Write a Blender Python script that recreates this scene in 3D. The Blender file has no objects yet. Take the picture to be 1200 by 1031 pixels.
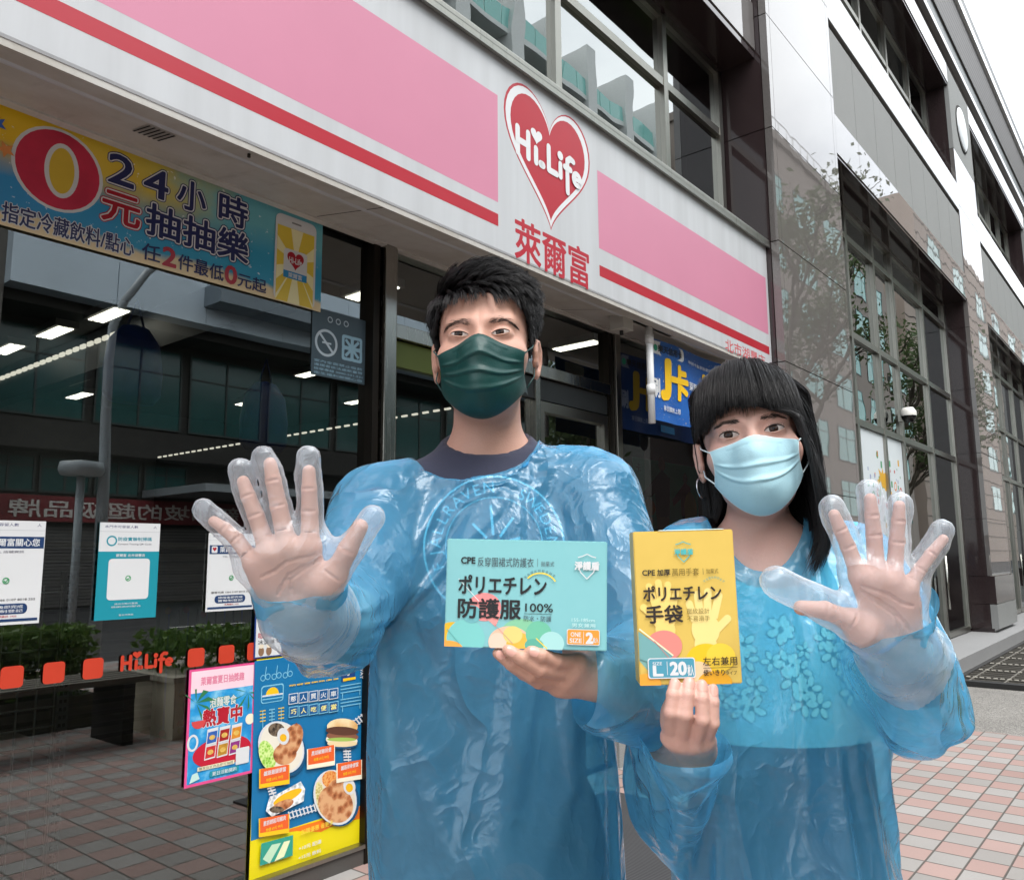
import bpy, bmesh, math, random
import numpy as np
from mathutils import Matrix, Vector
R_ = math.radians
S = bpy.context.scene
COL = S.collection
rng = random.Random(7)

# ------------------------------------------------------------------ camera
CAM_H, F_PX, PITCH, ROLL, THETA = 1.29, 951.0, R_(8.14), R_(-0.45), R_(39.6)
_f = np.array([0, math.cos(PITCH), math.sin(PITCH)])
_u = np.array([0, -math.sin(PITCH), math.cos(PITCH)])
_r = np.array([1.0, 0, 0])
_R = _r*math.cos(ROLL)+_u*math.sin(ROLL)
_U = _u*math.cos(ROLL)-_r*math.sin(ROLL)
cam_d = bpy.data.cameras.new('camera')
cam = bpy.data.objects.new('camera', cam_d)
COL.objects.link(cam)
cam_d.sensor_width = 36.0
cam_d.lens = 36.0*F_PX/1200.0
cam_d.clip_start, cam_d.clip_end = 0.05, 2000.0
cam.matrix_world = Matrix(((_R[0], _U[0], -_f[0], 0), (_R[1], _U[1], -_f[1], 0), (_R[2], _U[2], -_f[2], CAM_H), (0, 0, 0, 1)))
S.camera = cam

# ------------------------------------------------------------------ world, sun, exposure
SUN_EL, SUN_AZ = R_(60), R_(150)      # azimuth clockwise from +Y: the light comes from the street side, behind the camera
w = bpy.data.worlds.new('World'); S.world = w; w.use_nodes = True
nt = w.node_tree; nt.nodes.clear()
out = nt.nodes.new('ShaderNodeOutputWorld'); bg = nt.nodes.new('ShaderNodeBackground')
sky = nt.nodes.new('ShaderNodeTexSky'); sky.sky_type = 'NISHITA'; sky.sun_disc = False
sky.sun_elevation = SUN_EL; sky.sun_rotation = SUN_AZ; sky.air_density = 1.0; sky.dust_density = 3.0; sky.ozone_density = 1.0
tc = nt.nodes.new('ShaderNodeTexCoord'); nz = nt.nodes.new('ShaderNodeTexNoise')
nz.inputs['Scale'].default_value = 2.2; nz.inputs['Detail'].default_value = 6.0; nz.inputs['Roughness'].default_value = 0.55
mp = nt.nodes.new('ShaderNodeMapping'); mp.inputs['Scale'].default_value = (1, 1, 2.2); mp.inputs['Location'].default_value = (0.3, 0.1, 0.0)
rp = nt.nodes.new('ShaderNodeValToRGB'); rp.color_ramp.elements[0].position = 0.22; rp.color_ramp.elements[0].color = (0.45, 0.45, 0.45, 1); rp.color_ramp.elements[1].position = 0.58
mx = nt.nodes.new('ShaderNodeMix'); mx.data_type = 'RGBA'
cl = nt.nodes.new('ShaderNodeRGB'); cl.outputs[0].default_value = (11.5, 11.9, 12.3, 1)   # overcast cloud, same units as the sky texture
nt.links.new(tc.outputs['Generated'], mp.inputs['Vector']); nt.links.new(mp.outputs['Vector'], nz.inputs['Vector'])
nt.links.new(nz.outputs['Fac'], rp.inputs['Fac']); nt.links.new(rp.outputs['Color'], mx.inputs[0])
nt.links.new(sky.outputs['Color'], mx.inputs[6]); nt.links.new(cl.outputs[0], mx.inputs[7])
nt.links.new(mx.outputs[2], bg.inputs['Color']); bg.inputs['Strength'].default_value = 0.15
nt.links.new(bg.outputs['Background'], out.inputs['Surface'])
sun_d = bpy.data.lights.new('sun', 'SUN'); sun_d.energy = 1.5; sun_d.angle = R_(30); sun_d.color = (1.0, 0.965, 0.92)
sun = bpy.data.objects.new('sun', sun_d); COL.objects.link(sun)
sdir = Vector((math.sin(SUN_AZ)*math.cos(SUN_EL), math.cos(SUN_AZ)*math.cos(SUN_EL), math.sin(SUN_EL)))
sun.rotation_euler = sdir.to_track_quat('Z', 'Y').to_euler()
vs = S.view_settings
vs.view_transform = 'Standard'; vs.look = 'None'; vs.gamma = 1.0; vs.use_curve_mapping = False; vs.exposure = 0.80
S.render.engine = 'CYCLES'
S.cycles.max_bounces = 10; S.cycles.transparent_max_bounces = 28; S.cycles.diffuse_bounces = 3; S.cycles.glossy_bounces = 5
S.cycles.transmission_bounces = 6; S.cycles.caustics_reflective = False; S.cycles.caustics_refractive = False
S.cycles.sample_clamp_indirect = 6.0; S.cycles.use_denoising = True
try: S.cycles.denoiser = 'OPENIMAGEDENOISE'
except Exception: pass

# ------------------------------------------------------------------ helpers
def lin(h):
    if isinstance(h, (tuple, list)): return tuple(h[:3])
    h = h.lstrip('#'); v = [int(h[i:i+2], 16)/255 for i in (0, 2, 4)]
    return tuple(c/12.92 if c <= 0.04045 else ((c+0.055)/1.055)**2.4 for c in v)

class NT:
    def __init__(s, name):
        s.m = bpy.data.materials.new(name); s.m.use_nodes = True; s.t = s.m.node_tree; s.t.nodes.clear()
        s.out = s.t.nodes.new('ShaderNodeOutputMaterial')
    def n(s, typ, **kw):
        nd = s.t.nodes.new('ShaderNode'+typ)
        for k, v in kw.items():
            if k.startswith('i_'):
                key = k[2:]
                key = int(key) if key.isdigit() else key.replace('_', ' ')
                if hasattr(v, 'is_linked') or isinstance(v, bpy.types.NodeSocket): s.t.links.new(v, nd.inputs[key])
                else: nd.inputs[key].default_value = v
            else: setattr(nd, k, v)
        return nd
    def l(s, a, b): s.t.links.new(a, b)
    def math(s, op, a, b=None, c=None):
        nd = s.n('Math', operation=op)
        for i, v in enumerate((a, b, c)):
            if v is None: continue
            if isinstance(v, bpy.types.NodeSocket): s.l(v, nd.inputs[i])
            else: nd.inputs[i].default_value = v
        return nd.outputs[0]
    def mix(s, fac, a, b):
        nd = s.n('Mix', data_type='RGBA')
        for i, v in ((0, fac), (6, a), (7, b)):
            if isinstance(v, bpy.types.NodeSocket): s.l(v, nd.inputs[i])
            elif i == 0: nd.inputs[0].default_value = v
            else: nd.inputs[i].default_value = (*v[:3], 1)
        return nd.outputs[2]
    def ramp(s, fac, stops):
        nd = s.n('ValToRGB'); s.l(fac, nd.inputs[0]); e = nd.color_ramp.elements
        e.remove(e[1]); C4 = lambda c: (*(c if isinstance(c, (tuple, list)) else (c, c, c)), 1)
        e[0].position = stops[0][0]; e[0].color = C4(stops[0][1])
        for p, c in stops[1:]: e.new(p).color = C4(c)
        return nd.outputs[0]
    def obj(s, scale=(1, 1, 1)):
        t = s.n('TexCoord'); mpn = s.n('Mapping'); s.l(t.outputs['Object'], mpn.inputs['Vector']); mpn.inputs['Scale'].default_value = scale
        return mpn.outputs['Vector']
    def noise(s, vec, scale, detail=4, rough=0.55):
        nd = s.n('TexNoise'); s.l(vec, nd.inputs['Vector']); nd.inputs['Scale'].default_value = scale
        nd.inputs['Detail'].default_value = detail; nd.inputs['Roughness'].default_value = rough
        return nd.outputs['Fac']
    def bump(s, h, strength=0.3, dist=0.01, normal=None):
        nd = s.n('Bump'); s.l(h, nd.inputs['Height']); nd.inputs['Strength'].default_value = strength; nd.inputs['Distance'].default_value = dist
        if normal is not None: s.l(normal, nd.inputs['Normal'])
        return nd.outputs['Normal']
    def bsdf(s, color=(0.5, 0.5, 0.5), rough=0.5, spec=0.5, metal=0.0, normal=None, **kw):
        nd = s.n('BsdfPrincipled')
        for k, v in (('Base Color', color), ('Roughness', rough), ('Specular IOR Level', spec), ('Metallic', metal), ('Normal', normal)):
            if v is None: continue
            if isinstance(v, bpy.types.NodeSocket): s.l(v, nd.inputs[k])
            elif k == 'Base Color': nd.inputs[k].default_value = (*v[:3], 1)
            else: nd.inputs[k].default_value = v
        for k, v in kw.items():
            key = k.replace('_', ' ')
            if isinstance(v, bpy.types.NodeSocket): s.l(v, nd.inputs[key])
            else: nd.inputs[key].default_value = v
        return nd.outputs[0]
    def done(s, sh):
        s.l(sh, s.out.inputs['Surface']); return s.m

_mc = {}
def P(col, rough=0.5, spec=0.5, metal=0.0, var=0.12, scale=9.0, bump=0.0, bscale=60.0):
    """painted / printed / moulded surface with a little natural unevenness"""
    key = (str(col), rough, spec, metal, var, scale, bump, bscale)
    if key in _mc: return _mc[key]
    c = lin(col)
    t = NT('surface_%d' % len(_mc)); v = t.obj()
    n1 = t.noise(v, scale, 5)
    cc = t.mix(n1, tuple(x*(1-var) for x in c), tuple(min(1, x*(1+var)) for x in c))
    rr = t.math('MULTIPLY_ADD', n1, 0.2*rough, 0.9*rough)
    nrm = None
    if bump: nrm = t.bump(t.noise(v, bscale, 4), bump, 0.004)
    _mc[key] = t.done(t.bsdf(cc, rr, spec, metal, nrm))
    return _mc[key]

def tagit(o, label=None, cat=None, group=None, kind=None):
    if label: o['label'] = label
    if cat: o['category'] = cat
    if group: o['group'] = group
    if kind: o['kind'] = kind
    return o

ROTZ = R_(90)-THETA
d_ = np.array([math.sin(THETA), math.cos(THETA), 0]); m_ = np.array([-math.cos(THETA), math.sin(THETA), 0])
def W(s, D, z): return Vector(s*d_+D*m_+np.array([0, 0, z]))

class MB:
    """mesh builder; collects primitives and links them as one mesh object"""
    def __init__(s): s.v = []; s.f = []; s.mi = []; s.mats = []; s.smooth = []
    def mat(s, m):
        if m not in s.mats: s.mats.append(m)
        return s.mats.index(m)
    def add(s, vs, fs, m, smooth=False):
        b = len(s.v); s.v.extend([tuple(x) for x in vs]); k = s.mat(m)
        for f in fs: s.f.append(tuple(b+i for i in f)); s.mi.append(k); s.smooth.append(smooth)
    def box(s, a, b, m, bev=0.0, skip=()):
        x0, y0, z0 = [min(p, q) for p, q in zip(a, b)]; x1, y1, z1 = [max(p, q) for p, q in zip(a, b)]
        if bev and min(x1-x0, y1-y0, z1-z0) > 2.2*bev:
            bm = bmesh.new(); bmesh.ops.create_cube(bm, size=1)
            for vv in bm.verts: vv.co = Vector((x0+(vv.co.x+.5)*(x1-x0), y0+(vv.co.y+.5)*(y1-y0), z0+(vv.co.z+.5)*(z1-z0)))
            bmesh.ops.bevel(bm, geom=bm.edges[:], offset=bev, segments=2, affect='EDGES', profile=0.6)
            bm.verts.index_update(); s.add([vv.co[:] for vv in bm.verts], [[q.index for q in f.verts] for f in bm.faces], m); bm.free(); return
        V = [(x0, y0, z0), (x1, y0, z0), (x1, y1, z0), (x0, y1, z0), (x0, y0, z1), (x1, y0, z1), (x1, y1, z1), (x0, y1, z1)]
        F = {'b': (0, 3, 2, 1), 't': (4, 5, 6, 7), 'y0': (0, 1, 5, 4), 'x1': (1, 2, 6, 5), 'y1': (2, 3, 7, 6), 'x0': (3, 0, 4, 7)}
        s.add(V, [f for k, f in F.items() if k not in skip], m)
    def quad(s, a, b, c, d, m): s.add([a, b, c, d], [(0, 1, 2, 3)], m)
    def tube(s, pts, r, m, n=10, caps=True):
        pts = [Vector(p) for p in pts]; rs = r if isinstance(r, (list, tuple)) else [r]*len(pts)
        vs = []; fs = []; prev = None
        for i, p in enumerate(pts):
            t = ((pts[min(i+1, len(pts)-1)]-pts[max(i-1, 0)])).normalized()
            a = prev if prev is not None else (Vector((0, 0, 1)) if abs(t.z) < .9 else Vector((1, 0, 0)))
            x = (a-t*a.dot(t)).normalized(); y = t.cross(x); prev = x
            for k in range(n):
                an = 2*math.pi*k/n; vs.append(p+(x*math.cos(an)+y*math.sin(an))*rs[i])
        for i in range(len(pts)-1):
            for k in range(n): fs.append((i*n+k, i*n+(k+1) % n, (i+1)*n+(k+1) % n, (i+1)*n+k))
        if caps: fs.append(tuple(range(n-1, -1, -1))); fs.append(tuple((len(pts)-1)*n+k for k in range(n)))
        s.add(vs, fs, m, True)
    def lathe(s, prof, m, n=24, c=(0, 0, 0), axis='z'):
        vs = []; fs = []
        for r, h in prof:
            for k in range(n):
                a = 2*math.pi*k/n
                p = (r*math.cos(a), r*math.sin(a), h) if axis == 'z' else ((r*math.cos(a), h, r*math.sin(a)) if axis == 'y' else (h, r*math.cos(a), r*math.sin(a)))
                vs.append((c[0]+p[0], c[1]+p[1], c[2]+p[2]))
        for i in range(len(prof)-1):
            for k in range(n): fs.append((i*n+k, i*n+(k+1) % n, (i+1)*n+(k+1) % n, (i+1)*n+k))
        s.add(vs, fs, m, True)
    def build(s, name, parent=None, off=None, loc=None, rot=True, smooth_angle=None):
        me = bpy.data.meshes.new(name); me.from_pydata(s.v, [], s.f)
        for m in s.mats: me.materials.append(m)
        me.polygons.foreach_set('material_index', s.mi); me.polygons.foreach_set('use_smooth', s.smooth); me.update()
        o = bpy.data.objects.new(name, me); COL.objects.link(o)
        if parent is not None:
            o.parent = parent
            if 'base' in parent.keys(): o.location = [-x for x in parent['base']]
        elif rot: o.rotation_euler.z = ROTZ
        return o

def thing(name, label, cat, base=(0, 0, 0), group=None, kind=None):
    """Empty at the thing's base, in the street's frame (along the facade, into the building, up); parts use absolute street coordinates"""
    o = bpy.data.objects.new(name, None); o.empty_display_size = 0.1; COL.objects.link(o)
    o.location = W(*base); o.rotation_euler.z = ROTZ; o['base'] = list(base)
    return tagit(o, label, cat, group, kind)
def flatthing(mb, name, label, cat, group=None, kind=None):
    return tagit(mb.build(name), label, cat, group, kind)
def children_of(o): return [c for c in bpy.data.objects if c.parent == o]
def copy_tree(o, parent=None):
    c = o.copy(); COL.objects.link(c)
    if parent is not None: c.parent = parent
    for ch in children_of(o): copy_tree(ch, c)
    return c

_tcache = {}
def text_mesh(body, off=0.0):
    k = (body, off)
    if k in _tcache: return _tcache[k]
    c = bpy.data.curves.new('lettering_curve', 'FONT'); c.body = body; c.size = 1.0; c.offset = off; c.resolution_u = 3
    o = bpy.data.objects.new('lettering_curve', c); COL.objects.link(o)
    me = bpy.data.meshes.new_from_object(o.evaluated_get(bpy.context.evaluated_depsgraph_get()))
    V = np.array([v.co[:2] for v in me.vertices]).reshape(-1, 2); Fc = [tuple(p.vertices) for p in me.polygons]
    bpy.data.objects.remove(o); bpy.data.curves.remove(c); bpy.data.meshes.remove(me)
    _tcache[k] = (V, Fc); return V, Fc

class Flat:
    """flat artwork on a plane: origin O (u=v=0), full-size vectors U and V, towards the viewer N; u right, v up, in the plane's own units"""
    def __init__(s, O, U, V, N, dz=0.00008):
        s.O, s.U, s.V, s.N = [np.array(x, float) for x in (O, U, V, N)]; s.mb = MB(); s.k = 1; s.dz = dz
    def pt(s, u, v): return s.O+s.U*u+s.V*v+s.N*(s.dz*s.k)
    def poly(s, pts, m, up=True):
        s.mb.add([s.pt(u, v) for u, v in pts], [tuple(range(len(pts)))], m)
        if up: s.k += 1
    def rect(s, u0, v0, u1, v1, m, up=True): s.poly([(u0, v0), (u1, v0), (u1, v1), (u0, v1)], m, up)
    def rrect(s, u0, v0, u1, v1, r, m, asp=1.0, up=True):
        pts = []
        for cx, cy, a0 in ((u1-r, v0+r*asp, -90), (u1-r, v1-r*asp, 0), (u0+r, v1-r*asp, 90), (u0+r, v0+r*asp, 180)):
            for i in range(5):
                a = R_(a0+i*22.5); pts.append((cx+r*math.cos(a), cy+r*asp*math.sin(a)))
        s.poly(pts, m, up)
    def ell(s, u, v, ru, rv, m, n=32, up=True, a0=0, a1=360):
        pts = [(u+ru*math.cos(R_(a0+(a1-a0)*i/n)), v+rv*math.sin(R_(a0+(a1-a0)*i/n))) for i in range(n if a1-a0 == 360 else n+1)]
        s.poly(pts, m, up)
    def ring(s, u, v, ru, rv, t, m, n=36, a0=0, a1=360, asp=1.0):
        vs = []; fs = []
        for i in range(n+1):
            a = R_(a0+(a1-a0)*i/n)
            vs.append(s.pt(u+ru*math.cos(a), v+rv*math.sin(a))); vs.append(s.pt(u+(ru-t)*math.cos(a), v+(rv-t*asp)*math.sin(a)))
        for i in range(n): fs.append((2*i, 2*i+1, 2*i+3, 2*i+2))
        s.mb.add(vs, fs, m); s.k += 1
    def line(s, u0, v0, u1, v1, t, m, asp=1.0):
        dx, dy = u1-u0, (v1-v0)/asp; L = math.hypot(dx, dy) or 1; nx, ny = -dy/L*t/2, dx/L*t/2*asp
        s.poly([(u0-nx, v0-ny), (u1-nx, v1-ny), (u1+nx, v1+ny), (u0+nx, v0+ny)], m)
    def text(s, body, u0, v0, u1, v1, m, off=0.0, rot=0.0, up=True, mirror=False):
        V0, Fc = text_mesh(body, 0.0)
        lo, hi = V0.min(0), V0.max(0); q = (V0-lo)/np.maximum(hi-lo, 1e-6)
        if mirror: q = np.stack([1-q[:, 0], q[:, 1]], 1)
        q = q*np.array([u1-u0, v1-v0])+np.array([u0, v0])
        if rot:
            c = np.array([(u0+u1)/2, (v0+v1)/2]); a = R_(rot); q = (q-c)@np.array([[math.cos(a), math.sin(a)], [-math.sin(a), math.cos(a)]])+c
        sh = [(0.0, 0.0)]
        if off > 0:
            r = off*abs(v1-v0)*0.9; n = 6 if off < 0.04 else 12
            sh += [(r*math.cos(2*math.pi*i/n), r*math.sin(2*math.pi*i/n)) for i in range(n)]
        for i, (du, dv) in enumerate(sh):
            e = s.N*(s.dz*0.06*i)
            s.mb.add([s.pt(a+du, b+dv)+e for a, b in q], Fc, m)
        if up: s.k += 1
    def build(s, name, parent=None):
        return s.mb.build(name, parent)
    def flush(s, name, parent):
        o = s.mb.build(name, parent); s.mb = MB(); s.k = 1; return o
def heart_pts(cx, cy, wd, ht, n=48):
    pts = []
    for i in range(n):
        t = 2*math.pi*i/n; x = 16*math.sin(t)**3; y = 13*math.cos(t)-5*math.cos(2*t)-2*math.cos(3*t)-math.cos(4*t)
        y = y+2.2*max(0, -y/17)**0.8*0
        pts.append((cx+x/32*wd, cy+(y+2.5)/29*ht))
    return pts
# ------------------------------------------------------------------ materials of the place
def mat_pavers():
    t = NT('brick_pavers'); v = t.obj(); sx = t.n('SeparateXYZ'); t.l(v, sx.inputs[0])
    a = t.math('DIVIDE', sx.outputs[0], 0.157); b = t.math('DIVIDE', sx.outputs[1], 0.1455)
    b = t.math('ADD', b, 0.17); a = t.math('ADD', a, 0.02)
    fa, fb = t.math('FLOOR', a), t.math('FLOOR', b); ra, rb = t.math('FRACT', a), t.math('FRACT', b)
    par = t.math('MODULO', t.math('ABSOLUTE', t.math('ADD', fa, fb)), 2.0)
    cv = t.n('CombineXYZ'); t.l(fa, cv.inputs[0]); t.l(fb, cv.inputs[1])
    wn = t.n('TexWhiteNoise', noise_dimensions='3D'); t.l(cv.outputs[0], wn.inputs['Vector'])
    fine = t.noise(v, 90, 6, 0.7); mid = t.noise(v, 3.0, 4)
    pink = t.mix(wn.outputs['Value'], (0.36, 0.215, 0.19), (0.46, 0.305, 0.275)); grey = t.mix(wn.outputs['Value'], (0.30, 0.298, 0.285), (0.40, 0.397, 0.385))
    c = t.mix(par, pink, grey)
    c = t.mix(t.math('MULTIPLY', fine, 0.55), c, (0.24, 0.20, 0.18)); c = t.mix(t.math('MULTIPLY', mid, 0.35), c, (0.20, 0.18, 0.16))
    ea = t.math('MINIMUM', ra, t.math('SUBTRACT', 1.0, ra)); eb = t.math('MINIMUM', rb, t.math('SUBTRACT', 1.0, rb))
    e = t.math('MINIMUM', ea, eb)
    g = t.ramp(e, [(0.018, 0.0), (0.035, 1.0)])
    c = t.mix(g, (0.10, 0.09, 0.08), c)
    h = t.math('ADD', t.math('MULTIPLY', g, 1.0), t.math('MULTIPLY', fine, 0.25))
    return t.done(t.bsdf(c, 0.8, 0.3, normal=t.bump(h, 0.6, 0.004)))
def mat_aggregate(name, c0, c1, scale=140, rough=0.85):
    t = NT(name); v = t.obj(); vo = t.n('TexVoronoi'); t.l(v, vo.inputs['Vector']); vo.inputs['Scale'].default_value = scale
    sp = t.n('SeparateColor'); t.l(vo.outputs['Color'], sp.inputs[0])
    n = t.noise(v, 2.0, 5); c = t.mix(sp.outputs[0], c0, c1); c = t.mix(t.math('MULTIPLY', n, 0.5), c, tuple(x*0.5 for x in c0))
    return t.done(t.bsdf(c, rough, 0.25, normal=t.bump(vo.outputs['Distance'], 0.5, 0.004)))
def mat_granite(name, c0, c1, rough, ior=1.5, scale=260):
    t = NT(name); v = t.obj(); n = t.noise(v, scale, 3, 0.7); r = t.ramp(n, [(0.38, 0.0), (0.62, 1.0)])
    c = t.mix(r, c0, c1); big = t.noise(v, 1.3, 4)
    c = t.mix(t.math('MULTIPLY', big, 0.25), c, tuple(x*0.7 for x in c0))
    wav = t.noise(v, 1.7, 2)
    return t.done(t.bsdf(c, rough, 0.5, normal=t.bump(wav, 0.03, 0.02), IOR=ior))
def mat_glass(name, tint=(0.80, 0.86, 0.85), ior=2.7, wave=0.012):
    """window pane: what is behind it, plus the mirror image of the street by Fresnel"""
    t = NT(name); v = t.obj(); fr = t.n('Fresnel'); fr.inputs['IOR'].default_value = ior
    nrm = t.bump(t.noise(v, 1.1, 2), wave, 0.05)
    gl = t.n('BsdfGlossy'); gl.inputs['Roughness'].default_value = 0.0; t.l(nrm, gl.inputs['Normal']); t.l(nrm, fr.inputs['Normal'])
    gl.inputs['Color'].default_value = (0.95, 0.99, 0.98, 1)
    tr = t.n('BsdfTransparent'); tr.inputs['Color'].default_value = (*tint, 1)
    ms = t.n('MixShader'); t.l(fr.outputs[0], ms.inputs[0]); t.l(tr.outputs[0], ms.inputs[1]); t.l(gl.outputs[0], ms.inputs[2])
    return t.done(ms.outputs[0])
def mat_clear(name, tint):
    t = NT(name); tr = t.n('BsdfTransparent'); tr.inputs['Color'].default_value = (*tint, 1); return t.done(tr.outputs[0])
def mat_emit(name, col, k):
    t = NT(name); e = t.n('Emission'); e.inputs['Color'].default_value = (*lin(col), 1); e.inputs['Strength'].default_value = k; return t.done(e.outputs[0])
def mat_metal(name, col, rough, var=0.3, scale=(40, 40, 1.5)):
    t = NT(name); v = t.obj(scale); n = t.noise(v, 3, 5); c = lin(col)
    return t.done(t.bsdf(t.mix(n, tuple(x*(1-var) for x in c), c), t.math('MULTIPLY_ADD', n, rough, rough*0.6), 0.5, 1.0))
def mat_sign_white():
    t = NT('weathered_white_sign'); v = t.obj(); st = t.obj((9, 9, 0.7)); n = t.noise(st, 1.2, 5); g = t.noise(v, 14, 6)
    c = t.mix(t.ramp(n, [(0.35, 0.0), (0.8, 1.0)]), (0.52, 0.54, 0.56), (0.44, 0.455, 0.47)); c = t.mix(t.math('MULTIPLY', g, 0.12), c, (0.5, 0.48, 0.44))
    return t.done(t.bsdf(c, 0.35, 0.45))
def mat_soffit():
    t = NT('stained_metal_soffit'); v = t.obj(); n = t.noise(v, 5, 6, 0.65); st = t.obj((6, 1.0, 6)); n2 = t.noise(st, 3, 4)
    c = t.mix(t.ramp(n, [(0.35, 0.0), (0.75, 1.0)]), (0.50, 0.49, 0.46), (0.40, 0.375, 0.33)); c = t.mix(t.ramp(n2, [(0.58, 0.0), (0.75, 0.45)]), c, (0.30, 0.28, 0.25))
    return t.done(t.bsdf(c, 0.55, 0.3))
def mat_slats(name, c0, c1, period, axis=2, duty=0.3, rough=0.5):
    t = NT(name); v = t.obj(); sx = t.n('SeparateXYZ'); t.l(v, sx.inputs[0])
    r = t.math('FRACT', t.math('DIVIDE', sx.outputs[axis], period)); g = t.ramp(r, [(duty, 0.0), (duty+0.08, 1.0)])
    n = t.noise(v, 3, 4)
    return t.done(t.bsdf(t.mix(t.math('MULTIPLY', n, 0.3), t.mix(g, c0, c1), (0.02, 0.02, 0.02)), rough, 0.4))

M_PAVE = mat_pavers()
M_AGG = mat_aggregate('exposed_aggregate', (0.13, 0.125, 0.115), (0.42, 0.40, 0.37))
M_ASPH = mat_aggregate('asphalt', (0.035, 0.035, 0.037), (0.085, 0.085, 0.085), 90)
M_STEP = mat_granite('flamed_granite', (0.20, 0.20, 0.20), (0.34, 0.34, 0.34), 0.75)
M_POL = mat_granite('polished_light_granite', (0.115, 0.105, 0.10), (0.19, 0.178, 0.17), 0.012, 1.72)
M_DARK = mat_granite('polished_dark_granite', (0.018, 0.012, 0.013), (0.060, 0.042, 0.042), 0.06, 1.5)
M_MATTE = mat_granite('bush_hammered_granite', (0.21, 0.215, 0.21), (0.33, 0.335, 0.325), 0.8, 1.45)
M_GLASS = mat_glass('shop_window_glass'); M_GLASS2 = mat_glass('tinted_window_glass', (0.30, 0.36, 0.35), 3.2, 0.03)
M_CLEAR = mat_clear('inner_glass_face', (0.97, 0.98, 0.98))
M_STEEL = mat_metal('brushed_stainless', '#b9b7b0', 0.22); M_DKMET = mat_metal('dark_bronze_frame', '#3b3733', 0.4)
M_ALU = mat_metal('aluminium_frame', '#a7a59d', 0.3); M_WHITE = mat_sign_white(); M_SOFFIT = mat_soffit()
M_BLACK = P('#121212', 0.7); M_VOID = P('#0a0a0b', 0.9); M_JOINT = P('#2b2928', 0.9)
RED, PINK = P('#ab162a', 0.3, var=0.06), P('#c77f98', 0.35, var=0.05, scale=3)

# ------------------------------------------------------------------ ground
def sheet(name, s0, s1, D0, D1, z, m, zlow=None):
    b = MB(); b.box((s0, D0, z if zlow is None else zlow), (s1, D1, z), m) if zlow is not None else b.quad((s0, D0, z), (s1, D0, z), (s1, D1, z), (s0, D1, z), m)
    return tagit(b.build(name), kind='structure')
sheet('ground', -400, 400, -400, 400, -0.016, M_ASPH)
sheet('pavement', -14, 6.93, -4.9, 2.88, 0.0, M_PAVE)
sheet('concrete_path', 6.93, 9.12, -4.9, 2.86, -0.002, M_AGG)
sheet('far_path', 9.12, 60, -4.9, 2.86, -0.006, M_AGG)
sheet('entrance_step', 6.02, 34, 2.03, 2.87, 0.15, M_STEP, 0.0)
kb = MB(); kb.box((-60, -5.05, -0.015), (90, -4.9, 0.0), M_STEP); tagit(kb.build('kerb'), kind='structure')
b = MB()
for i in range(40): b.quad((-40+i*3, -9.4, -0.012), (-38.4+i*3, -9.4, -0.012), (-38.4+i*3, -9.28, -0.012), (-40+i*3, -9.28, -0.012), P('#d8d6d0', 0.7))
tagit(b.build('road_marking'), kind='structure')

# drainage grating beyond the concrete strip
t_ = thing('drain_grating', 'dark steel drainage grating with pale serrated bars beside the granite step', 'grating', (9.12, 1.0, 0))
b = MB(); b.box((9.12, -1.6, 0.0), (9.22, 1.95, 0.05), P('#1b1a19', 0.6)); b.box((9.22, 1.9, 0.0), (19.0, 1.95, 0.05), P('#262422', 0.6)); b.build('frame', t_)
b = MB(); b.quad((9.22, -1.6, 0.006), (19, -1.6, 0.006), (19, 1.9, 0.006), (9.22, 1.9, 0.006), M_VOID); b.build('pit', t_)
b = MB()
for i in range(60): b.box((9.3+i*0.16, -1.6, 0.01), (9.318+i*0.16, 1.9, 0.045), P('#57534c', 0.6))
for i in range(12): b.box((9.22, -1.5+i*0.3, 0.02), (19, -1.485+i*0.3, 0.047), P('#6b675f', 0.6))
for i in range(14):
    for k in range(58): b.box((9.45+i*0.64, -1.58+k*0.06, 0.045), (9.475+i*0.64, -1.545+k*0.06, 0.054), P('#b7b2a6', 0.6))
b.build('bar_grid', t_)

# ribbed entrance mat
b = MB(); b.box((2.55, 1.70, 0.0), (3.95, 2.60, 0.012), mat_slats('ribbed_rubber', (0.012, 0.012, 0.013), (0.09, 0.09, 0.095), 0.014, 0, 0.45, 0.7))
tagit(b.build('door_mat'), 'black ribbed rubber mat lying on the brick pavement between the two people', 'mat')

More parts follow.
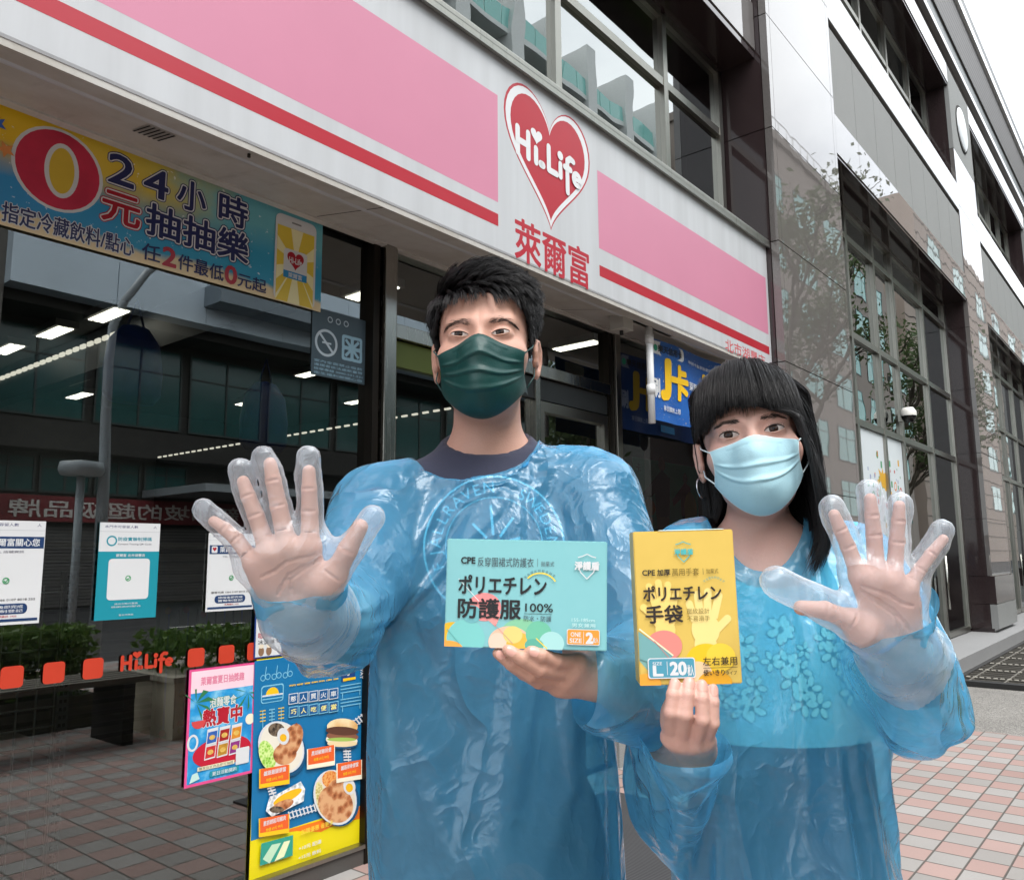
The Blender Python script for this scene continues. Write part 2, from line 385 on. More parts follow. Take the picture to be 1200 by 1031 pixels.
# ------------------------------------------------------------------ office building with its ground-floor shop
B = thing('office_building', 'dark granite office building receding to the right above and beside the shop', 'building', (0, 2.88, 0))
D0 = 2.25
def pillar(s0, s1):
    b = MB(); b.box((s0+0.012, D0+0.03, 0.15), (s1-0.012, 3.4, 9.0), M_DARK)
    js = [0.2, 0.55, 0.95, 1.78, 2.75, 3.72, 4.67, 5.66, 6.62, 7.55, 8.97]
    for a, c in zip(js[:-1], js[1:]):
        m = M_MATTE if a > 7.4 and s0 > 10 else M_POL
        if c <= 0.56: m = M_MATTE
        elif c <= 0.96: m = M_DARK
        b.box((s0, D0-0.03 if c < 0.96 else D0, a+0.004), (s0+0.07, D0+0.06, c-0.004), m)
        b.box((s0+0.075, D0-0.03 if c < 0.96 else D0, a+0.004), (s1-0.075, D0+0.06, c-0.004), m)
        b.box((s1-0.07, D0-0.03 if c < 0.96 else D0, a+0.004), (s1, D0+0.06, c-0.004), m)
        for q in (s0-0.006, s1+0.0): b.box((q, D0+0.066, a+0.004), (q+0.006, 3.39, c-0.004), M_DARK)
    if s0 > 10:
        b.lathe([(0.0, D0-0.03), (0.34, D0-0.03), (0.36, D0-0.02), (0.36, D0+0.0)], P('#dfe2e4', 0.3), 32, ((s0+s1)/2, 0, 8.18), 'y')
        b.lathe([(0.36, D0-0.012), (0.40, D0-0.012), (0.40, D0)], M_JOINT, 32, ((s0+s1)/2, 0, 8.18), 'y')
    b.build('pillar', B)
PS = [(6.01, 7.65), (13.6, 15.2), (21.2, 22.8), (28.8, 30.4)]
for a, c in PS: pillar(a, c)

def pane_window(s0, s1, z0, z1, D, vs, hs, name='window', fr=M_ALU, glass=M_GLASS2, fw=0.035, parent=None):
    f = MB()
    for v in [s0]+vs+[s1]: f.box((v-fw, D-0.05, z0), (v+fw, D+0.03, z1), fr)
    ed = sorted([s0]+vs+[s1])
    for h in [z0]+hs+[z1]:
        for p, q in zip(ed[:-1], ed[1:]): f.box((p+fw, D-0.045, h-fw), (q-fw, D+0.025, h+fw), fr)
    wnd = f.build(name, parent or B)
    g = MB(); he = sorted([z0]+hs+[z1])
    for p, q in zip(ed[:-1], ed[1:]):
        for a, c in zip(he[:-1], he[1:]):
            j = rng.uniform(-0.004, 0.004)
            g.add([(p+fw, D-0.012+j, a+fw), (q-fw, D-0.012-j, a+fw), (q-fw, D-0.012-j, c-fw), (p+fw, D-0.012+j, c-fw)], [(0, 1, 2, 3)], glass)
    o = g.build('pane', wnd); o.location = (0, 0, 0)
    return wnd

for k in range(3):
    a, c = PS[k][1], PS[k+1][0]
    b = MB()
    n = 8; st = (c-a)/n
    for i in range(n):
        b.box((a+i*st+0.003, D0, 5.10), (a+(i+1)*st-0.003, 2.60, 5.50), M_POL)
        b.box((a+i*st+0.005, D0+0.012, 5.51), (a+(i+1)*st-0.005, 2.60, 6.44), M_MATTE)
        b.box((a+i*st+0.003, D0, 6.52), (a+(i+1)*st-0.003, 2.60, 6.96), M_POL)
    b.box((a, D0+0.05, 5.104), (c, 2.59, 6.94), M_JOINT)
    b.build('spandrel', B)
    b = MB()
    b.box((a, D0+0.01, 5.07), (c, 3.0, 5.095), M_DARK); b.build('soffit', B); b = MB(); b.box((a, D0+0.01, 8.60), (c, 3.0, 8.64), M_DARK)
    b.build('soffit', B)
    b = MB()
    for i in range(n): b.box((a+i*st+0.003, D0, 8.645), (a+(i+1)*st-0.003, 2.60, 8.97), M_POL)
    b.build('spandrel', B)
    pane_window(a+0.04, c-0.04, 0.2, 5.07, 2.62, [a+1.2, a+2.2, a+3.0, a+4.5], [2.67, 3.62, 4.72])
    pane_window(a+0.04, c-0.04, 6.96, 8.60, 2.62, [a+1.2, a+2.4, a+3.6, a+4.8], [7.9])
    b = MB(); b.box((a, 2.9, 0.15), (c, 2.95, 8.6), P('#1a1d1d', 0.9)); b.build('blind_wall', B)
    h = MB(); h.tube([(a+4.42, 2.52, 0.55), (a+4.42, 2.52, 1.25)], 0.016, M_STEEL); h.build('door_handle', B)
# cornice
b = MB(); S0, S1 = -6, 60
b.box((S0, D0+0.05, 8.975), (S1, 3.4, 9.26), M_DARK)
b.box((S0, D0-0.02, 9.26), (S1, 3.4, 9.36), M_POL)
b.box((S0, D0-0.0, 9.36), (S1, 3.4, 9.66), P('#5b5f5f', 0.4, 0.5))
b.box((S0, D0-0.03, 9.66), (S1, 3.4, 10.66), mat_slats('brown_metal_louvres', (0.03, 0.026, 0.024), (0.105, 0.092, 0.086), 0.11))
b.box((S0, D0-0.08, 10.66), (S1, 3.4, 10.82), P('#d9dadb', 0.25, 0.6))
b.box((S0, D0-0.05, 10.82), (S1, 3.4, 11.15), P('#3a3938', 0.4))
b.build('cornice', B)
# above the shop: recessed window band, overhanging storey
b = MB(); b.box((-6, 2.70, 3.70), (6.0, 3.3, 3.80), M_JOINT); b.build('ledge', B)
pane_window(-4.6, 5.93, 3.80, 5.27, 2.69, [-3.0, -1.4, 0.2, 1.9, 3.66, 5.0], [4.72], fr=M_ALU, fw=0.03)
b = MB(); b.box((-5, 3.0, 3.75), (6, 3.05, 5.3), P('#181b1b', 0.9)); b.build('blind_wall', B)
b = MB(); b.box((-6, 2.36, 5.30), (6.0, 3.2, 5.36), M_DARK)
for i in range(8): b.box((-6+i*1.5+0.004, 2.35, 5.362), (-4.5+i*1.5-0.004, 2.9, 5.78), M_POL); b.box((-6+i*1.5+0.004, 2.362, 5.79), (-4.5+i*1.5-0.004, 2.9, 6.6), M_MATTE)
b.box((-6, 2.40, 6.6), (6.0, 3.2, 9.0), M_DARK); b.build('overhang', B)
# shop interior shell
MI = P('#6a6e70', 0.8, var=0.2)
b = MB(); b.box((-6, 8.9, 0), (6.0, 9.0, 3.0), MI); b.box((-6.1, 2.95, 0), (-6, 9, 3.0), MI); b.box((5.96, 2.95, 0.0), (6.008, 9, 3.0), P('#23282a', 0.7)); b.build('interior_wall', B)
b = MB(); b.box((-6, 2.95, 2.92), (6.0, 9.0, 3.0), P('#5b6061', 0.8)); b.build('interior_ceiling', B)
b = MB(); b.quad((-6, 2.9, 0.02), (6.0, 2.9, 0.02), (6.0, 9.0, 0.02), (-6, 9.0, 0.02), P('#55524d', 0.35)); b.build('interior_floor', B)

# ------------------------------------------------------------------ shop front
F = thing('glass_storefront', 'stainless framed glass shop front under the white and pink sign', 'shop front', (0, 2.88, 0))
GD = 2.88
def pane(s0, s1, z0, z1, m=M_GLASS, D=GD, parent=None):
    g = MB(); g.quad((s0, D, z0), (s1, D, z0), (s1, D, z1), (s0, D, z1), m)
    g.add([(s0, D+0.008, z0), (s1, D+0.008, z0), (s1, D+0.008, z1), (s0, D+0.008, z1)], [(3, 2, 1, 0)], M_CLEAR)
    return g.build('pane', parent or F)
b = MB()
b.box((-6, 2.84, 2.78), (2.415, 2.92, 2.84), M_DKMET); b.box((2.55, 2.84, 2.76), (6.0, 2.92, 2.83), M_ALU); b.box((-6, 2.80, 2.755), (6.0, 2.839, 2.79), M_SOFFIT)
b.build('header_frame', F)
b = MB(); b.box((-6, 2.835, 0.0), (2.415, 2.93, 0.07), P('#4a4744', 0.6, bump=0.2)); b.box((-6, 2.825, 0.066), (2.415, 2.935, 0.082), M_ALU)
b.box((4.42, 2.82, 0.0), (6.0, 2.93, 0.18), M_MATTE); b.box((4.42, 2.815, 0.18), (6.0, 2.93, 0.215), M_ALU); b.build('sill', F)
b = MB(); b.box((2.415, 2.83, 0.0), (2.452, 2.93, 2.84), M_DKMET); b.build('mullion', F)
b = MB(); b.box((2.462, 2.80, 0.0), (2.535, 2.94, 2.80), M_STEEL, 0.004); b.build('mullion', F)
b = MB(); b.box((4.50, 2.82, 0.0), (4.56, 2.93, 2.80), M_ALU, 0.004); b.box((4.44, 2.84, 0.0), (4.492, 2.92, 2.80), M_DKMET); b.build('mullion', F)
b = MB(); b.box((2.54, 2.83, 2.33), (4.44, 2.93, 2.40), M_STEEL, 0.003); b.build('transom', F)
b = MB(); b.box((2.54, 2.86, 2.20), (3.55, 2.92, 2.325), P('#5c6a2f', 0.5)); b.box((3.55, 2.86, 2.20), (4.44, 2.92, 2.325), P('#33383a', 0.5)); b.build('transom_panel', F)
b = MB(); b.box((3.655, 2.84, 0.0), (3.70, 2.93, 2.325), M_STEEL, 0.003); b.build('mullion', F)
dr = MB()
dr.box((3.705, 2.85, 2.13), (4.435, 2.92, 2.19), M_ALU); dr.box((3.705, 2.85, 0.05), (4.435, 2.92, 0.18), M_ALU); dr.box((3.705, 2.85, 0.18), (3.745, 2.92, 2.13), M_ALU); dr.box((4.385, 2.85, 0.18), (4.435, 2.92, 2.13), M_ALU)
door = dr.build('door', F)
o = pane(3.745, 4.385, 0.18, 2.13); o.parent = door; o.location = (0, 0, 0)
h = MB(); h.tube([(3.80, 2.80, 0.85), (3.80, 2.80, 1.25)], 0.012, M_STEEL); h.tube([(3.80, 2.80, 0.9), (3.80, 2.86, 0.9)], 0.008, M_STEEL); h.tube([(3.80, 2.80, 1.2), (3.80, 2.86, 1.2)], 0.008, M_STEEL); o = h.build('handle', door)
pane(-6, 0.2, 0.08, 2.78); pane(0.206, 2.415, 0.08, 2.78); pane(2.54, 3.655, 0.05, 2.20); pane(2.54, 4.44, 2.40, 2.76); pane(4.56, 6.0, 0.21, 2.76)

# ------------------------------------------------------------------ shop sign
SD = 2.35
G = thing('shop_sign', 'long white and pink signboard with a red heart logo over the shop front', 'sign', (0, SD, 2.675))
b = MB(); zt, zb = 3.70, 2.675
b.box((-6, SD, zb+0.02), (6.005, SD+0.14, zt), M_WHITE, 0.012); b.build('panel', G)
b = MB()
b.add([(-6, SD+0.005, zb), (6.005, SD+0.005, zb), (6.005, 2.80, 2.762), (-6, 2.80, 2.762), (-6, SD+0.005, zb+0.024), (6.005, SD+0.005, zb+0.024), (6.005, 2.80, 2.79), (-6, 2.80, 2.79)], [(3, 2, 1, 0), (0, 1, 5, 4), (4, 5, 6, 7)], M_SOFFIT); b.build('soffit', G)
b = MB(); b.box((-6, SD-0.03, zt), (6.005, SD+0.3, zt+0.03), M_ALU, 0.004); b.box((-6, SD-0.03, zt-0.03), (6.005, SD-0.012, zt), M_ALU); b.build('top_trim', G)
b = MB()
for i in range(9): b.box((-5.2+i*1.4, SD+0.008, zb-0.002), (-5.195+i*1.4, 2.79, zb+0.07), M_JOINT) if False else None
for i in range(6):
    y0 = 2.50; b.add([(1.165+i*0.017, 2.50, 2.6985), (1.172+i*0.017, 2.50, 2.6985), (1.172+i*0.017, 2.62, 2.7225), (1.165+i*0.017, 2.62, 2.7225)], [(3, 2, 1, 0)], M_VOID)
b.build('vent_slots', G)
for sx in (3.845, 2.05, 0.2):
    b = MB(); b.add([(sx, SD+0.01, zb+0.0005), (sx+0.006, SD+0.01, zb+0.0005), (sx+0.006, 2.79, 2.7595), (sx, 2.79, 2.7595)], [(3, 2, 1, 0)], M_JOINT); b.build('soffit_joint', G)
fl = Flat((0, SD, 0), (1, 0, 0), (0, 0, 1), (0, -1, 0), 0.0002)
fl.rect(-6, 2.935, 2.752, 3.476, PINK); fl.rect(-6, 2.817, 2.752, 2.877, RED, False)
fl.rect(3.605, 2.965, 5.955, 3.42, PINK, False); fl.rect(3.605, 2.805, 5.955, 2.868, RED); fl.flush('painted_panels', G)
def heart_shape(cx, top, bot, w):
    pts = []
    for i in range(64):
        t = 2*math.pi*i/64; x = math.sin(t)**3*abs(math.sin(t))**-0.35 if abs(math.sin(t)) > 1e-3 else 0.0
        y = 13*math.cos(t)-5*math.cos(2*t)-2*math.cos(3*t)-math.cos(4*t)
        pts.append((cx+x*w/2, bot+(y+17)/29*(top-bot)))
    return pts
hx, ht_, hb = 3.165, 3.63, 2.925
for k, (gr, m) in enumerate(((1.0, RED), (0.965, P('#d6d8da', 0.3, var=0.03)), (0.865, RED))):
    cy = (ht_+hb)/2+0.03
    fl.poly([(hx+(x-hx)*gr, cy+(z-cy)*gr) for x, z in heart_shape(hx, ht_, hb, 0.735)], m)
WH = P('#d9dbdc', 0.3, var=0.02)
def hilife(f, u0, v0, W_, H_, m, shear=0.0):
    """the shop's rounded word mark: H i - L i F e with a small heart as the first dot"""
    def st(pts, t=0.042):
        P_ = []
        for x, y in pts: P_.append((u0+x*W_, v0+y*H_))
        for (a, b_), (c, d) in zip(P_[:-1], P_[1:]):
            f.line(a, b_, c, d, t*W_*1.5, m); 
        for (a, b_) in P_: f.ell(a, b_, t*W_*0.75, t*W_*0.75, m, 12, False)
        f.k += 1
    st([(0.03, 0.30), (0.03, 0.80)]); st([(0.18, 0.30), (0.18, 0.80)]); st([(0.03, 0.55), (0.18, 0.55)])
    st([(0.29, 0.30), (0.29, 0.58)]); f.poly([(u0+(0.30+x)*W_, v0+(0.82+y)*H_) for x, y in heart_pts(0, 0, 0.17, 0.30)], m)
    st([(0.36, 0.32), (0.39, 0.32)], 0.05)
    st([(0.48, 0.78), (0.48, 0.30), (0.60, 0.30)]); st([(0.66, 0.30), (0.66, 0.56)]); f.ell(u0+0.66*W_, v0+0.74*H_, 0.045*W_, 0.045*W_, m, 12)
    st([(0.77, 0.05), (0.77, 0.72), (0.82, 0.80), (0.87, 0.78)]); st([(0.73, 0.56), (0.82, 0.56)])
    f.ring(u0+0.925*W_, v0+0.43*H_, 0.085*W_, 0.085*W_, 0.055*W_, m, 30, 0, 318); f.line(u0+0.86*W_, v0+0.43*H_, u0+1.0*W_, v0+0.43*H_, 0.045*W_, m)
hilife(fl, 2.885, 3.17, 0.555, 0.262, WH); fl.flush('heart_logo', G)
fl.text('萊爾富', 2.875, 2.70, 3.50, 2.912, RED, 0.022); fl.flush('lettering', G)
fl.text('北市湖豐店', 5.17, 2.69, 5.86, 2.778, P('#c24a50', 0.4), 0.012)
fl.build('address_lettering', G)
b = MB(); b.tube([(1.46, SD+0.03, zb+0.0), (1.46, SD+0.03, zb-0.012)], 0.006, M_DKMET); b.build('bolt', G); b = MB(); b.tube([(3.0, SD+0.03, zb+0.0), (3.0, SD+0.03, zb-0.012)], 0.006, M_DKMET); b.build('bolt', G)
# ------------------------------------------------------------------ the street the glass and polished stone mirror
t_ = thing('planter', 'low beige planter with a clipped green hedge along the street edge', 'planter', (3.1, -0.3, 0))
b = MB(); b.box((3.1, -0.75, 0), (16, 0.02, 0.40), P('#cfc6b0', 0.8, bump=0.3, bscale=120)); b.box((3.08, -0.77, 0.40), (16.02, 0.04, 0.44), P('#a39c8e', 0.8)); b.build('wall', t_)
def leaf_cloud(n, fn, size, m, seed):
    r = np.random.RandomState(seed); c = fn(r, n); a = r.normal(size=(n, 3)); a /= np.linalg.norm(a, axis=1)[:, None]
    q = r.normal(size=(n, 3)); q -= a*(q*a).sum(1)[:, None]; q /= np.linalg.norm(q, axis=1)[:, None]; sz = size*(0.6+0.8*r.rand(n))[:, None]
    p = np.cross(a, q); V = np.stack([c-q*sz, c+p*sz*.45, c+q*sz, c-p*sz*.45], 1).reshape(-1, 3)
    b = MB(); b.add(V.tolist(), [(4*i, 4*i+1, 4*i+2, 4*i+3) for i in range(n)], m); return b
def mat_leaf(name, c0, c1):
    t = NT(name); v = t.obj(); n = t.noise(v, 1.6, 3); g = t.n('NewGeometry'); sp = t.math('ADD', t.math('MULTIPLY', g.outputs['Random Per Island'], 0.6), t.math('MULTIPLY', n, 0.5))
    c = t.mix(sp, c0, c1); df = t.bsdf(c, 0.5, 0.3); tl = t.n('BsdfTranslucent'); t.l(c, tl.inputs[0]); ms = t.n('MixShader', i_0=0.3); t.l(df, ms.inputs[1]); t.l(tl.outputs[0], ms.inputs[2]); return t.done(ms.outputs[0])
M_LEAF = mat_leaf('hedge_leaves', (0.045, 0.11, 0.02), (0.17, 0.27, 0.06)); M_LEAF2 = mat_leaf('tree_leaves', (0.035, 0.06, 0.02), (0.10, 0.14, 0.05))
leaf_cloud(14000, lambda r, n: np.stack([3.12+r.rand(n)*8.5, -0.72+0.70*r.rand(n), 0.44+0.27*np.sqrt(r.rand(n))+0.03*np.sin(9*r.rand(n))], 1), 0.035, M_LEAF, 3).build('hedge', t_)
t_ = thing('planter', 'long dark planter with hedge at the kerb left of the street lamps', 'planter', (-2, -4.4, 0))
b = MB(); b.box((-9, -4.8, 0), (2.0, -4.0, 0.42), P('#3a3733', 0.85)); b.build('wall', t_)
leaf_cloud(9000, lambda r, n: np.stack([-9+r.rand(n)*11, -4.8+0.8*r.rand(n), 0.42+0.4*np.sqrt(r.rand(n))], 1), 0.05, M_LEAF, 4).build('hedge', t_)
# street lamps
M_LAMP = P('#9aa3a8', 0.4, 0.5)
t_ = thing('street_lamp', 'short grey street lamp with a mushroom head, mirrored in the shop glass', 'street lamp', (4.1, -4.24, 0))
b = MB(); b.tube([(4.1, -4.24, 0), (4.1, -4.24, 2.3)], 0.045, M_LAMP, 14); b.build('post', t_)
b = MB(); b.lathe([(0.05, 2.26), (0.22, 2.27), (0.25, 2.33), (0.23, 2.42), (0.0, 2.45)], M_LAMP, 24, (4.1, -4.24, 0)); b.build('lamp_head', t_)
t_ = thing('street_lamp', 'tall tapering street lamp with a curved arm, mirrored in the shop glass', 'street lamp', (4.38, -4.24, 0))
b = MB(); b.tube([(4.38, -4.24, 0), (4.36, -4.24, 2.5), (4.33, -4.24, 3.7), (4.36, -4.24, 4.15), (4.48, -4.24, 4.5), (4.75, -4.24, 4.95), (5.3, -4.24, 5.5), (6.0, -4.24, 5.9)], [0.075, 0.065, 0.055, 0.052, 0.05, 0.046, 0.042, 0.038], M_LAMP, 14); b.build('post', t_)
b = MB(); b.box((5.9, -4.38, 5.86), (6.7, -4.10, 5.98), M_LAMP, 0.03); b.build('lamp_head', t_)
# trees on the kerb
def tree(s, D, h, seed, label):
    t = thing('street_tree', label, 'tree', (s, D, 0), 'street trees behind the camera')
    r = random.Random(seed); br = MB(); tips = []
    bark = P('#4b4338', 0.9, bump=0.6, bscale=30)
    def grow(p, dr, L, rad, lev):
        pts = [p]; q = Vector(p); dd = Vector(dr)
        for i in range(4):
            dd = (dd+Vector((r.uniform(-.22, .22), r.uniform(-.22, .22), r.uniform(-.05, .15)))).normalized(); q = q+dd*L/4; pts.append(tuple(q))
        br.tube(pts, [rad*(1-.12*i) for i in range(5)], bark, 8, False)
        if lev == 0 or L < 0.6: tips.extend(pts[1:]); return
        if lev < 3: tips.extend(pts[3:])
        for k in range(3+(lev > 2)):
            a = r.uniform(0, 6.28); e = r.uniform(.35, .95); nd = (dd*math.cos(e)+Vector((math.cos(a), math.sin(a), 0.25))*math.sin(e)).normalized()
            grow(pts[r.choice((2, 3, 4))], nd, L*r.uniform(.55, .75), rad*.55, lev-1)
    grow((s, D, 0), (0, 0, 1), h*.42, h*.014, 4); br.build('trunk', t)
    T = np.array(tips)
    leaf_cloud(5200, lambda rr, n: T[rr.randint(0, len(T), n)]+rr.normal(size=(n, 3))*np.array([.38, .38, .22]), 0.11, M_LEAF2, seed).build('crown', t)
tree(27.5, -5.6, 15, 11, 'tall thin-crowned street tree mirrored in the first polished pillar')
tree(41, -5.2, 13, 12, 'farther street tree mirrored in the tall windows')
tree(16, -4.6, 8, 13, 'smaller leafy street tree across from the shop sign')
# opposite buildings
OD = -16.2
TEAL = P('#34605d', 0.15, 0.5, var=0.25, scale=0.6); DKG = P('#20302f', 0.12, 0.6, var=0.4, scale=0.5); CONC = P('#c9d6e0', 0.75, var=0.12, scale=0.8); STONE = P('#8b8078', 0.8, var=0.1, scale=0.7); LTW = P('#d9dcda', 0.6)
def facade(t, s0, s1, D, z0, z1, m, depth=10):
    b = MB(); b.box((s0, D-depth, z0), (s1, D, z1), m); return b.build('wall', t)
def grid(t, s0, s1, D, z0, z1, nx, nz, m, fm, gx=0.25, gz=0.35, rec=0.12):
    first = None
    for i in range(nx):
        for k in range(nz):
            a = s0+(s1-s0)*i/nx; c = s0+(s1-s0)*(i+1)/nx; e = z0+(z1-z0)*k/nz; g = z0+(z1-z0)*(k+1)/nz
            if first is None:
                b = MB(); w_, h_ = c-a-gx, g-e-gz
                b.box((0, 0, 0), (w_, .06, .06), fm); b.box((0, 0, h_-.06), (w_, .06, h_), fm); b.box((0, 0, .06), (.06, .06, h_-.06), fm); b.box((w_-.06, 0, .06), (w_, .06, h_-.06), fm); b.box((w_/2-.03, 0, .06), (w_/2+.03, .05, h_-.06), fm); b.box((.06, 0, h_*.68), (w_-.06, .04, h_*.68+.05), fm)
                first = b.build('window', t); first.location = (0, 0, 0)
                g2 = MB(); g2.quad((.0, .02, 0), (w_, .02, 0), (w_, .02, h_), (0, .02, h_), m); pn = g2.build('pane', first); pn.location = (0, 0, 0); base = Vector([-x for x in t['base']]); o = first
            else: o = copy_tree(first, t)
            o.location = base+Vector((a+gx/2, D+0.01, e+gz/2))
t_ = thing('low_commercial_building', 'low concrete building across the street with red shop band, seen mirrored in the glass', 'building', (5, OD, 0))
facade(t_, -34, 7, OD-0.4, 0, 13, P('#6d6862', 0.8, var=0.15)); facade(t_, 7, 46, OD-2.0, 0, 9.3, P('#3b3a36', 0.8), 8)
b = MB()
for i in range(10): b.box((7+i*2.65, OD-2, 8.2), (9.63+i*2.65, OD, 11.4), CONC)
b.build('parapet', t_)
b = MB(); b.box((12.2, OD, 8.72), (34, OD+0.9, 9.34), P('#7c878f', 0.7)); b.build('ledge', t_)
b = MB(); b.box((7, OD-2, 4.2), (33.5, OD-1.2, 5.0), P('#2c2926', 0.8)); b.box((7, OD-1.99, 7.9), (33.5, OD-0.6, 8.19), P('#25231f', 0.8)); b.build('beam', t_)
grid(t_, 7, 33, OD-1.98, 5.0, 7.9, 9, 1, TEAL, P('#39423f', 0.5)); grid(t_, -33, 6, OD-0.39, 4.4, 12, 10, 2, DKG, P('#39423f', 0.5), 1.2, 1.4)
grid(t_, 7.2, 13, OD-1.97, 3.05, 4.15, 4, 1, TEAL, P('#39423f', 0.5), 0.1, 0.1)
b = MB(); b.box((7.6, OD-1.95, 2.3), (16.5, OD-1.6, 3.0), P('#7c2026', 0.6)); sgn = b.build('sign_band', t_)
fl = Flat((0, OD-1.6, 0), (1, 0, 0), (0, 0, 1), (0, 1, 0), 0.01); fl.text('新加坡的超級品牌', 7.9, 2.42, 14.6, 2.88, P('#d8d4cc', 0.6), 0.02, mirror=False)
# read from the street the lettering runs the other way: mirror it about the band
for i, (x, y, z) in enumerate(fl.mb.v): fl.mb.v[i] = (22.5-x, y, z)
o = fl.build('lettering', sgn); o.location = (0, 0, 0)
b = MB()
for i in range(4): b.box((7.7+i*3.6, OD-1.95, 0), (11.1+i*3.6, OD-1.9, 2.2), mat_slats('rolled_shutter', (0.05, 0.048, 0.045), (0.20, 0.19, 0.18), 0.09))
b.build('shutter', t_)
b = MB(); b.box((11.6, OD-2, 3.1), (30, OD+1.6, 3.32), P('#9aa0a3', 0.5)); b.build('canopy', t_)
t_ = thing('tall_apartment_tower', 'tall pale tower with teal balcony glass, seen mirrored in the windows above the sign', 'building', (32, OD-3, 0))
facade(t_, 21, 46, OD-5, 9.35, 31, P('#7f8480', 0.7), 12)
b = MB()
for i in range(7): b.box((21+i*4, OD-4.99, 9.4), (21.9+i*4, OD-2.6, 31), LTW)
b.build('column', t_)
for k in range(5):
    b = MB(); b.box((21, OD-4.99, 13.2+k*3.6), (46, OD-2.8, 13.5+k*3.6), LTW); sl = b.build('balcony', t_)
    g2 = MB()
    for i in range(20): g2.box((21.05+i*1.25, OD-2.85, 13.5+k*3.6), (22.22+i*1.25, OD-2.80, 14.5+k*3.6), P('#8fd0c8', 0.1, 0.7))
    o = g2.build('glass_railing', sl); o.location = (0, 0, 0)
grid(t_, 21, 46, OD-4.98, 13.5, 30.9, 12, 5, DKG, P('#7c8380', 0.4), 0.5, 0.9)
t_ = thing('stone_office_block', 'brown grey stone office block with teal windows, seen mirrored in the polished pillar', 'building', (62, OD, 0))
facade(t_, 48.5, 92, OD, 0, 31.3, STONE, 14)
grid(t_, 51, 91, OD, 3.5, 29.5, 6, 6, P('#57a39c', 0.15, 0.6, var=0.15, scale=0.5), P('#4b5351', 0.5), 2.4, 1.5)
b = MB(); b.box((48.3, OD-14, 31.31), (92.2, OD+0.25, 31.9), P('#7d746d', 0.8))
for i in range(30): b.tube([(48.6+i*1.5, OD+0.1, 31.9), (48.6+i*1.5, OD+0.1, 33.0)], 0.03, LTW, 6)
b.tube([(48.6, OD+0.1, 33.0), (92, OD+0.1, 33.0)], 0.03, LTW, 6); b.build('parapet', t_)
t_ = thing('brown_office_block', 'tall brown office block far down the street, mirrored in the second pillar', 'building', (140, OD, 0))
facade(t_, 97, 240, OD, 0, 42.5, P('#9a8b80', 0.8, var=0.1, scale=0.4), 20)
b = MB()
for i in range(22): b.box((97, OD, 1.5+i*1.9), (240, OD+0.06, 1.58+i*1.9), P('#5d544d', 0.8))
b.build('course', t_)
grid(t_, 99, 239, OD, 6, 40, 10, 6, P('#6fa79d', 0.15, 0.6, var=0.15, scale=0.5), P('#4b5351', 0.5), 7.5, 2.2)
t_ = thing('street_bench', 'dark slatted bench at the street edge, mirrored behind the wire rack', 'bench', (2.2, -0.4, 0))
b = MB()
for i in range(5): b.box((1.3, -0.62+i*0.1, 0.42), (3.0, -0.55+i*0.1, 0.46), P('#5e594f', 0.7))
b.build('seat', t_)
for x in (1.45, 2.8):
    b = MB(); b.box((x, -0.6, 0), (x+0.08, -0.12, 0.419), P('#1d1c1b', 0.7)); b.build('leg', t_)
t_ = thing('clipped_hedge', 'clipped green hedge behind the dark bench, mirrored in the left glass', 'hedge', (1.5, -1.2, 0))
leaf_cloud(9000, lambda r, n: np.stack([0.6+r.rand(n)*2.4, -1.5+0.5*r.rand(n), 0.15+0.62*np.sqrt(r.rand(n))], 1), 0.035, M_LEAF, 9).build('foliage', t_)
b = MB(); b.box((0.6, -1.5, 0), (3.0, -1.0, 0.25), P('#3a3a30', 0.9)); b.build('soil_bed', t_)
# ------------------------------------------------------------------ authoring helper: a point of a vertical plane parallel to the shop front
def sz(x, y, D):
    v = _f*F_PX+_R*(x-600)-_U*(y-515.5); t = D/(v@m_); p = v*t; return float(p@d_), float(CAM_H+p[2])
def poster(name, label, cat, s0, s1, z0, z1, D, m, group=None, th=0.0025):
    b = MB(); b.box((s0, D, z0), (s1, D+th, z1), m); o = b.build(name); return tagit(o, label, cat, group), Flat((0, D, 0), (1, 0, 0), (0, 0, 1), (0, -1, 0))
def put(f, name, par):
    o = f.mb.build(name); o.parent = par; o.rotation_euler.z = 0; f.mb = MB(); return o
NAVY, WHITE, TEALC = P('#20265a', 0.4), P('#d8dadb', 0.4, var=0.02), P('#1b8fa0', 0.4, var=0.04)
INK, GOLD, ORANGE = P('#1b1d20', 0.5), P('#f2c21c', 0.45, var=0.04), P('#e8622a', 0.45, var=0.04)
# --- banner on the glass
def mat_banner():
    t = NT('printed_beach_banner'); v = t.obj(); sx = t.n('SeparateXYZ'); t.l(v, sx.inputs[0]); n = t.noise(v, 6, 5); n2 = t.noise(v, 40, 3, 0.7)
    x = t.math('MULTIPLY_ADD', n, 0.35, t.math('MULTIPLY_ADD', sx.outputs[0], 0.6, -0.2)); z = t.math('MULTIPLY_ADD', n, 0.09, sx.outputs[2])
    top = t.ramp(x, [(0.55, lin('#e9c02e')), (0.82, lin('#d9c455')), (1.0, lin('#6fb9c4'))]); sea = t.ramp(x, [(0.3, lin('#3d8fd0')), (0.9, lin('#3a9fc2'))])
    f = t.n('MapRange'); t.l(z, f.inputs[0]); f.inputs[1].default_value = 2.70; f.inputs[2].default_value = 2.58
    c = t.mix(f.outputs[0], top, sea); s = t.n('MapRange'); t.l(z, s.inputs[0]); s.inputs[1].default_value = 2.475; s.inputs[2].default_value = 2.455
    c = t.mix(t.ramp(n2, [(0.66, 0.0), (0.7, 0.7)]), c, lin('#f4f7f7')); c = t.mix(s.outputs[0], c, lin('#e3cfa4'))
    return t.done(t.bsdf(c, 0.35, 0.4))
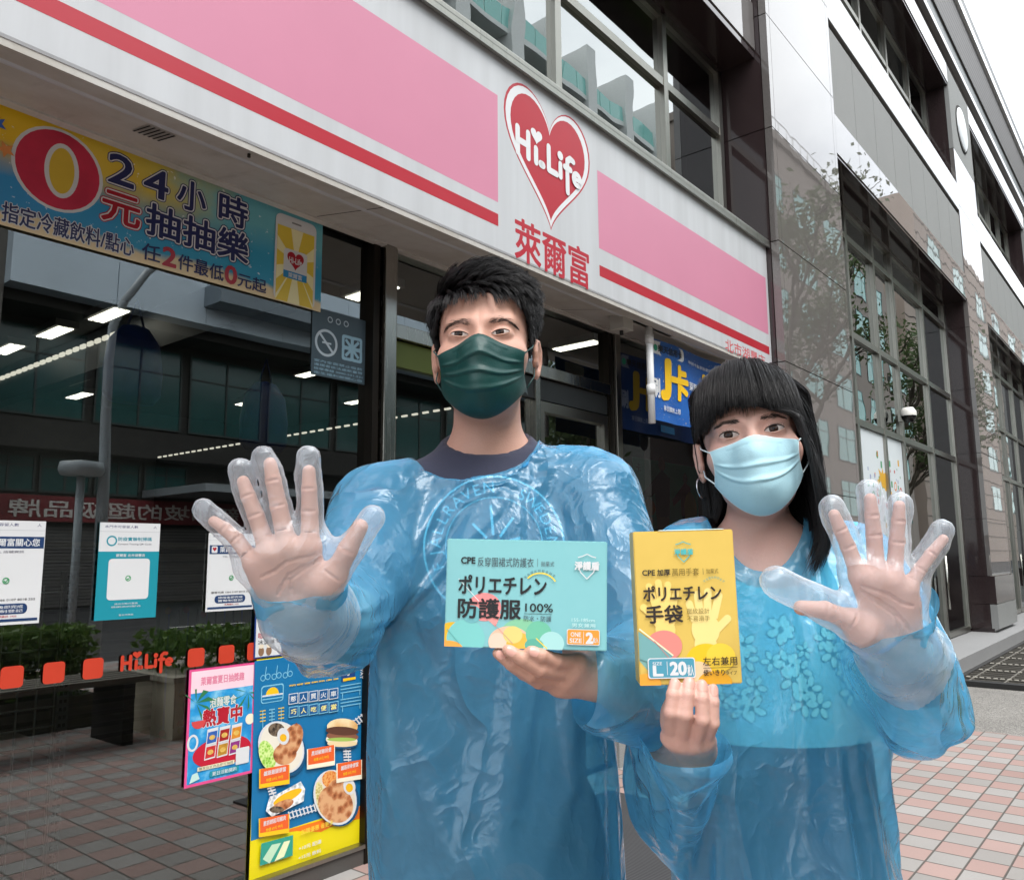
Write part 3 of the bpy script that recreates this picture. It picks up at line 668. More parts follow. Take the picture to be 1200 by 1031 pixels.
o, f = poster('banner', 'printed beach banner with a big red zero across the top of the shop glass', 'banner', -0.35, 2.14, 2.365, 2.775, 2.865, mat_banner())
WR = P('#c62f4c', 0.4, var=0.35, scale=9)
f.ell(1.035, 2.613, 0.148, 0.148, WHITE); f.ell(1.035, 2.613, 0.136, 0.138, WR); f.ell(1.045, 2.613, 0.056, 0.098, WHITE); f.ell(1.045, 2.613, 0.041, 0.082, P('#d9b83c', 0.4))
for body, a, c, e, g, m in (('2', 1.20, 2.635, 1.29, 2.745, NAVY), ('4', 1.33, 2.633, 1.42, 2.742, NAVY), ('小', 1.46, 2.628, 1.575, 2.745, NAVY), ('時', 1.635, 2.625, 1.76, 2.748, NAVY), ('元', 1.185, 2.487, 1.32, 2.60, RED), ('抽', 1.345, 2.483, 1.475, 2.605, NAVY), ('抽', 1.49, 2.483, 1.62, 2.605, NAVY), ('樂', 1.635, 2.48, 1.77, 2.605, NAVY)):
    f.text(body, a, c, e, g, m, 0.11); f.text(body, a, c, e, g, WHITE, 0.075); f.text(body, a, c, e, g, m, 0.03)
f.text('指定冷藏飲料/點心', 0.875, 2.378, 1.305, 2.445, WHITE, 0.06); f.text('指定冷藏飲料/點心', 0.875, 2.378, 1.305, 2.445, NAVY, 0.018)
f.text('任', 1.335, 2.382, 1.405, 2.445, NAVY, 0.018); f.text('2', 1.415, 2.382, 1.465, 2.452, RED, 0.05); f.text('件最低', 1.475, 2.380, 1.665, 2.442, NAVY, 0.018); f.text('0', 1.672, 2.38, 1.722, 2.452, RED, 0.05); f.text('元起', 1.728, 2.378, 1.86, 2.436, NAVY, 0.018)
put(f, 'lettering', o)
f.k += 1
ph = P('#e6c944', 0.4, var=0.03); f.rrect(1.895, 2.366, 2.105, 2.752, 0.03, WHITE); f.rect(1.905, 2.368, 2.095, 2.70, ph)
for i in range(14):
    a = R_(i*360/14+6); c = R_(i*360/14+18); L = 0.30; pts = [(2.0, 2.55)]+[(2.0+max(-.094, min(.094, L*math.cos(q))), 2.55+max(-.181, min(.149, L*math.sin(q)))) for q in (a, c)]
    f.poly(pts, P('#f5ecb8', 0.4), False)
f.k += 1; f.rrect(1.94, 2.475, 2.06, 2.605, 0.015, WHITE); f.poly(heart_pts(2.0, 2.555, 0.085, 0.08), RED); f.text('Hi-Life', 1.968, 2.545, 2.032, 2.572, WHITE, 0.03); f.rect(1.94, 2.475, 2.06, 2.507, P('#2a8ac0', 0.4)); f.text('萊爾富', 1.965, 2.480, 2.035, 2.502, WHITE, 0.02)
f.rrect(1.975, 2.722, 2.025, 2.730, 0.004, P('#888888', 0.5)); put(f, 'phone_picture', o)
for x, z_ in ((0.84, 2.70), (0.87, 2.62)):
    f.poly([(x+(0.03 if i % 2 else 0.013)*math.cos(R_(i*36+10)), z_+(0.03 if i % 2 else 0.013)*math.sin(R_(i*36+10))) for i in range(10)], P('#3a6cc0', 0.4) if z_ > 2.65 else P('#e09050', 0.4))
put(f, 'star_print', o)
# --- notices (their codes are left blank)
def notice(label, s0, s1, z0, z1, style):
    o, f = poster('notice', label, 'notice', s0, s1, z0, z1, 2.868, WHITE if style != 'teal' else TEALC, 'health notices taped to the shop glass'); w_, h_ = s1-s0, z1-z0
    X = lambda u: s0+u*w_; Z = lambda v: z0+v*h_
    f.text('本門市可容留人數', X(.08), Z(.945), X(.62), Z(.975), P('#3c3f6e', .5), .01); f.text('人', X(.88), Z(.945), X(.94), Z(.975), P('#3c3f6e', .5), .01)
    if style == 'teal':
        f.rect(X(0), Z(.70), X(1), Z(1), WHITE); f.text('本門市可容留人數', X(.08), Z(.945), X(.62), Z(.972), P('#3c3f6e', .5), .01); f.text('人', X(.88), Z(.945), X(.94), Z(.972), P('#3c3f6e', .5), .01)
        f.rect(X(0), Z(.905), X(1), Z(.909), P('#b9bcc0', .5)); f.text('防疫實聯制掃碼', X(.30), Z(.81), X(.86), Z(.85), TEALC, .02); f.text('Contact Tracing QR Code', X(.30), Z(.765), X(.86), Z(.785), P('#444455', .5), .01); f.ring(X(.2), Z(.81), .018, .018, .005, TEALC)
        f.text('萊爾富 北市湖豐店', X(.28), Z(.645), X(.76), Z(.675), WHITE, .02); f.rrect(X(.17), Z(.20), X(.85), Z(.625), .012, WHITE); put(f, 'print', o)
        f.text('請出示簡訊畫面', X(.30), Z(.15), X(.68), Z(.168), WHITE, .0); f.text('感謝您的配合', X(.25), Z(.12), X(.74), Z(.138), WHITE, 0); f.text('臺北市政府', X(.38), Z(.035), X(.62), Z(.052), WHITE, 0)
    else:
        f.rect(X(0), Z(.905), X(1), Z(.909), P('#b9bcc0', .5)); f.rect(X(.03), Z(.73), X(.99), Z(.845), P('#1c3a66', .4)); f.rrect(X(.07), Z(.745), X(.19), Z(.832), .004, WHITE); f.poly(heart_pts(X(.13), Z(.79), .016, .016), RED)
        f.text('萊爾富關心您', X(.24), Z(.752), X(.93), Z(.826), WHITE, .02); f.text('TEL 店號資訊', X(.3), Z(.685), X(.72), Z(.71), P('#555566', .5), 0)
        f.text('顧客代碼 1566 0107 8018 252', X(.1), Z(.225), X(.92), Z(.252), INK, .005); f.rrect(X(.17), Z(.10), X(.82), Z(.20), .014, P('#1c3a66', .4)); f.text('掃描後即完成', X(.24), Z(.155), X(.76), Z(.185), WHITE, .01); f.text('實聯制登記', X(.24), Z(.115), X(.76), Z(.145), WHITE, .01); f.rect(X(.03), Z(.03), X(.97), Z(.055), P('#1c3a66', .4)); f.text('免費簡訊 1922', X(.38), Z(.07), X(.68), Z(.09), RED, .01)
    f.ring(X(.5), Z(.42), .010, .010, .003, P('#3a9a60', .4)); f.line(X(.475), Z(.42), X(.495), Z(.405), .003, P('#3a9a60', .4)); f.line(X(.495), Z(.405), X(.535), Z(.44), .003, P('#3a9a60', .4)); put(f, 'lettering', o)
notice('white notice with a navy heading, leftmost on the shop glass and cut by the frame', 0.868, 1.078, 1.09, 1.414, 'navy')
notice('teal and white health notice between the two white notices on the glass', 1.25, 1.463, 1.085, 1.416, 'teal')
notice('white notice with a navy heading half hidden by the man\'s gloved hand', 1.655, 1.857, 1.092, 1.386, 'navy')
# --- red decals
for i, (a, who) in enumerate(((0.857, 'at the frame edge'), (0.98, 'second from the frame edge'), (1.103, 'under the teal notice on its left'), (1.226, 'just left of the red wordmark'), (1.595, 'first right of the red wordmark'), (1.719, 'second right of the red wordmark'), (1.841, 'beside the red and white card'))):
    b = MB(); fl = Flat((0, 2.872, 0), (1, 0, 0), (0, 0, 1), (0, -1, 0)); fl.rrect(a, 0.895, a+0.066, 0.962, 0.012, P('#c23a22', 0.5, var=0.1)); tagit(fl.mb.build('square_decal'), 'rounded red square decal on the shop glass, '+who, 'decal', 'red decals along the shop glass')
fl = Flat((0, 2.872, 0), (1, 0, 0), (0, 0, 1), (0, -1, 0)); hilife(fl, 1.35, 0.888, 0.187, 0.085, P('#c23a22', 0.5)); tagit(fl.mb.build('wordmark_decal'), 'red rounded word mark decal low on the shop glass', 'decal')
# --- red and white card
o, f = poster('notice_card', 'small red and white card above the blue food poster', 'card', 1.868, 2.0, 0.90, 1.097, 2.867, P('#23407e', 0.4))
f.rect(1.874, 0.905, 1.994, 1.09, WHITE); f.rect(1.874, 1.06, 1.994, 1.09, RED); f.rect(1.884, 1.035, 1.98, 1.05, RED); f.ring(1.90, 1.018, .012, .012, .005, RED); f.text('哈拉', 1.92, 1.008, 1.97, 1.028, RED, .02); f.text('咖啡', 1.884, .975, 1.95, .998, RED, .02); f.text('冰淇淋', 1.884, .95, 1.96, .97, INK, .01)
for q in (1.90, 1.935): f.ell(q, .925, .013, .018, P('#8a6a50', .5)); f.ell(q, .945, .012, .008, P('#e9dcc4', .5))
put(f, 'print', o)
# --- pink poster
def mat_pool():
    t = NT('printed_pool_water'); v = t.obj(); n = t.noise(v, 18, 4); c = t.ramp(n, [(0.3, lin('#1c78bc')), (0.55, lin('#2f9bd6')), (0.75, lin('#8fd0ea'))]); return t.done(t.bsdf(c, 0.35, 0.4))
o, f = poster('promotion_poster', 'pink bordered summer poster with snack bags and a blue pool', 'poster', 1.603, 1.88, 0.472, 0.886, 2.869, P('#e2508c', 0.4, var=0.04))
f.rect(1.612, 0.482, 1.871, 0.878, P('#f3d3de', .4)); f.rect(1.612, .482, 1.871, .80, mat_pool()); put(f, 'background_print', o)
pz = lambda x, y: sz(x/2.945, 590+y/2.945, 2.869)
f.text('萊爾富夏日抽獎趣', 1.65, .825, 1.83, .855, P('#e0849f', .4), .03)
f.text('泡麵零食', 1.69, .74, 1.80, .775, P('#3c8a52', .4), .06); f.text('泡麵零食', 1.69, .74, 1.80, .775, WHITE, .02)
for m, of in ((WHITE, .09), (P('#b0182c', .4), .045)): f.text('熱賣中', 1.665, .675, 1.825, .735, m, of)
put(f, 'lettering', o)
LG = P('#2f7a4c', .5)
for cx, cz, sg in ((1.635, .765, 1), (1.85, .775, -1)):
    for i in range(7):
        a = R_(-70+i*40) if sg > 0 else R_(110+i*40); f.poly([(cx, cz), (cx+.05*math.cos(a)-.008*math.sin(a), cz+.05*math.sin(a)+.008*math.cos(a)), (cx+.075*math.cos(a), cz+.06*math.sin(a)-.01)], LG, False)
f.k += 1
f.ell(1.75, .575, .12, .055, P('#c01a34', .4)); f.ell(1.648, .70, .028, .028, P('#d24a4a', .4), a0=180, a1=360); f.ring(1.628, .625, .022, .03, .008, WHITE); f.ell(1.862, .675, .02, .02, P('#f3ead0', .4))
BAGC = ['#c53030', '#b8862c', '#8a2f7c', '#2f5fae', '#a02020', '#d98a2a']
for i in range(6):
    cx, cz = 1.70+(i % 3)*.05+.004*(i//3), .585+(i//3)*.052; f.k += 1
    f.poly([(cx-.024, cz-.03), (cx+.02, cz-.027), (cx+.024, cz+.03), (cx-.02, cz+.027)], WHITE); f.poly([(cx-.021, cz-.025), (cx+.017, cz-.022), (cx+.021, cz+.018), (cx-.017, cz+.016)], P(BAGC[i], .35, var=.5, scale=60)); f.ell(cx, cz-.004, .012, .009, P('#e8b45a', .4, var=.5, scale=80))
f.rect(1.65, .522, 1.80, .536, P('#e8e2c0', .5)); f.text('購買指定商品即可抽獎', 1.655, .524, 1.795, .534, INK, 0); f.rect(1.70, .492, 1.82, .512, TEALC); f.text('夏日活動開跑', 1.71, .495, 1.81, .509, WHITE, .01); f.rrect(1.805, .515, 1.862, .575, .004, WHITE); f.poly([(1.62, .485), (1.66, .495), (1.65, .52), (1.63, .515)], P('#bfe0d8', .5))
put(f, 'picture_print', o)
# --- blue food poster
def mat_food(name, cols, sc):
    t = NT(name); v = t.obj(); n = t.noise(v, sc, 6, 0.65); vo = t.n('TexVoronoi'); t.l(v, vo.inputs['Vector']); vo.inputs['Scale'].default_value = sc*1.5
    k = t.math('MULTIPLY_ADD', vo.outputs['Distance'], 0.5, t.math('MULTIPLY', n, 0.8)); c = t.ramp(k, [(0.25+0.5*i/(len(cols)-1), lin(q)) for i, q in enumerate(cols)]); return t.done(t.bsdf(c, 0.35, 0.4))
MEAT = mat_food('printed_meat', ['#3a1d12', '#7a4226', '#b8744a', '#d9a678'], 22); GREENS = mat_food('printed_greens', ['#3f7a1e', '#8cc83c', '#d6ec9a'], 60); MUSH = mat_food('printed_mushroom', ['#15110f', '#3d332c', '#7a6a58'], 60); CARROT = mat_food('printed_carrot', ['#8a3a14', '#d8702a', '#e8a860'], 70); RICE = mat_food('printed_beans', ['#6a5a20', '#b5a04a', '#e0d6a0'], 80); BUN = mat_food('printed_bun', ['#b07a3c', '#e0b070', '#f3dcae'], 8); FOIL = mat_food('printed_foil', ['#6d7274', '#b9bec0', '#f0f2f2'], 40); EGGY = P('#f2b91e', .4); BLUEP = P('#1273a8', .4, var=0.12, scale=3)
o, f = poster('food_poster', 'large blue and yellow lunch box poster on the shop glass beside the man', 'poster', 1.882, 2.455, 0.08, 0.895, 2.866, P('#e9d713', .4, var=.05))
q = lambda x, y: sz(280+x/3.541, 740+y/3.541, 2.866)
def QP(pts): return [q(*p) for p in pts]
def el(x, y, rx, ry, m, rot=0, n=32):
    c = math.cos(R_(rot)); s_ = math.sin(R_(rot)); f.poly(QP([(x+rx*math.cos(R_(360*i/n))*c+ry*math.sin(R_(360*i/n))*s_, y+rx*math.cos(R_(360*i/n))*s_-ry*math.sin(R_(360*i/n))*c) for i in range(n)][::-1]) if False else [q(x+rx*math.cos(R_(360*i/n))*c-ry*math.sin(R_(360*i/n))*s_, y-(rx*math.cos(R_(360*i/n))*s_+ry*math.sin(R_(360*i/n))*c)) for i in range(n)], m)
def ln(x0, y0, x1, y1, t, m): a, c = q(x0, y0), q(x1, y1); f.line(a[0], a[1], c[0], c[1], t, m)
f.poly(QP([(49, 868), (522, 715), (531, 60), (65, 122)]), BLUEP); f.poly(QP([(140, 838), (240, 826), (340, 830), (400, 800), (522, 770), (522, 715), (380, 770)]), P('#ef7d22', .4)); put(f, 'background_print', o)
LB = P('#7fc0d8', .4)
for i in range(3):
    x = 108+i*46; f.ring(*q(x-8, 192-i*6), .012, .012, .003, LB); f.ring(*q(x+12, 186-i*6), .012, .012, .003, LB); ln(x, 190-i*6, x+6, 145-i*6, .003, LB)
f.rrect(q(90, 300)[0], q(90, 300)[1], q(186, 220)[0], q(186, 212)[1], .012, LB); f.rrect(q(94, 296)[0], q(94, 296)[1], q(182, 220)[0], q(182, 218)[1], .01, BLUEP); f.ell(*q(138, 262), .03, .03, GOLD, 24, True, 0, 180); ln(96, 268, 182, 256, .006, WHITE); ln(96, 282, 182, 270, .004, LB)
for i in range(3):
    x = 98+i*38
    for k in range(4): ln(x-12, 330-i*6+k*14, x+12, 326-i*6+k*14, .004, GOLD if i != 1 else LB)
    ln(x, 325-i*6, x, 400-i*6, .003, LB)
for k in range(2):
    for j in range(3): ln(420, 226+k*56+j*14, 505, 212+k*56+j*14, .004, LB)
    ln(428, 255+k*56, 428, 276+k*56, .004, LB); ln(500, 240+k*56, 500, 262+k*56, .004, LB)
f.poly(QP([(424, 140), (480, 132), (480, 195), (424, 206)]), P('#16407a', .4)); ln(430, 150, 452, 180, .007, WHITE); ln(452, 180, 474, 144, .007, WHITE); f.poly(QP([(430, 206), (482, 196), (482, 186), (430, 194)][::-1]), GOLD); put(f, 'icon_print', o)
a, c = q(205, 240), q(412, 178); f.text('萊爾富鐵路便當', a[0], a[1]+.012, c[0], c[1]-.012, GOLD, .03)
for r_, word, m in ((0, '憨人買火車', WHITE), (1, '巧人吃便當', P('#f3e48a', .4))):
    for i, ch in enumerate(word):
        x0 = 203+i*41.5; y0 = 252+r_*54-i*5.2; a = q(x0+3, y0+47); c = q(x0+38, y0+3); f.rect(a[0]-.003, a[1]-.003, c[0]+.003, c[1]+.003, WHITE if r_ == 0 else LB); f.rect(a[0], a[1], c[0], c[1], P('#16588f', .4)); f.text(ch, a[0]+.007, a[1]+.008, c[0]-.007, c[1]-.008, m, .03)
a, c = q(500, 195), q(507, 95); f.text('RAILWAY', a[0]-.045, (a[1]+c[1])/2-.009, a[0]+.06, (a[1]+c[1])/2+.009, WHITE, .01, rot=-90); put(f, 'lettering', o)
def rail(x0, y0, x1, y1, n):
    for i in range(n):
        t = i/(n-1); x, y = x0+(x1-x0)*t, y0+(y1-y0)*t; dx, dy = (y1-y0), -(x1-x0); L = math.hypot(dx, dy); ln(x-dx/L*16, y-dy/L*16, x+dx/L*16, y+dy/L*16, .006, WHITE)
    ln(x0-5, y0-9, x1-5, y1-9, .004, WHITE); ln(x0+5, y0+9, x1+5, y1+9, .004, WHITE)
rail(478, 378, 522, 345, 5); rail(444, 482, 446, 530, 5); rail(205, 760, 310, 728, 8); rail(128, 645, 138, 680, 4)
SH = P('#0d4f78', .5)
el(176, 488, 94, 116, SH, 25); el(170, 478, 92, 112, WHITE, 25); el(171, 478, 84, 103, P('#e8e2d2', .4), 25); el(112, 510, 33, 62, GREENS, 15); el(150, 405, 34, 28, MUSH); el(210, 455, 42, 80, MEAT, -25); el(185, 505, 50, 44, MEAT, 30); el(240, 420, 12, 44, MEAT, 10); el(178, 432, 25, 35, WHITE, 5); el(178, 438, 14, 16, EGGY)
el(400, 690, 92, 116, SH, 15); el(393, 685, 88, 116, WHITE, 15); el(393, 686, 81, 107, P('#ded4c0', .4), 15); el(335, 690, 20, 72, RICE, 10); el(375, 610, 36, 36, CARROT); el(395, 712, 70, 80, MEAT, 30); el(405, 650, 42, 40, MEAT); el(452, 640, 25, 34, WHITE, 10); el(452, 645, 15, 18, EGGY)
el(424, 462, 66, 22, SH); el(420, 448, 66, 26, P('#e9e3c8', .4), -4); el(423, 392, 64, 34, BUN); el(423, 432, 66, 20, P('#8a5a44', .4, var=.2), -3); el(422, 410, 68, 18, P('#5c3a2c', .4), -3); el(422, 462, 62, 14, P('#e8d2a4', .4)); el(420, 445, 60, 8, P('#9fbf5a', .4))
f.poly(QP([(105, 740), (118, 690), (250, 618), (268, 650), (262, 700), (130, 765)]), FOIL); el(195, 682, 66, 18, EGGY, 28); el(172, 720, 52, 20, MEAT, 25); el(150, 735, 30, 14, MUSH)
f.poly(QP([(80, 968), (86, 875), (218, 840), (216, 925)]), P('#2f9a86', .4)); f.poly(QP([(92, 940), (130, 880), (168, 872), (120, 958)]), P('#bfe0c0', .4)); f.poly(QP([(140, 950), (180, 868), (206, 862), (180, 930)]), P('#e6edc0', .4)); put(f, 'food_picture', o)
for x0, y0, w_, h_, t1 in ((82, 568, 118, 62, '鐵路雞腿便當'), (280, 485, 108, 66, '黑胡椒豬排堡'), (402, 545, 98, 62, '鐵路排骨便當'), (80, 772, 118, 60, '蔥抓餅起司豬肉')):
    sk = -0.17*w_
    f.poly(QP([(x0-5, y0+h_+18), (x0+w_+3, y0+h_+18+sk), (x0+w_+3, y0+sk), (x0-5, y0)]), GOLD if x0 < 100 else P('#f3ead0', .4)); f.poly(QP([(x0, y0+h_), (x0+w_, y0+h_+sk), (x0+w_, y0+sk), (x0, y0)]), ORANGE)
    a = q(x0+14, y0+28-3); c = q(x0+w_-12, y0+28-24); mid = (q(x0, y0+20)[1]+q(x0+w_, y0+20+sk)[1])/2; f.text(t1, a[0], mid-.008, c[0], mid+.010, WHITE, .02); f.text('特價 69元 99元', a[0]+.012, mid-.032, c[0]-.012, mid-.019, GOLD, .01)
a = q(240, 905); f.text('+10元 配湯', a[0], a[1], a[0]+.11, a[1]+.015, WHITE, .02); f.text('+15元 飲料', a[0], a[1]-.035, a[0]+.11, a[1]-.02, WHITE, .02); a = q(250, 840); f.text('加購優惠 省更多', a[0], a[1], a[0]+.16, a[1]+.02, P('#f3d548', .4), .01); put(f, 'label_print', o)
# --- no smoking sticker
STK = P('#8fb3c4', .5, var=.1); o, f = poster('window_sticker', 'pale blue no smoking and recycling sticker beside the steel mullion', 'sticker', 2.105, 2.405, 2.08, 2.385, 2.874, P('#41525c', .4, var=.15)); STW = P('#b9c7cf', .5)
f.ring(2.183, 2.235, .062, .062, .012, STW); f.line(2.14, 2.28, 2.226, 2.19, .011, STW); f.line(2.16, 2.235, 2.21, 2.235, .008, STW)
for i in range(4):
    a = R_(45+90*i); cx, cz = 2.328+.038*math.cos(a), 2.235+.038*math.sin(a); f.rrect(cx-.032, cz-.032, cx+.032, cz+.032, .012, STK); f.rrect(cx-.018, cz-.018, cx+.018, cz+.018, .006, P('#33424c', .4))
f.line(2.29, 2.273, 2.366, 2.197, .014, STK); f.line(2.29, 2.197, 2.366, 2.273, .014, STK)
for i in range(4): f.text(('室內全面禁止吸菸', '違規者依法處新臺幣', '檢舉專線 0800-531-531', '衛生福利部關心您')[i], 2.118, 2.142-i*.018, 2.39, 2.154-i*.018, STK, .01)
for i in range(3): f.ring(2.20+i*.045, 2.345, .014, .014, .004, STW)
put(f, 'print', o)
# --- hanging banner, its pole and a copy on the window with dimness painted into its print
def mat_blueban():
    t = NT('printed_blue_banner'); v = t.obj(); n = t.noise(v, 8, 4); n2 = t.noise(v, 90, 2); c = t.mix(n, lin('#1f4f9a'), lin('#2c69b4')); c = t.mix(t.ramp(n2, [(0.7, 0.0), (0.72, 1.0)]), c, lin('#e8d27a')); return t.done(t.bsdf(c, 0.4, 0.4))
MBB_LIGHT = mat_blueban()
def card_banner(D, s0, label, dim):
    MBB, GOLD, WHITE = (P('#13305f', .4), P('#8f7c22', .4), P('#6f7c92', .4)) if dim else (MBB_LIGHT, P('#f2c21c', 0.45, var=0.04), P('#d8dadb', 0.4, var=0.02))  # dim copy: darkened print colours stand in for the low light at the glass
    W0, z0, z1 = 1.12, 2.13, 2.655
    b = MB(); nx, nz = 24, 8; vs_ = []; fs_ = []
    wav = lambda u, v_: 0.010*math.sin(u*9+v_*2)+0.006*math.sin(u*23+1)*(1-v_)
    for j in range(nz+1):
        for i in range(nx+1): u, v_ = i/nx, j/nz; vs_.append((s0+u*W0, D+wav(u, v_), z0+v_*(z1-z0)))
    for j in range(nz):
        for i in range(nx): k = j*(nx+1)+i; fs_.append((k, k+1, k+nx+2, k+nx+1))
    b.add(vs_, fs_, MBB, True); o = b.build('hanging_banner'); tagit(o, label, 'banner')
    f = Flat((0, D, 0), (1, 0, 0), (0, 0, 1), (0, -1, 0), 0.0006); X = lambda u: s0+u
    f.rrect(X(.03), 2.56, X(.42), 2.645, .03, WHITE); f.text('樂天信用卡', X(.10), 2.578, X(.39), 2.625, INK, .03); f.ell(X(.07), 2.60, .022, .022, P('#2aa07a', .4))
    f.text('J', X(.14), 2.29, X(.23), 2.53, GOLD, .10); f.text('卡', X(.26), 2.30, X(.45), 2.52, GOLD, .06); f.text('刷', X(.03), 2.28, X(.11), 2.40, WHITE, .04); f.text('萊爾富', X(.47), 2.38, X(.66), 2.44, WHITE, .02); f.text('100元', X(.46), 2.28, X(.65), 2.34, P('#e0506a', .4), .05); f.text('10', X(.72), 2.27, X(.92), 2.52, GOLD, .08); f.text('%', X(.95), 2.30, X(1.07), 2.42, GOLD, .05); f.text('享回饋無上限', X(.14), 2.20, X(.36), 2.235, WHITE, .01); f.rect(X(.5), 2.16, X(.72), 2.21, P('#3a8ac8', .4)); f.text('立即申辦', X(.53), 2.17, X(.69), 2.2, WHITE, .01); f.text('申辦卡友享點數回饋', X(.47), 2.56, X(.9), 2.585, WHITE, 0)
    f.ell(X(1.2), 2.22, .08, .11, WHITE); f.text('點數', X(1.15), 2.22, X(1.25), 2.26, P('#2c69b4', .4), .02)
    f.mb.v = [(x, D-0.0015-0.0012*0+wav((x-s0)/W0, (z-z0)/(z1-z0))-(D-y), z) for x, y, z in f.mb.v]
    put(f, 'lettering', o)
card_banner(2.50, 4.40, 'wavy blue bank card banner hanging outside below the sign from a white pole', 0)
card_banner(2.85, 4.585, 'blue bank card banner across the top of the right shop window, dimness painted into its print', 1)
t_ = thing('banner_pole', 'white plastic pole and bar holding the blue card banner', 'pole', (4.34, 2.47, 2.1))
b = MB(); b.tube([(4.335, 2.47, 2.09), (4.335, 2.47, 2.70)], 0.022, P('#e4e6e6', .35), 16)
for z_ in (2.30, 2.62): b.tube([(4.335, 2.47, z_-.03), (4.335, 2.47, z_+.03)], 0.027, P('#dcdedd', .35), 16)
b.build('pole', t_)
b = MB(); b.box((4.10, 2.46, 2.695), (4.62, 2.485, 2.715), M_ALU); b.build('cross_bar', t_)
t_ = thing('camera_box', 'small grey junction box under the sign soffit beside the banner pole', 'box', (4.08, 2.5, 2.6))
b = MB(); b.box((4.02, 2.46, 2.625), (4.13, 2.56, 2.725), P('#a8a69f', .5), .006); b.build('body', t_)
b = MB(); b.tube([(4.075, 2.51, 2.625), (4.075, 2.51, 2.60)], .012, M_BLACK, 10); b.build('cable_gland', t_)
# --- dome camera and white window sheet on the next bay
t_ = thing('dome_camera', 'round white dome camera fixed to a mullion of the tall windows', 'security camera', (10.46, 2.5, 2.9))
b = MB(); b.box((10.42, 2.50, 2.86), (10.5, 2.57, 3.0), M_ALU); b.build('bracket', t_)
b = MB(); b.lathe([(0.0, .10), (.06, .09), (.09, .04), (.09, -.01)], P('#dfddd6', .3), 20, (10.46, 2.46, 2.93)); b.build('housing', t_)
b = MB(); b.lathe([(.085, -.012), (.08, -.05), (.05, -.085), (0.0, -.095)], P('#151515', .08), 20, (10.46, 2.46, 2.93)); b.build('dome', t_)
o, f = poster('window_sheet', 'white window sheet scattered with coloured shapes behind the raised glove', 'poster', 8.93, 10.60, 0.9, 2.63, 2.60, P('#d3dadd', .4, var=.03))
r = random.Random(5)
for i in range(85):
    x, z_ = r.uniform(9.15, 10.5), r.gauss(1.9, .35)
    if not 1.0 < z_ < 2.5: continue
    f.k = 1+i % 6; cc = P(r.choice(['#d9a520', '#2f8f5a', '#c0392b', '#d07a2a', '#2f8f5a', '#d9a520', '#8a94b8']), .4); k = r.random(); a = r.uniform(.02, .06)
    if k < .5: f.rrect(x, z_, x+a, z_+a*1.3, .01, cc)
    else: f.ring(x, z_, a, a, .02, cc)
f.k = 8; f.poly([(9.55+x, 2.05+z_) for x, z_ in ((0, .18), (.12, .13), (.16, .2), (.2, .13), (.34, .18), (.28, .02), (.2, -.04), (.1, -.02))], P('#d9a520', .4)); put(f, 'print', o)
# ------------------------------------------------------------------ things inside the shop
M_LIT = mat_emit('lit_ceiling_panel', '#fff6e4', 3.6); M_LED = mat_emit('led_strip', '#fff4e0', 0.6)
def clight(s, D, z, L=.38, w_=.075):
    t = thing('ceiling_light', 'lit louvred light panel on the dark shop ceiling', 'light', (s, D, z), 'ceiling lights inside the shop')
    b = MB(); b.box((s-w_, D-L/2-.02, z), (s+w_, D+L/2+.02, z+.05), P('#8a8a86', .5)); b.build('frame', t)
    b = MB()
    for i in range(3): b.box((s-w_+.02+i*(2*w_-.04)/3+.006, D-L/2, z-.006), (s-w_+.02+(i+1)*(2*w_-.04)/3-.006, D+L/2, z-.001), M_LIT)
    b.build('diffuser', t)
for s, D in ((2.28, 5.3), (2.22, 6.0), (2.18, 6.75), (3.05, 6.75), (2.98, 7.6), (4.2, 5.7), (1.2, 6.7), (1.3, 5.0), (3.6, 4.3), (3.3, 8.2), (5.0, 4.6), (4.6, 7.3), (5.3, 6.4), (3.1, 3.65), (4.95, 3.45), (1.1, 3.5)): clight(s, D, 2.87)  # the panel just behind the right window is added to brighten that end
t_ = thing('ceiling_bulkhead', 'dark blue ceiling bulkhead with a dashed strip of lights inside the shop', 'bulkhead', (2.5, 6, 2.6))
b = MB(); b.box((2.44, 3.6, 2.62), (2.56, 8.8, 2.90), P('#10202e', .5)); b.build('beam', t_)
b = MB()
for i in range(24): b.box((2.42, 5.4+i*.12, 2.80), (2.438, 5.47+i*.12, 2.83), M_LED)
b.build('led_strip', t_)
t_ = thing('partition_wall', 'dark grey partition wall with a bright dashed top edge deep in the shop', 'partition', (4.4, 6, 0))
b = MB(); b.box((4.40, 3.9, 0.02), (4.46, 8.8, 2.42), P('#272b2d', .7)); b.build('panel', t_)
b = MB()
for i in range(40): b.box((4.385, 4.0+i*.12, 2.40), (4.399, 4.06+i*.12, 2.415), M_LED)
b.build('led_strip', t_)
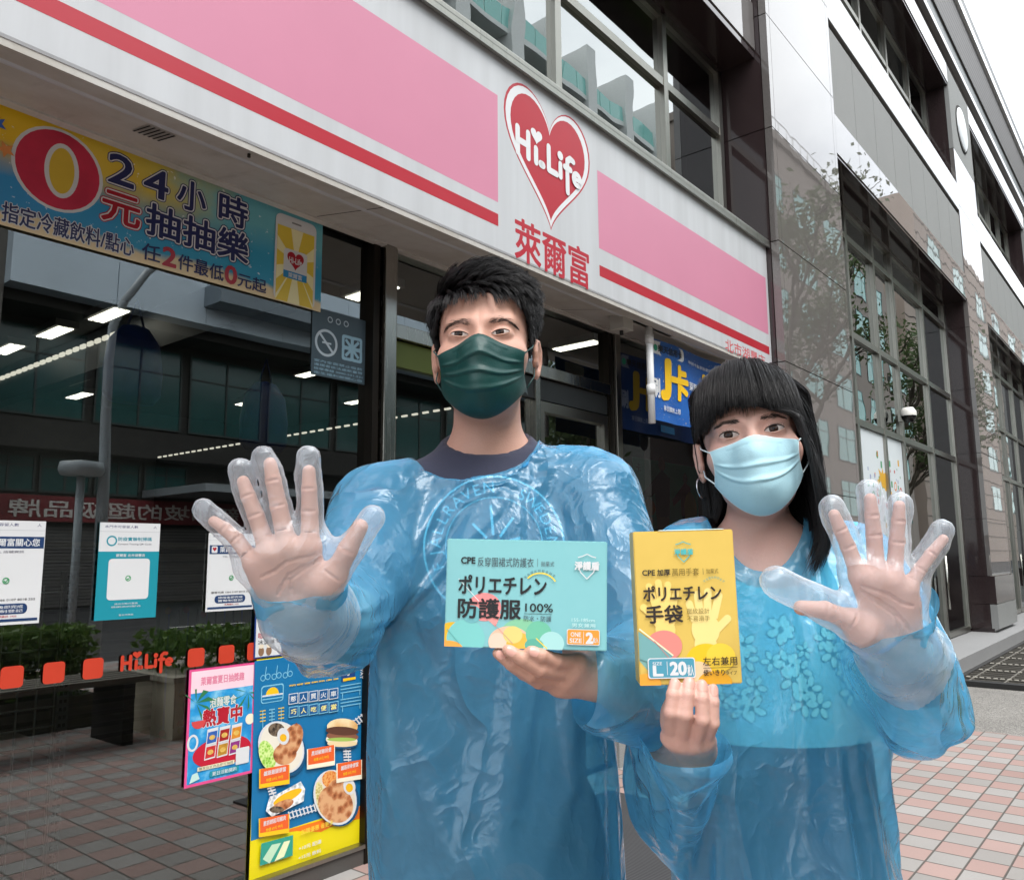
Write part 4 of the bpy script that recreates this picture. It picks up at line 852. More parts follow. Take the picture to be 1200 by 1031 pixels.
# wire display rack
t_ = thing('display_rack', 'wire mesh display rack on perforated posts behind the left shop glass', 'rack', (1.0, 3.15, 0))
WIRE = P('#e4e6e2', .35)
for x in (0.62, 1.27):
    b = MB(); b.box((x-.02, 3.12, .02), (x+.02, 3.16, 1.25), P('#8d8f8b', .5))
    for i in range(44): b.box((x-.012, 3.117, .06+i*.027), (x-.003, 3.119, .072+i*.027), M_VOID); b.box((x+.003, 3.117, .06+i*.027), (x+.012, 3.119, .072+i*.027), M_VOID)
    b.build('post', t_)
b = MB()
for i in range(11): b.tube([(.64+i*.061, 3.14, .1), (.64+i*.061, 3.14, 1.2)], .0034, WIRE, 5)
for i in range(17): b.tube([(.64, 3.136, .12+i*.066), (1.25, 3.136, .12+i*.066)], .0034, WIRE, 5)
b.build('wire_panel', t_)
for z_ in (.28, .62):
    b = MB(); b.box((.64, 3.16, z_), (1.25, 3.5, z_+.03), P('#77756e', .5)); b.build('shelf', t_)
t_ = thing('patterned_screen', 'pale green patterned screen standing behind the notices in the shop', 'screen', (1.85, 3.1, 0))
b = MB(); b.box((1.60, 3.10, .60), (2.36, 3.13, 1.12), P('#7a9a80', .6)); b.build('board', t_)
f = Flat((0, 3.098, 0), (1, 0, 0), (0, 0, 1), (0, -1, 0))
for i in range(18): f.rect(1.63+i*.04, .64, 1.638+i*.04, 1.09, P('#3f6a52', .6) if i % 2 else P('#5f86b0', .6), False)
f.k += 1
for i in range(40): f.ell(1.63+(i % 10)*.075, 1.09 if i < 10 else (.63 if i < 20 else r.uniform(.64, 1.08)), .014, .014, P(('#c9a52a', '#b8432a', '#5a8a3a')[i % 3], .5), 8, False)
f.k += 1; o = f.mb.build('print', t_)
t_ = thing('shelf_unit', 'grey louvred shelf unit in the middle of the dark shop', 'shelf', (1.7, 4.6, 0))
b = MB(); b.box((1.3, 4.5, .02), (3.3, 5.0, 1.35), mat_slats('louvred_shelf', (.05, .05, .048), (.19, .18, .165), .06)); b.build('carcass', t_)
b = MB(); b.box((1.28, 4.48, 1.352), (3.32, 5.02, 1.38), P('#8a867c', .5)); b.build('top', t_)
def hung_bag(s, D, z, k, label):
    b = MB(); prof = [(0, 0), (.13, .0), (.17, .05), (.175, .2), (.15, .36), (.08, .45), (0, .47)]
    b.lathe([(p*k, z+h*k) for p, h in prof], P('#123a8a', .5, var=.35, scale=14), 18); t = thing('hanging_bag', label, 'bag', (s, D, z), 'blue bags hanging in the shop')
    b.v = [(s+x, D+y*.5, zz) for x, y, zz in b.v]; b.build('body', t)
    h = MB(); h.tube([(s-.05*k, D, z+.45*k), (s, D, z+.62*k), (s+.05*k, D, z+.45*k)], .008, P('#0c2a66', .5), 6); h.build('strap', t)
hung_bag(1.95, 4.2, 2.1, .9, 'dark blue bag hanging highest at the left inside the shop'); hung_bag(2.88, 4.4, 1.95, .95, 'dark blue bag hanging below the sticker inside the shop'); hung_bag(4.25, 3.5, 1.62, .8, 'dark blue bag hanging by the door frame behind the man'); hung_bag(5.25, 3.8, 1.6, .8, 'dark blue bag hanging behind the right shop window')
o, f = poster('advert_panel', 'dim green advertisement with two dancing figures inside the right shop window', 'poster', 4.80, 5.75, 1.36, 1.96, 2.895, P('#5aa88e', .5, var=.1))
def man_sil(cx, z_, k, c1, c2):
    f.ell(cx, z_+.40*k, .05*k, .06*k, P('#7a5a48', .5)); f.poly([(cx-.11*k, z_), (cx+.10*k, z_), (cx+.12*k, z_+.30*k), (cx, z_+.36*k), (cx-.12*k, z_+.28*k)], P(c1, .5)); f.poly([(cx-.09*k, z_-.2*k), (cx+.08*k, z_-.2*k), (cx+.09*k, z_), (cx-.10*k, z_)], P(c2, .5)); f.poly([(cx-.12*k, z_+.28*k), (cx-.30*k, z_+.16*k), (cx-.28*k, z_+.09*k), (cx-.1*k, z_+.18*k)], P(c1, .5))
man_sil(5.2, 1.56, .95, '#23302c', '#a08a70'); man_sil(5.55, 1.58, .7, '#7a2f3a', '#2d2f33'); f.ell(5.0, 1.62, .09, .06, P('#c9782a', .5)); f.ell(5.62, 1.62, .1, .14, P('#b8902e', .5)); f.ell(4.95, 1.53, .1, .05, P('#a04a5a', .5)); f.text('卡', 4.84, 1.86, 4.9, 1.92, P('#0f2a22', .5), .05); put(f, 'picture_print', o)
o, f = poster('leaflet', 'pale blue leaflet low inside the right shop window', 'leaflet', 4.93, 5.12, 1.22, 1.355, 2.892, P('#6ab4d6', .5)); f.rect(4.95, 1.33, 5.07, 1.38, WHITE); f.text('優惠', 4.96, 1.335, 5.03, 1.372, P('#2c69b4', .4), .03); f.rect(4.95, 1.25, 5.10, 1.31, P('#e0906a', .4)); put(f, 'print', o)
t_ = thing('wooden_shelf', 'beige shelf of small goods at the far right inside the shop', 'shelf', (5.75, 3.3, 0))
b = MB(); b.box((5.70, 3.05, .05), (5.95, 3.5, 1.95), P('#8a7350', .6))
b.build('carcass', t_)
for i in range(6):
    b = MB(); b.box((5.66, 3.0, .25+i*.3), (5.699, 3.49, .28+i*.3), P('#b39a70', .6)); b.build('shelf', t_)
# ------------------------------------------------------------------ signed-distance sculpting tools (for people and what they wear)
def PX(x, y, Y):
    """point of the scene seen along a photo measurement, at distance Y in front of the camera station"""
    v = _f*F_PX+_R*(x-600)-_U*(y-515.5); return np.array([0, 0, CAM_H])+v*(Y/v[1])
def sd_ell(p, c, r):
    q = p-np.asarray(c); r = np.asarray(r, float); k0 = np.sqrt(((q/r)**2).sum(1)); k1 = np.sqrt(((q/(r*r))**2).sum(1)); return k0*(k0-1)/np.maximum(k1, 1e-9)
def sd_cap(p, a, b, ra, rb=None):
    rb = ra if rb is None else rb; a = np.asarray(a, float); b = np.asarray(b, float); ab = b-a; q = p-a
    t = np.clip((q@ab)/max(ab@ab, 1e-12), 0, 1); return np.sqrt(((q-t[:, None]*ab)**2).sum(1))-(ra+(rb-ra)*t)
def smin(a, b, k):
    h = np.maximum(k-np.abs(a-b), 0)/k; return np.minimum(a, b)-h*h*k*.25
def smax(a, b, k): return -smin(-a, -b, k)
def chain(p, pts, rs, k=0.0):
    d = None
    for i in range(len(pts)-1):
        e = sd_cap(p, pts[i], pts[i+1], rs[i], rs[i+1]); d = e if d is None else (smin(d, e, k) if k else np.minimum(d, e))
    return d
class Field:
    """union of groups, each with its own frame-free distance function and bounding box"""
    def __init__(s): s.g = []
    def add(s, fn, lo, hi, k): s.g.append((fn, np.asarray(lo, float)-.03, np.asarray(hi, float)+.03, k))
    def __call__(s, p):
        d = np.full(len(p), 0.2)
        for fn, lo, hi, k in s.g:
            m = ((p > lo) & (p < hi)).all(1)
            if m.any(): d[m] = smin(d[m], fn(p[m]), k) if k else np.minimum(d[m], fn(p[m]))
        return d
    def box(s): return np.min([g[1] for g in s.g], 0), np.max([g[2] for g in s.g], 0)
def surface_nets(fn, lo, hi, h, B=8):
    lo = np.asarray(lo, float); n = np.ceil((np.asarray(hi)-lo)/h).astype(int)+2; nb = -(-n//B); N = nb*B+2
    bi = np.stack(np.meshgrid(*[np.arange(x) for x in nb], indexing='ij'), -1).reshape(-1, 3)
    cd = fn(lo+(bi*B+B/2)*h); bi = bi[np.abs(cd) < B*h*1.25]
    g = np.stack(np.meshgrid(*[np.arange(B+1)]*3, indexing='ij'), -1).reshape(-1, 3)
    ids, vs, quads = [], [], []
    def gid(c): return (c[..., 0]*N[1]+c[..., 1])*N[2]+c[..., 2]
    off = np.array([[i, j, k] for i in (0, 1) for j in (0, 1) for k in (0, 1)])
    edges = [(a, b) for a in range(8) for b in range(a+1, 8) if np.abs(off[a]-off[b]).sum() == 1]
    for s0 in range(0, len(bi), 200):
        bb = bi[s0:s0+200]; base = bb[:, None, :]*B+g[None]
        d = fn((lo+base.reshape(-1, 3)*h)).reshape(len(bb), B+1, B+1, B+1)
        cs = np.stack([d[:, o[0]:B+o[0], o[1]:B+o[1], o[2]:B+o[2]] for o in off], -1); neg = cs < 0
        act = neg.any(-1) & ~neg.all(-1); w_ = np.argwhere(act)
        if len(w_):
            c = cs[act]; ac = np.zeros((len(c), 3)); cn = np.zeros(len(c))
            for a, b in edges:
                x = (c[:, a] < 0) != (c[:, b] < 0); t = np.where(x, c[:, a]/np.where(x, c[:, a]-c[:, b], 1), 0)
                ac += np.where(x[:, None], off[a]+t[:, None]*(off[b]-off[a]), 0); cn += x
            cell = bb[w_[:, 0]]*B+w_[:, 1:]; ids.append(gid(cell)); vs.append(lo+(cell+ac/cn[:, None])*h)
        for ax in range(3):
            o = [0, 0, 0]; o[ax] = 1
            s_a = d[:, :B, :B, :B] < 0; s_b = d[:, o[0]:B+o[0], o[1]:B+o[1], o[2]:B+o[2]] < 0
            for fl_ in (False, True):
                q = np.argwhere((s_a & ~s_b) if not fl_ else (~s_a & s_b))
                if not len(q): continue
                c = bb[q[:, 0]]*B+q[:, 1:]; u = np.zeros(3, int); v = np.zeros(3, int); u[(ax+1) % 3] = 1; v[(ax+2) % 3] = 1
                f4 = np.stack([gid(c-u-v), gid(c-v), gid(c), gid(c-u)], 1); quads.append(f4 if not fl_ else f4[:, ::-1])
    ids = np.concatenate(ids); vs = np.concatenate(vs); o = np.argsort(ids); ids = ids[o]; vs = vs[o]
    q = np.concatenate(quads); ix = np.clip(np.searchsorted(ids, q), 0, len(ids)-1); ok = (ids[ix] == q).all(1)
    return vs, ix[ok]
def project(fn, v, it=2, e=4e-4):
    for _ in range(it):
        d = fn(v); gr = np.stack([fn(v+np.eye(3)[i]*e)-d for i in range(3)], 1)/e; v = v-gr*(d/np.maximum((gr**2).sum(1), .25))[:, None]
    return v
def normals(fn, v, e=5e-4):
    g = np.stack([fn(v+np.eye(3)[i]*e)-fn(v-np.eye(3)[i]*e) for i in range(3)], 1); return g/np.maximum(np.linalg.norm(g, axis=1), 1e-9)[:, None]
def mesh_obj(name, v, f, mats, parent=None, smooth=True, mi=None):
    me = bpy.data.meshes.new(name); me.from_pydata(np.asarray(v).tolist(), [], [tuple(int(i) for i in q) for q in f])
    for m in (mats if isinstance(mats, list) else [mats]): me.materials.append(m)
    if smooth: me.polygons.foreach_set('use_smooth', [True]*len(me.polygons))
    if mi is not None: me.polygons.foreach_set('material_index', np.asarray(mi, dtype=np.int32))
    me.update(); o = bpy.data.objects.new(name, me); COL.objects.link(o)
    if parent is not None: o.parent = parent; o.matrix_parent_inverse = parent.matrix_world.inverted() if False else Matrix.Translation(parent.location).inverted()
    return o
def refine(o, fn, centre_radius, levels=1):
    """finer faces where the camera sees detail (face, hands), then back onto the true surface"""
    bm = bmesh.new(); bm.from_mesh(o.data)
    for L in range(levels):
        es = set()
        for f in bm.faces:
            c = f.calc_center_median()
            for cc, r in centre_radius[L]:
                if (c-Vector(cc)).length < r: es.update(f.edges); break
        bmesh.ops.subdivide_edges(bm, edges=list(es), cuts=1, use_grid_fill=True)
    bm.to_mesh(o.data); bm.free(); me = o.data
    v = np.zeros(len(me.vertices)*3); me.vertices.foreach_get('co', v); v = project(fn, v.reshape(-1, 3), 2); me.vertices.foreach_set('co', v.ravel())
    me.polygons.foreach_set('use_smooth', [True]*len(me.polygons)); me.update()
def rotm(yaw, pitch, roll):
    cy, sy, cp, sp, cr, sr = math.cos(yaw), math.sin(yaw), math.cos(pitch), math.sin(pitch), math.cos(roll), math.sin(roll)
    return np.array([[cy, -sy, 0], [sy, cy, 0], [0, 0, 1]])@np.array([[1, 0, 0], [0, cp, -sp], [0, sp, cp]])@np.array([[cr, 0, sr], [0, 1, 0], [-sr, 0, cr]])
X3 = np.array([1, 0, 0.]); Z3 = np.array([0, 0, 1.])
# ------------------------------------------------------------------ head, hand and body fields
def head_field(k=1.0, fem=False):
    """a head in its own frame: x to the picture's right, -y forward, z up, origin between the ears at eye height"""
    def fn(p):
        ax = np.abs(p[:, 0]); q = np.stack([ax, p[:, 1], p[:, 2]], 1)
        d = sd_ell(p, (0, .014, .036), (.0765, .095, .084))
        d = smin(d, sd_ell(p, (0, -.030, -.034), (.0645 if not fem else .063, .060, .086 if not fem else .080)), .03)
        d = smin(d, sd_ell(p, (0, -.038, -.082), (.051 if not fem else .045, .048, .034)), .03)
        d = smin(d, sd_ell(p, (0, -.074, -.100 if not fem else -.096), (.022, .017, .017)), .022)
        d = smin(d, sd_ell(q, (.043, -.056, -.030), (.026, .024, .022)), .022)
        d = smin(d, sd_cap(q, (.010, -.079, .0175), (.042, -.066, .021), .0125 if not fem else .0105, .011), .018)
        d = smin(d, sd_cap(p, (0, -.082, .010), (0, -.1085, -.035), .0075, .0115), .016)
        d = smin(d, sd_ell(q, (.011, -.098, -.039), (.010, .011, .008)), .008)
        d = smin(d, sd_ell(p, (0, -.090, -.066), (.026, .012, .012)), .012)
        d = smax(d, -sd_ell(q, (.0315, -.098, .0045), (.0185, .0120, .0105)), .013)
        d = smin(d, sd_ell(q, (.0315, -.0735, -.0005), (.0175, .0135, .0115)), .005)
        # ear
        c, s = math.cos(.20), math.sin(.20); e = q-np.array([.0765, .016, -.018]); ey = e[:, 1]*c-e[:, 2]*s*-1; ez = -e[:, 1]*s*-1*-1+e[:, 2]*c
        ex = e[:, 0]-.004-.25*np.maximum(ey, 0); E = np.stack([ex, ey, ez], 1)
        er = sd_ell(E, (0, .002, 0), (.0048, .0165, .0285))
        pts = [(.0015, -.011, -.010), (.0015, -.013, .010), (.002, -.004, .027), (.003, .010, .026), (.004, .0165, .010), (.004, .0135, -.008), (.002, .004, -.024)]
        er = smin(er, chain(E, pts, [.0030, .0034, .0036, .0036, .0036, .0034, .0040]), .005); er = smin(er, sd_ell(E, (.001, -.003, -.027), (.0045, .0075, .008)), .006)
        er = smax(er, -sd_ell(E, (.0065, .001, -.002), (.0060, .0085, .015)), .005); er = smin(er, sd_cap(E, (.0, -.012, -.006), (.001, -.009, -.012), .004), .004)
        return smin(d, er, .006)
    return fn
def hand_fn(wrist, fingers, thumb, rk=1.0, pn=(0, -1, 0), creases=False):
    """fingers: four lists of joints MCP, PIP, DIP, tip; thumb: CMC, MCP, IP, tip"""
    rr = ([.0098, .0086, .0078, .0066], [.0100, .0088, .0080, .0067], [.0096, .0084, .0076, .0064], [.0087, .0074, .0067, .0056])
    pn = np.asarray(pn, float); wrist = np.asarray(wrist, float)
    def fn(p):
        pal = None
        for i, f in enumerate(fingers):
            st = wrist+(np.asarray(f[0])-np.asarray(fingers[1][0]))*.45; e = sd_cap(p, st, f[0], .0150*rk, .0118*rk); pal = e if pal is None else smin(pal, e, .013)
        for a, b in zip(fingers[:-1], fingers[1:]): pal = smin(pal, sd_cap(p, wrist+(np.asarray(a[0])-wrist)*.5, np.asarray(a[0])*.5+np.asarray(b[0])*.5-(np.asarray(a[0])-wrist)*.06, .012*rk, .0095*rk), .010)
        pal = smin(pal, chain(p, [wrist, thumb[0], thumb[1]], [.016*rk, .0150*rk, .0125*rk]), .014)
        pal = smin(pal, sd_ell(p, np.asarray(thumb[0])*.5+np.asarray(thumb[1])*.5+pn*.004, (.017*rk,)*3), .012)
        pal = smin(pal, sd_cap(p, np.asarray(fingers[3][0])*.75+wrist*.25, np.asarray(fingers[3][0])*.2+wrist*.8, .0125*rk, .015*rk), .012)
        d = pal
        for f, r in zip(fingers, rr):
            e = chain(p, f, [x*rk for x in r], .002)
            d = smin(d, e, .0055)
        th = chain(p, thumb[1:], [.0118*rk, .0102*rk, .0084*rk], .003)
        d = smin(d, th, .007)
        for a, b, r in cr: d = smax(d, -sd_cap(p, a, b, r), .0022)
        return d
    cr = []
    def onto(c):
        c = np.asarray(c, float)[None]+pn*.045
        for _ in range(60): c = c-pn*np.clip(fn(c)*.8, -.002, .004)[0]
        return c[0]
    tmp = []
    if creases:
        fA = [[np.asarray(x, float) for x in f] for f in fingers]; T_ = [np.asarray(x, float) for x in thumb]
        for f, r in list(zip(fA, rr))+[(T_, [.0, .0118, .0102, .0084])]:
            for j in (1, 2):
                ax = f[j+1]-f[j-1]; ax /= np.linalg.norm(ax); sd = np.cross(ax, pn); sd /= np.linalg.norm(sd); c = f[j]+pn*(r[j]*rk+.0003); tmp.append((c-sd*r[j]*.75, c, .0010)); tmp.append((c, c+sd*r[j]*.75, .0010))
        for f, r in zip(fA, rr):
            ax = f[1]-f[0]; ln_ = np.linalg.norm(ax); ax /= ln_; sd = np.cross(ax, pn); sd /= np.linalg.norm(sd); c = f[0]+ax*ln_*.42+pn*r[0]*rk*.98; tmp.append((c-sd*.007, c+sd*.007, .0010))
        P_ = lambda a, b, t: fA[a][0]*(1-t)+wrist*t; h = pn*.0125*rk
        for L in ([fA[0][0]+(fA[0][0]-fA[1][0])*.35-(fA[0][0]-wrist)*.12, P_(1, 1, .22), P_(2, 2, .30), fA[3][0]+(wrist-fA[3][0])*.25], [fA[0][0]+(fA[0][0]-fA[1][0])*.5+(wrist-fA[0][0])*.18, P_(1, 1, .42), P_(2, 2, .55), P_(3, 3, .62)], [fA[0][0]+(fA[0][0]-fA[1][0])*.5+(wrist-fA[0][0])*.20, P_(1, 1, .50), P_(1, 1, .78)]):
            for a, b in zip(L[:-1], L[1:]): tmp.append((a, (a+b)/2, .0013)); tmp.append(((a+b)/2, b, .0013))
        cr.extend([(onto(a), onto(b), r) for a, b, r in tmp])
    pts = np.array([wrist]+[q for f in fingers for q in f]+list(thumb)); return fn, pts.min(0)-.02, pts.max(0)+.02
def hand_px(pts, depth):
    """joints measured in the photograph: (x, y, Y)"""
    return [PX(*q) for q in pts]
def mat_skin(name, c, pink):
    t = NT(name); v = t.obj(); n = t.noise(v, 22, 5); n2 = t.noise(v, 260, 4, .7); vo = t.n('TexVoronoi'); t.l(v, vo.inputs['Vector']); vo.inputs['Scale'].default_value = 900
    cc = t.mix(n, c, pink); bl_ = t.noise(v, 9, 3); cc = t.mix(t.math('MULTIPLY', t.ramp(bl_, [(.45, 0.0), (.75, 1.0)]), .35), cc, (c[0]*1.02, c[1]*.80, c[2]*.78)); cc = t.mix(t.math('MULTIPLY', n2, .32), cc, tuple(x*.72 for x in c))
    h = t.math('ADD', t.math('MULTIPLY', vo.outputs['Distance'], .5), n2)
    return t.done(t.bsdf(cc, t.math('MULTIPLY_ADD', n, .2, .38), .45, normal=t.bump(h, .34, .0013), Subsurface_Weight=.12, Subsurface_Radius=(.9, .35, .2), Subsurface_Scale=.008))
SKIN_M = mat_skin('warm_skin', (.54, .32, .235), (.61, .325, .25)); SKIN_W = mat_skin('fair_skin', (.63, .405, .325), (.69, .385, .325))
LID_M, LID_W = mat_skin('warm_eyelid_skin', (.50, .29, .21), (.55, .30, .22)), mat_skin('fair_eyelid_skin', (.60, .38, .305), (.62, .37, .30))
LASH = P('#0b0908', .6)
def mat_eye():
    t = NT('eyeball'); tcn = t.n('TexCoord'); sx = t.n('SeparateXYZ'); t.l(tcn.outputs['Object'], sx.inputs[0])
    r = t.math('SQRT', t.math('ADD', t.math('POWER', sx.outputs[0], 2), t.math('POWER', sx.outputs[2], 2)))
    c = t.ramp(t.math('MULTIPLY', r, 100.0), [(.0, (.004, .003, .003)), (.22, (.004, .003, .003)), (.27, (.035, .017, .010)), (.58, (.016, .008, .006)), (.64, (.08, .065, .055)), (.70, (.46, .41, .38)), (1.0, (.40, .33, .30))])
    return t.done(t.bsdf(c, .07, .16))
M_EYE = mat_eye()
def front_y(fn, x, z, y0=-.16, y1=.02, n=90):
    """first crossing of the surface met from the front, per (x, z)"""
    x = np.asarray(x, float); z = np.asarray(z, float); y = np.full(x.shape, y0)
    for _ in range(n):
        d = fn(np.stack([x, y, z], 1)); y = np.minimum(y+np.clip(d, -.002, .006)*.8, y1)
    return y
def eyes_of(par, Hc, Rh, hf, skin, fem=False):
    for sg in (-1, 1):
        cx = .0315*sg; nu, nv = 25, 9; u = np.linspace(-1, 1, nu); tilt = .0016 if not fem else .0010
        hU, hL, wd = (.0042, .0029, .0138) if not fem else (.0058, .0037, .0142)
        base = tilt*u*sg*1.0
        zu = base+hU*np.maximum(1-np.abs(u)**2.1, 0)**.75; zl = base-hL*np.maximum(1-u**2, 0)**.8
        xx = cx+u*wd
        G = np.array([[zl[i]+(zu[i]-zl[i])*j/(nv-1) for i in range(nu)] for j in range(nv)]); XX = np.tile(xx, (nv, 1))
        Y = front_y(hf, XX.ravel(), G.ravel()).reshape(nv, nu)-.0006
        v = np.stack([XX, Y, G], -1).reshape(-1, 3); org = np.array([cx-.0012, 0, .0008])
        fc = [(j*nu+i, j*nu+i+1, (j+1)*nu+i+1, (j+1)*nu+i) for j in range(nv-1) for i in range(nu-1)]
        o = mesh_obj('eye', v-org, fc, M_EYE); o.parent = par; M4 = Matrix.Identity(4)
        for a in range(3):
            for b in range(3): M4[a][b] = Rh[a][b]
        pw = Rh@org+Hc-np.array(par.location)
        for a in range(3): M4[a][3] = pw[a]
        o.matrix_local = M4
        def strip(zs, dz, r, m, name, dy=0.0):
            yy = front_y(hf, xx, zs+dz)-dy; b = MB(); pts = [Hc+Rh@np.array([xx[i], yy[i], zs[i]+dz]) for i in range(nu)]
            tp = [r*(.35+.65*math.sin(math.pi*(i+.5)/nu)) for i in range(nu)]
            b.tube(pts, tp, m, 8); q = mesh_obj(name, b.v, b.f, m, par); return q
        strip(zu, .0011, .0017, skin, 'eyelid', .0002); strip(zl, -.0010, .0012, skin, 'eyelid', .0000); strip(zu, .0002, .0007 if not fem else .0010, LASH, 'eyelash', .0014)
        if fem:
            r = np.random.RandomState(5+sg); b = MB()
            for i in range(30):
                k = int(2+r.rand()*(nu-4)); a = Hc+Rh@np.array([xx[k], front_y(hf, xx[k:k+1], zu[k:k+1])[0]-.0018, zu[k]]); e = a+Rh@np.array([sg*.0008+u[k]*.0018, -.0035, .0034]); b.tube([a, (a+e)/2+Rh@np.array([0, -.0006, -.0005]), e], [.00022, .00018, .00005], LASH, 4)
            mesh_obj('eyelash', b.v, b.f, LASH, par)
            strip(zu, .0030, .0006, skin, 'eyelid', .0000)
def brow_of(par, Hc, Rh, hf, sg, pts, th, n, seed, m, L=.007):
    r = np.random.RandomState(seed); b = MB(); pts = np.array(pts)
    for i in range(n):
        t = r.rand()**.9; k = t*(len(pts)-1); j = min(int(k), len(pts)-2); c = pts[j]+(pts[j+1]-pts[j])*(k-j); tg = pts[j+1]-pts[j]; tg = tg/np.linalg.norm(tg)
        wd = th*(.55+.6*math.sin(math.pi*min(1, t*.8+.15)))*(1-.45*t); c = c+np.array([-tg[1], tg[0]])*r.normal()*wd*.42
        a = R_(r.uniform(6, 30)*(1-t)-5); dr = np.array([tg[0]*math.cos(a)-tg[1]*math.sin(a), tg[0]*math.sin(a)+tg[1]*math.cos(a)]); e = c+dr*L*r.uniform(.6, 1.2)
        xs = np.array([c[0], (c[0]+e[0])/2, e[0]])*sg; zs = np.array([c[1], (c[1]+e[1])/2+.0002, e[1]]); ys = front_y(hf, xs, zs)-np.array([.0001, .0009, .0007])
        b.tube([Hc+Rh@np.array([xs[q], ys[q], zs[q]]) for q in range(3)], [.00019, .00017, .00006], m, 4, False)
    mesh_obj('eyebrow', b.v, b.f, m, par)
def mat_hair(name, c0, c1):
    t = NT(name); g = t.n('NewGeometry'); c = t.mix(g.outputs['Random Per Island'], c0, c1)
    return t.done(t.bsdf(c, .34, .28))
M_HAIR = mat_hair('black_hair', (.006, .0055, .006), (.022, .019, .019))
def hair_curves(name, strands, rad, par, m):
    """strands: (n, k, 3) world points"""
    n, k, _ = strands.shape; hc = bpy.data.hair_curves.new(name); hc.add_curves([k]*n); off = np.array(par.location)
    hc.attributes['position'].data.foreach_set('vector', (strands-off).astype(np.float32).ravel())
    ra = hc.attributes.get('radius') or hc.attributes.new('radius', 'FLOAT', 'POINT'); ra.data.foreach_set('value', np.asarray(rad, np.float32).ravel())
    hc.materials.append(m); o = bpy.data.objects.new(name, hc); COL.objects.link(o); o.parent = par; return o
def nail(par, tip, dip, dors, r, m, L=.0115):
    tip, dip, dors = [np.asarray(x, float) for x in (tip, dip, dors)]; ax = tip-dip; ax /= np.linalg.norm(ax); dors = dors-ax*(dors@ax); dors /= np.linalg.norm(dors); sd = np.cross(ax, dors)
    c = tip+ax*r*.10-ax*L*.30; vs = []; nu, nv = 9, 7
    for j in range(nv):
        for i in range(nu):
            u = -1+2*i/(nu-1); v = -1+2*j/(nv-1); w_ = math.sqrt(max(0, 1-.75*v**4)) if v > 0 else math.sqrt(max(0, 1-.9*v**4)); a = u*w_*.95
            rr_ = r*1.035*(1-.10*max(0, v)**2); vs.append(c+ax*v*L*.5+dors*math.cos(a)*rr_+sd*math.sin(a)*rr_)
    mesh_obj('fingernail', vs, [(j*nu+i, j*nu+i+1, (j+1)*nu+i+1, (j+1)*nu+i) for j in range(nv-1) for i in range(nu-1)], m, par)
NAIL = P('#d9a799', .18, .55, var=.06)
# ------------------------------------------------------------------ the two people: skeletons
class Person: pass
def build_person(q):
    """q: skeleton. Returns the root Empty; body mesh is one continuous surface"""
    root = bpy.data.objects.new('person', None); root.empty_display_size = .2; COL.objects.link(root); root.location = (q.pelvis[0], q.pelvis[1], 0.0); tagit(root, q.label, 'person')
    hf = head_field(1.0, q.fem); Hc, Rh = q.Hc, q.Rh; hs = q.hs
    hfw = lambda p: hf(((p-Hc)@Rh)/hs)*hs
    F_ = Field()
    F_.add(hfw, Hc-.15, Hc+.15, .03)
    nb = q.neck; sh = q.sh; nr = q.nr
    def torso(p):
        d = sd_cap(p, Hc+Rh@np.array([0, .022, -.06]), nb, nr, nr*1.08)
        for s_ in sh: d = smin(d, sd_cap(p, nb+np.array([0, .012, -.008]), s_+np.array([0, .01, .012]), nr*.80, .046*q.w), .05)
        d = smin(d, sd_ell(p, q.chest, (.155*q.w, .098*q.w, .19)), .05)
        d = smin(d, sd_ell(p, (q.chest+q.pelvis)/2+np.array([0, .0, 0]), (.132*q.w, .092*q.w, .19)), .06)
        d = smin(d, sd_ell(p, q.pelvis, (.155*q.w, .105*q.w, .13)), .06)
        return d
    F_.add(torso, np.minimum(np.minimum(sh[0], sh[1]), q.pelvis)-.2, np.maximum(np.maximum(sh[0], sh[1]), nb)+.16, .025)
    for i in (0, 1):
        S_, E_, W_ = sh[i], q.el[i], q.wr[i]; aw = q.aw
        arm = (lambda S_, E_, W_: lambda p: smin(sd_cap(p, S_, E_, .050*aw, .038*aw), smin(sd_cap(p, E_, E_*.6+W_*.4, .037*aw, .040*aw), sd_cap(p, E_*.6+W_*.4, W_, .040*aw, .0255*aw), .02), .02))(S_, E_, W_)
        A = np.stack([S_, E_, W_]); F_.add(arm, A.min(0)-.07, A.max(0)+.07, .04)
        fn, lo, hi = hand_fn(W_, q.fingers[i], q.thumb[i], q.hk, q.pn[i], q.pn[i] == (0, -1, 0)); F_.add(fn, lo-.02, hi+.02, .014)
    lo, hi = F_.box(); lo[2] = max(lo[2], .78)
    v, f = surface_nets(F_, lo, hi, .0042)
    body = mesh_obj('body', v, f, q.skin, root)
    off = np.array(root.location)
    body.data.vertices.foreach_set('co', project(F_, v, 1).ravel()); body.data.update()
    reg = [(Hc+Rh@np.array([0, -.02, -.02]), .15)]+[(np.mean([w_ for ff in q.fingers[i] for w_ in ff], 0), .125) for i in (0, 1)]
    reg2 = [(Hc+Rh@np.array([0, -.09, .0]), .062)]+[(Hc+Rh@np.array([s_*.08, .015, -.018]), .042) for s_ in (-1, 1)]+[(w_, .02) for i in (0, 1) for ff in q.fingers[i] for w_ in ff[1:]]+[(np.asarray(q.fingers[i][1][0])*.6+q.wr[i]*.4, .055) for i in (0, 1) if q.pn[i] == (0, -1, 0)]
    refine(body, F_, [reg, reg2], 2)
    q.field = F_; q.hfield = hf; q.hfw = hfw
    hfs = lambda p: hf(p/hs)*hs
    eyes_of(root, Hc, Rh, hfs, q.lid, q.fem)
    return root
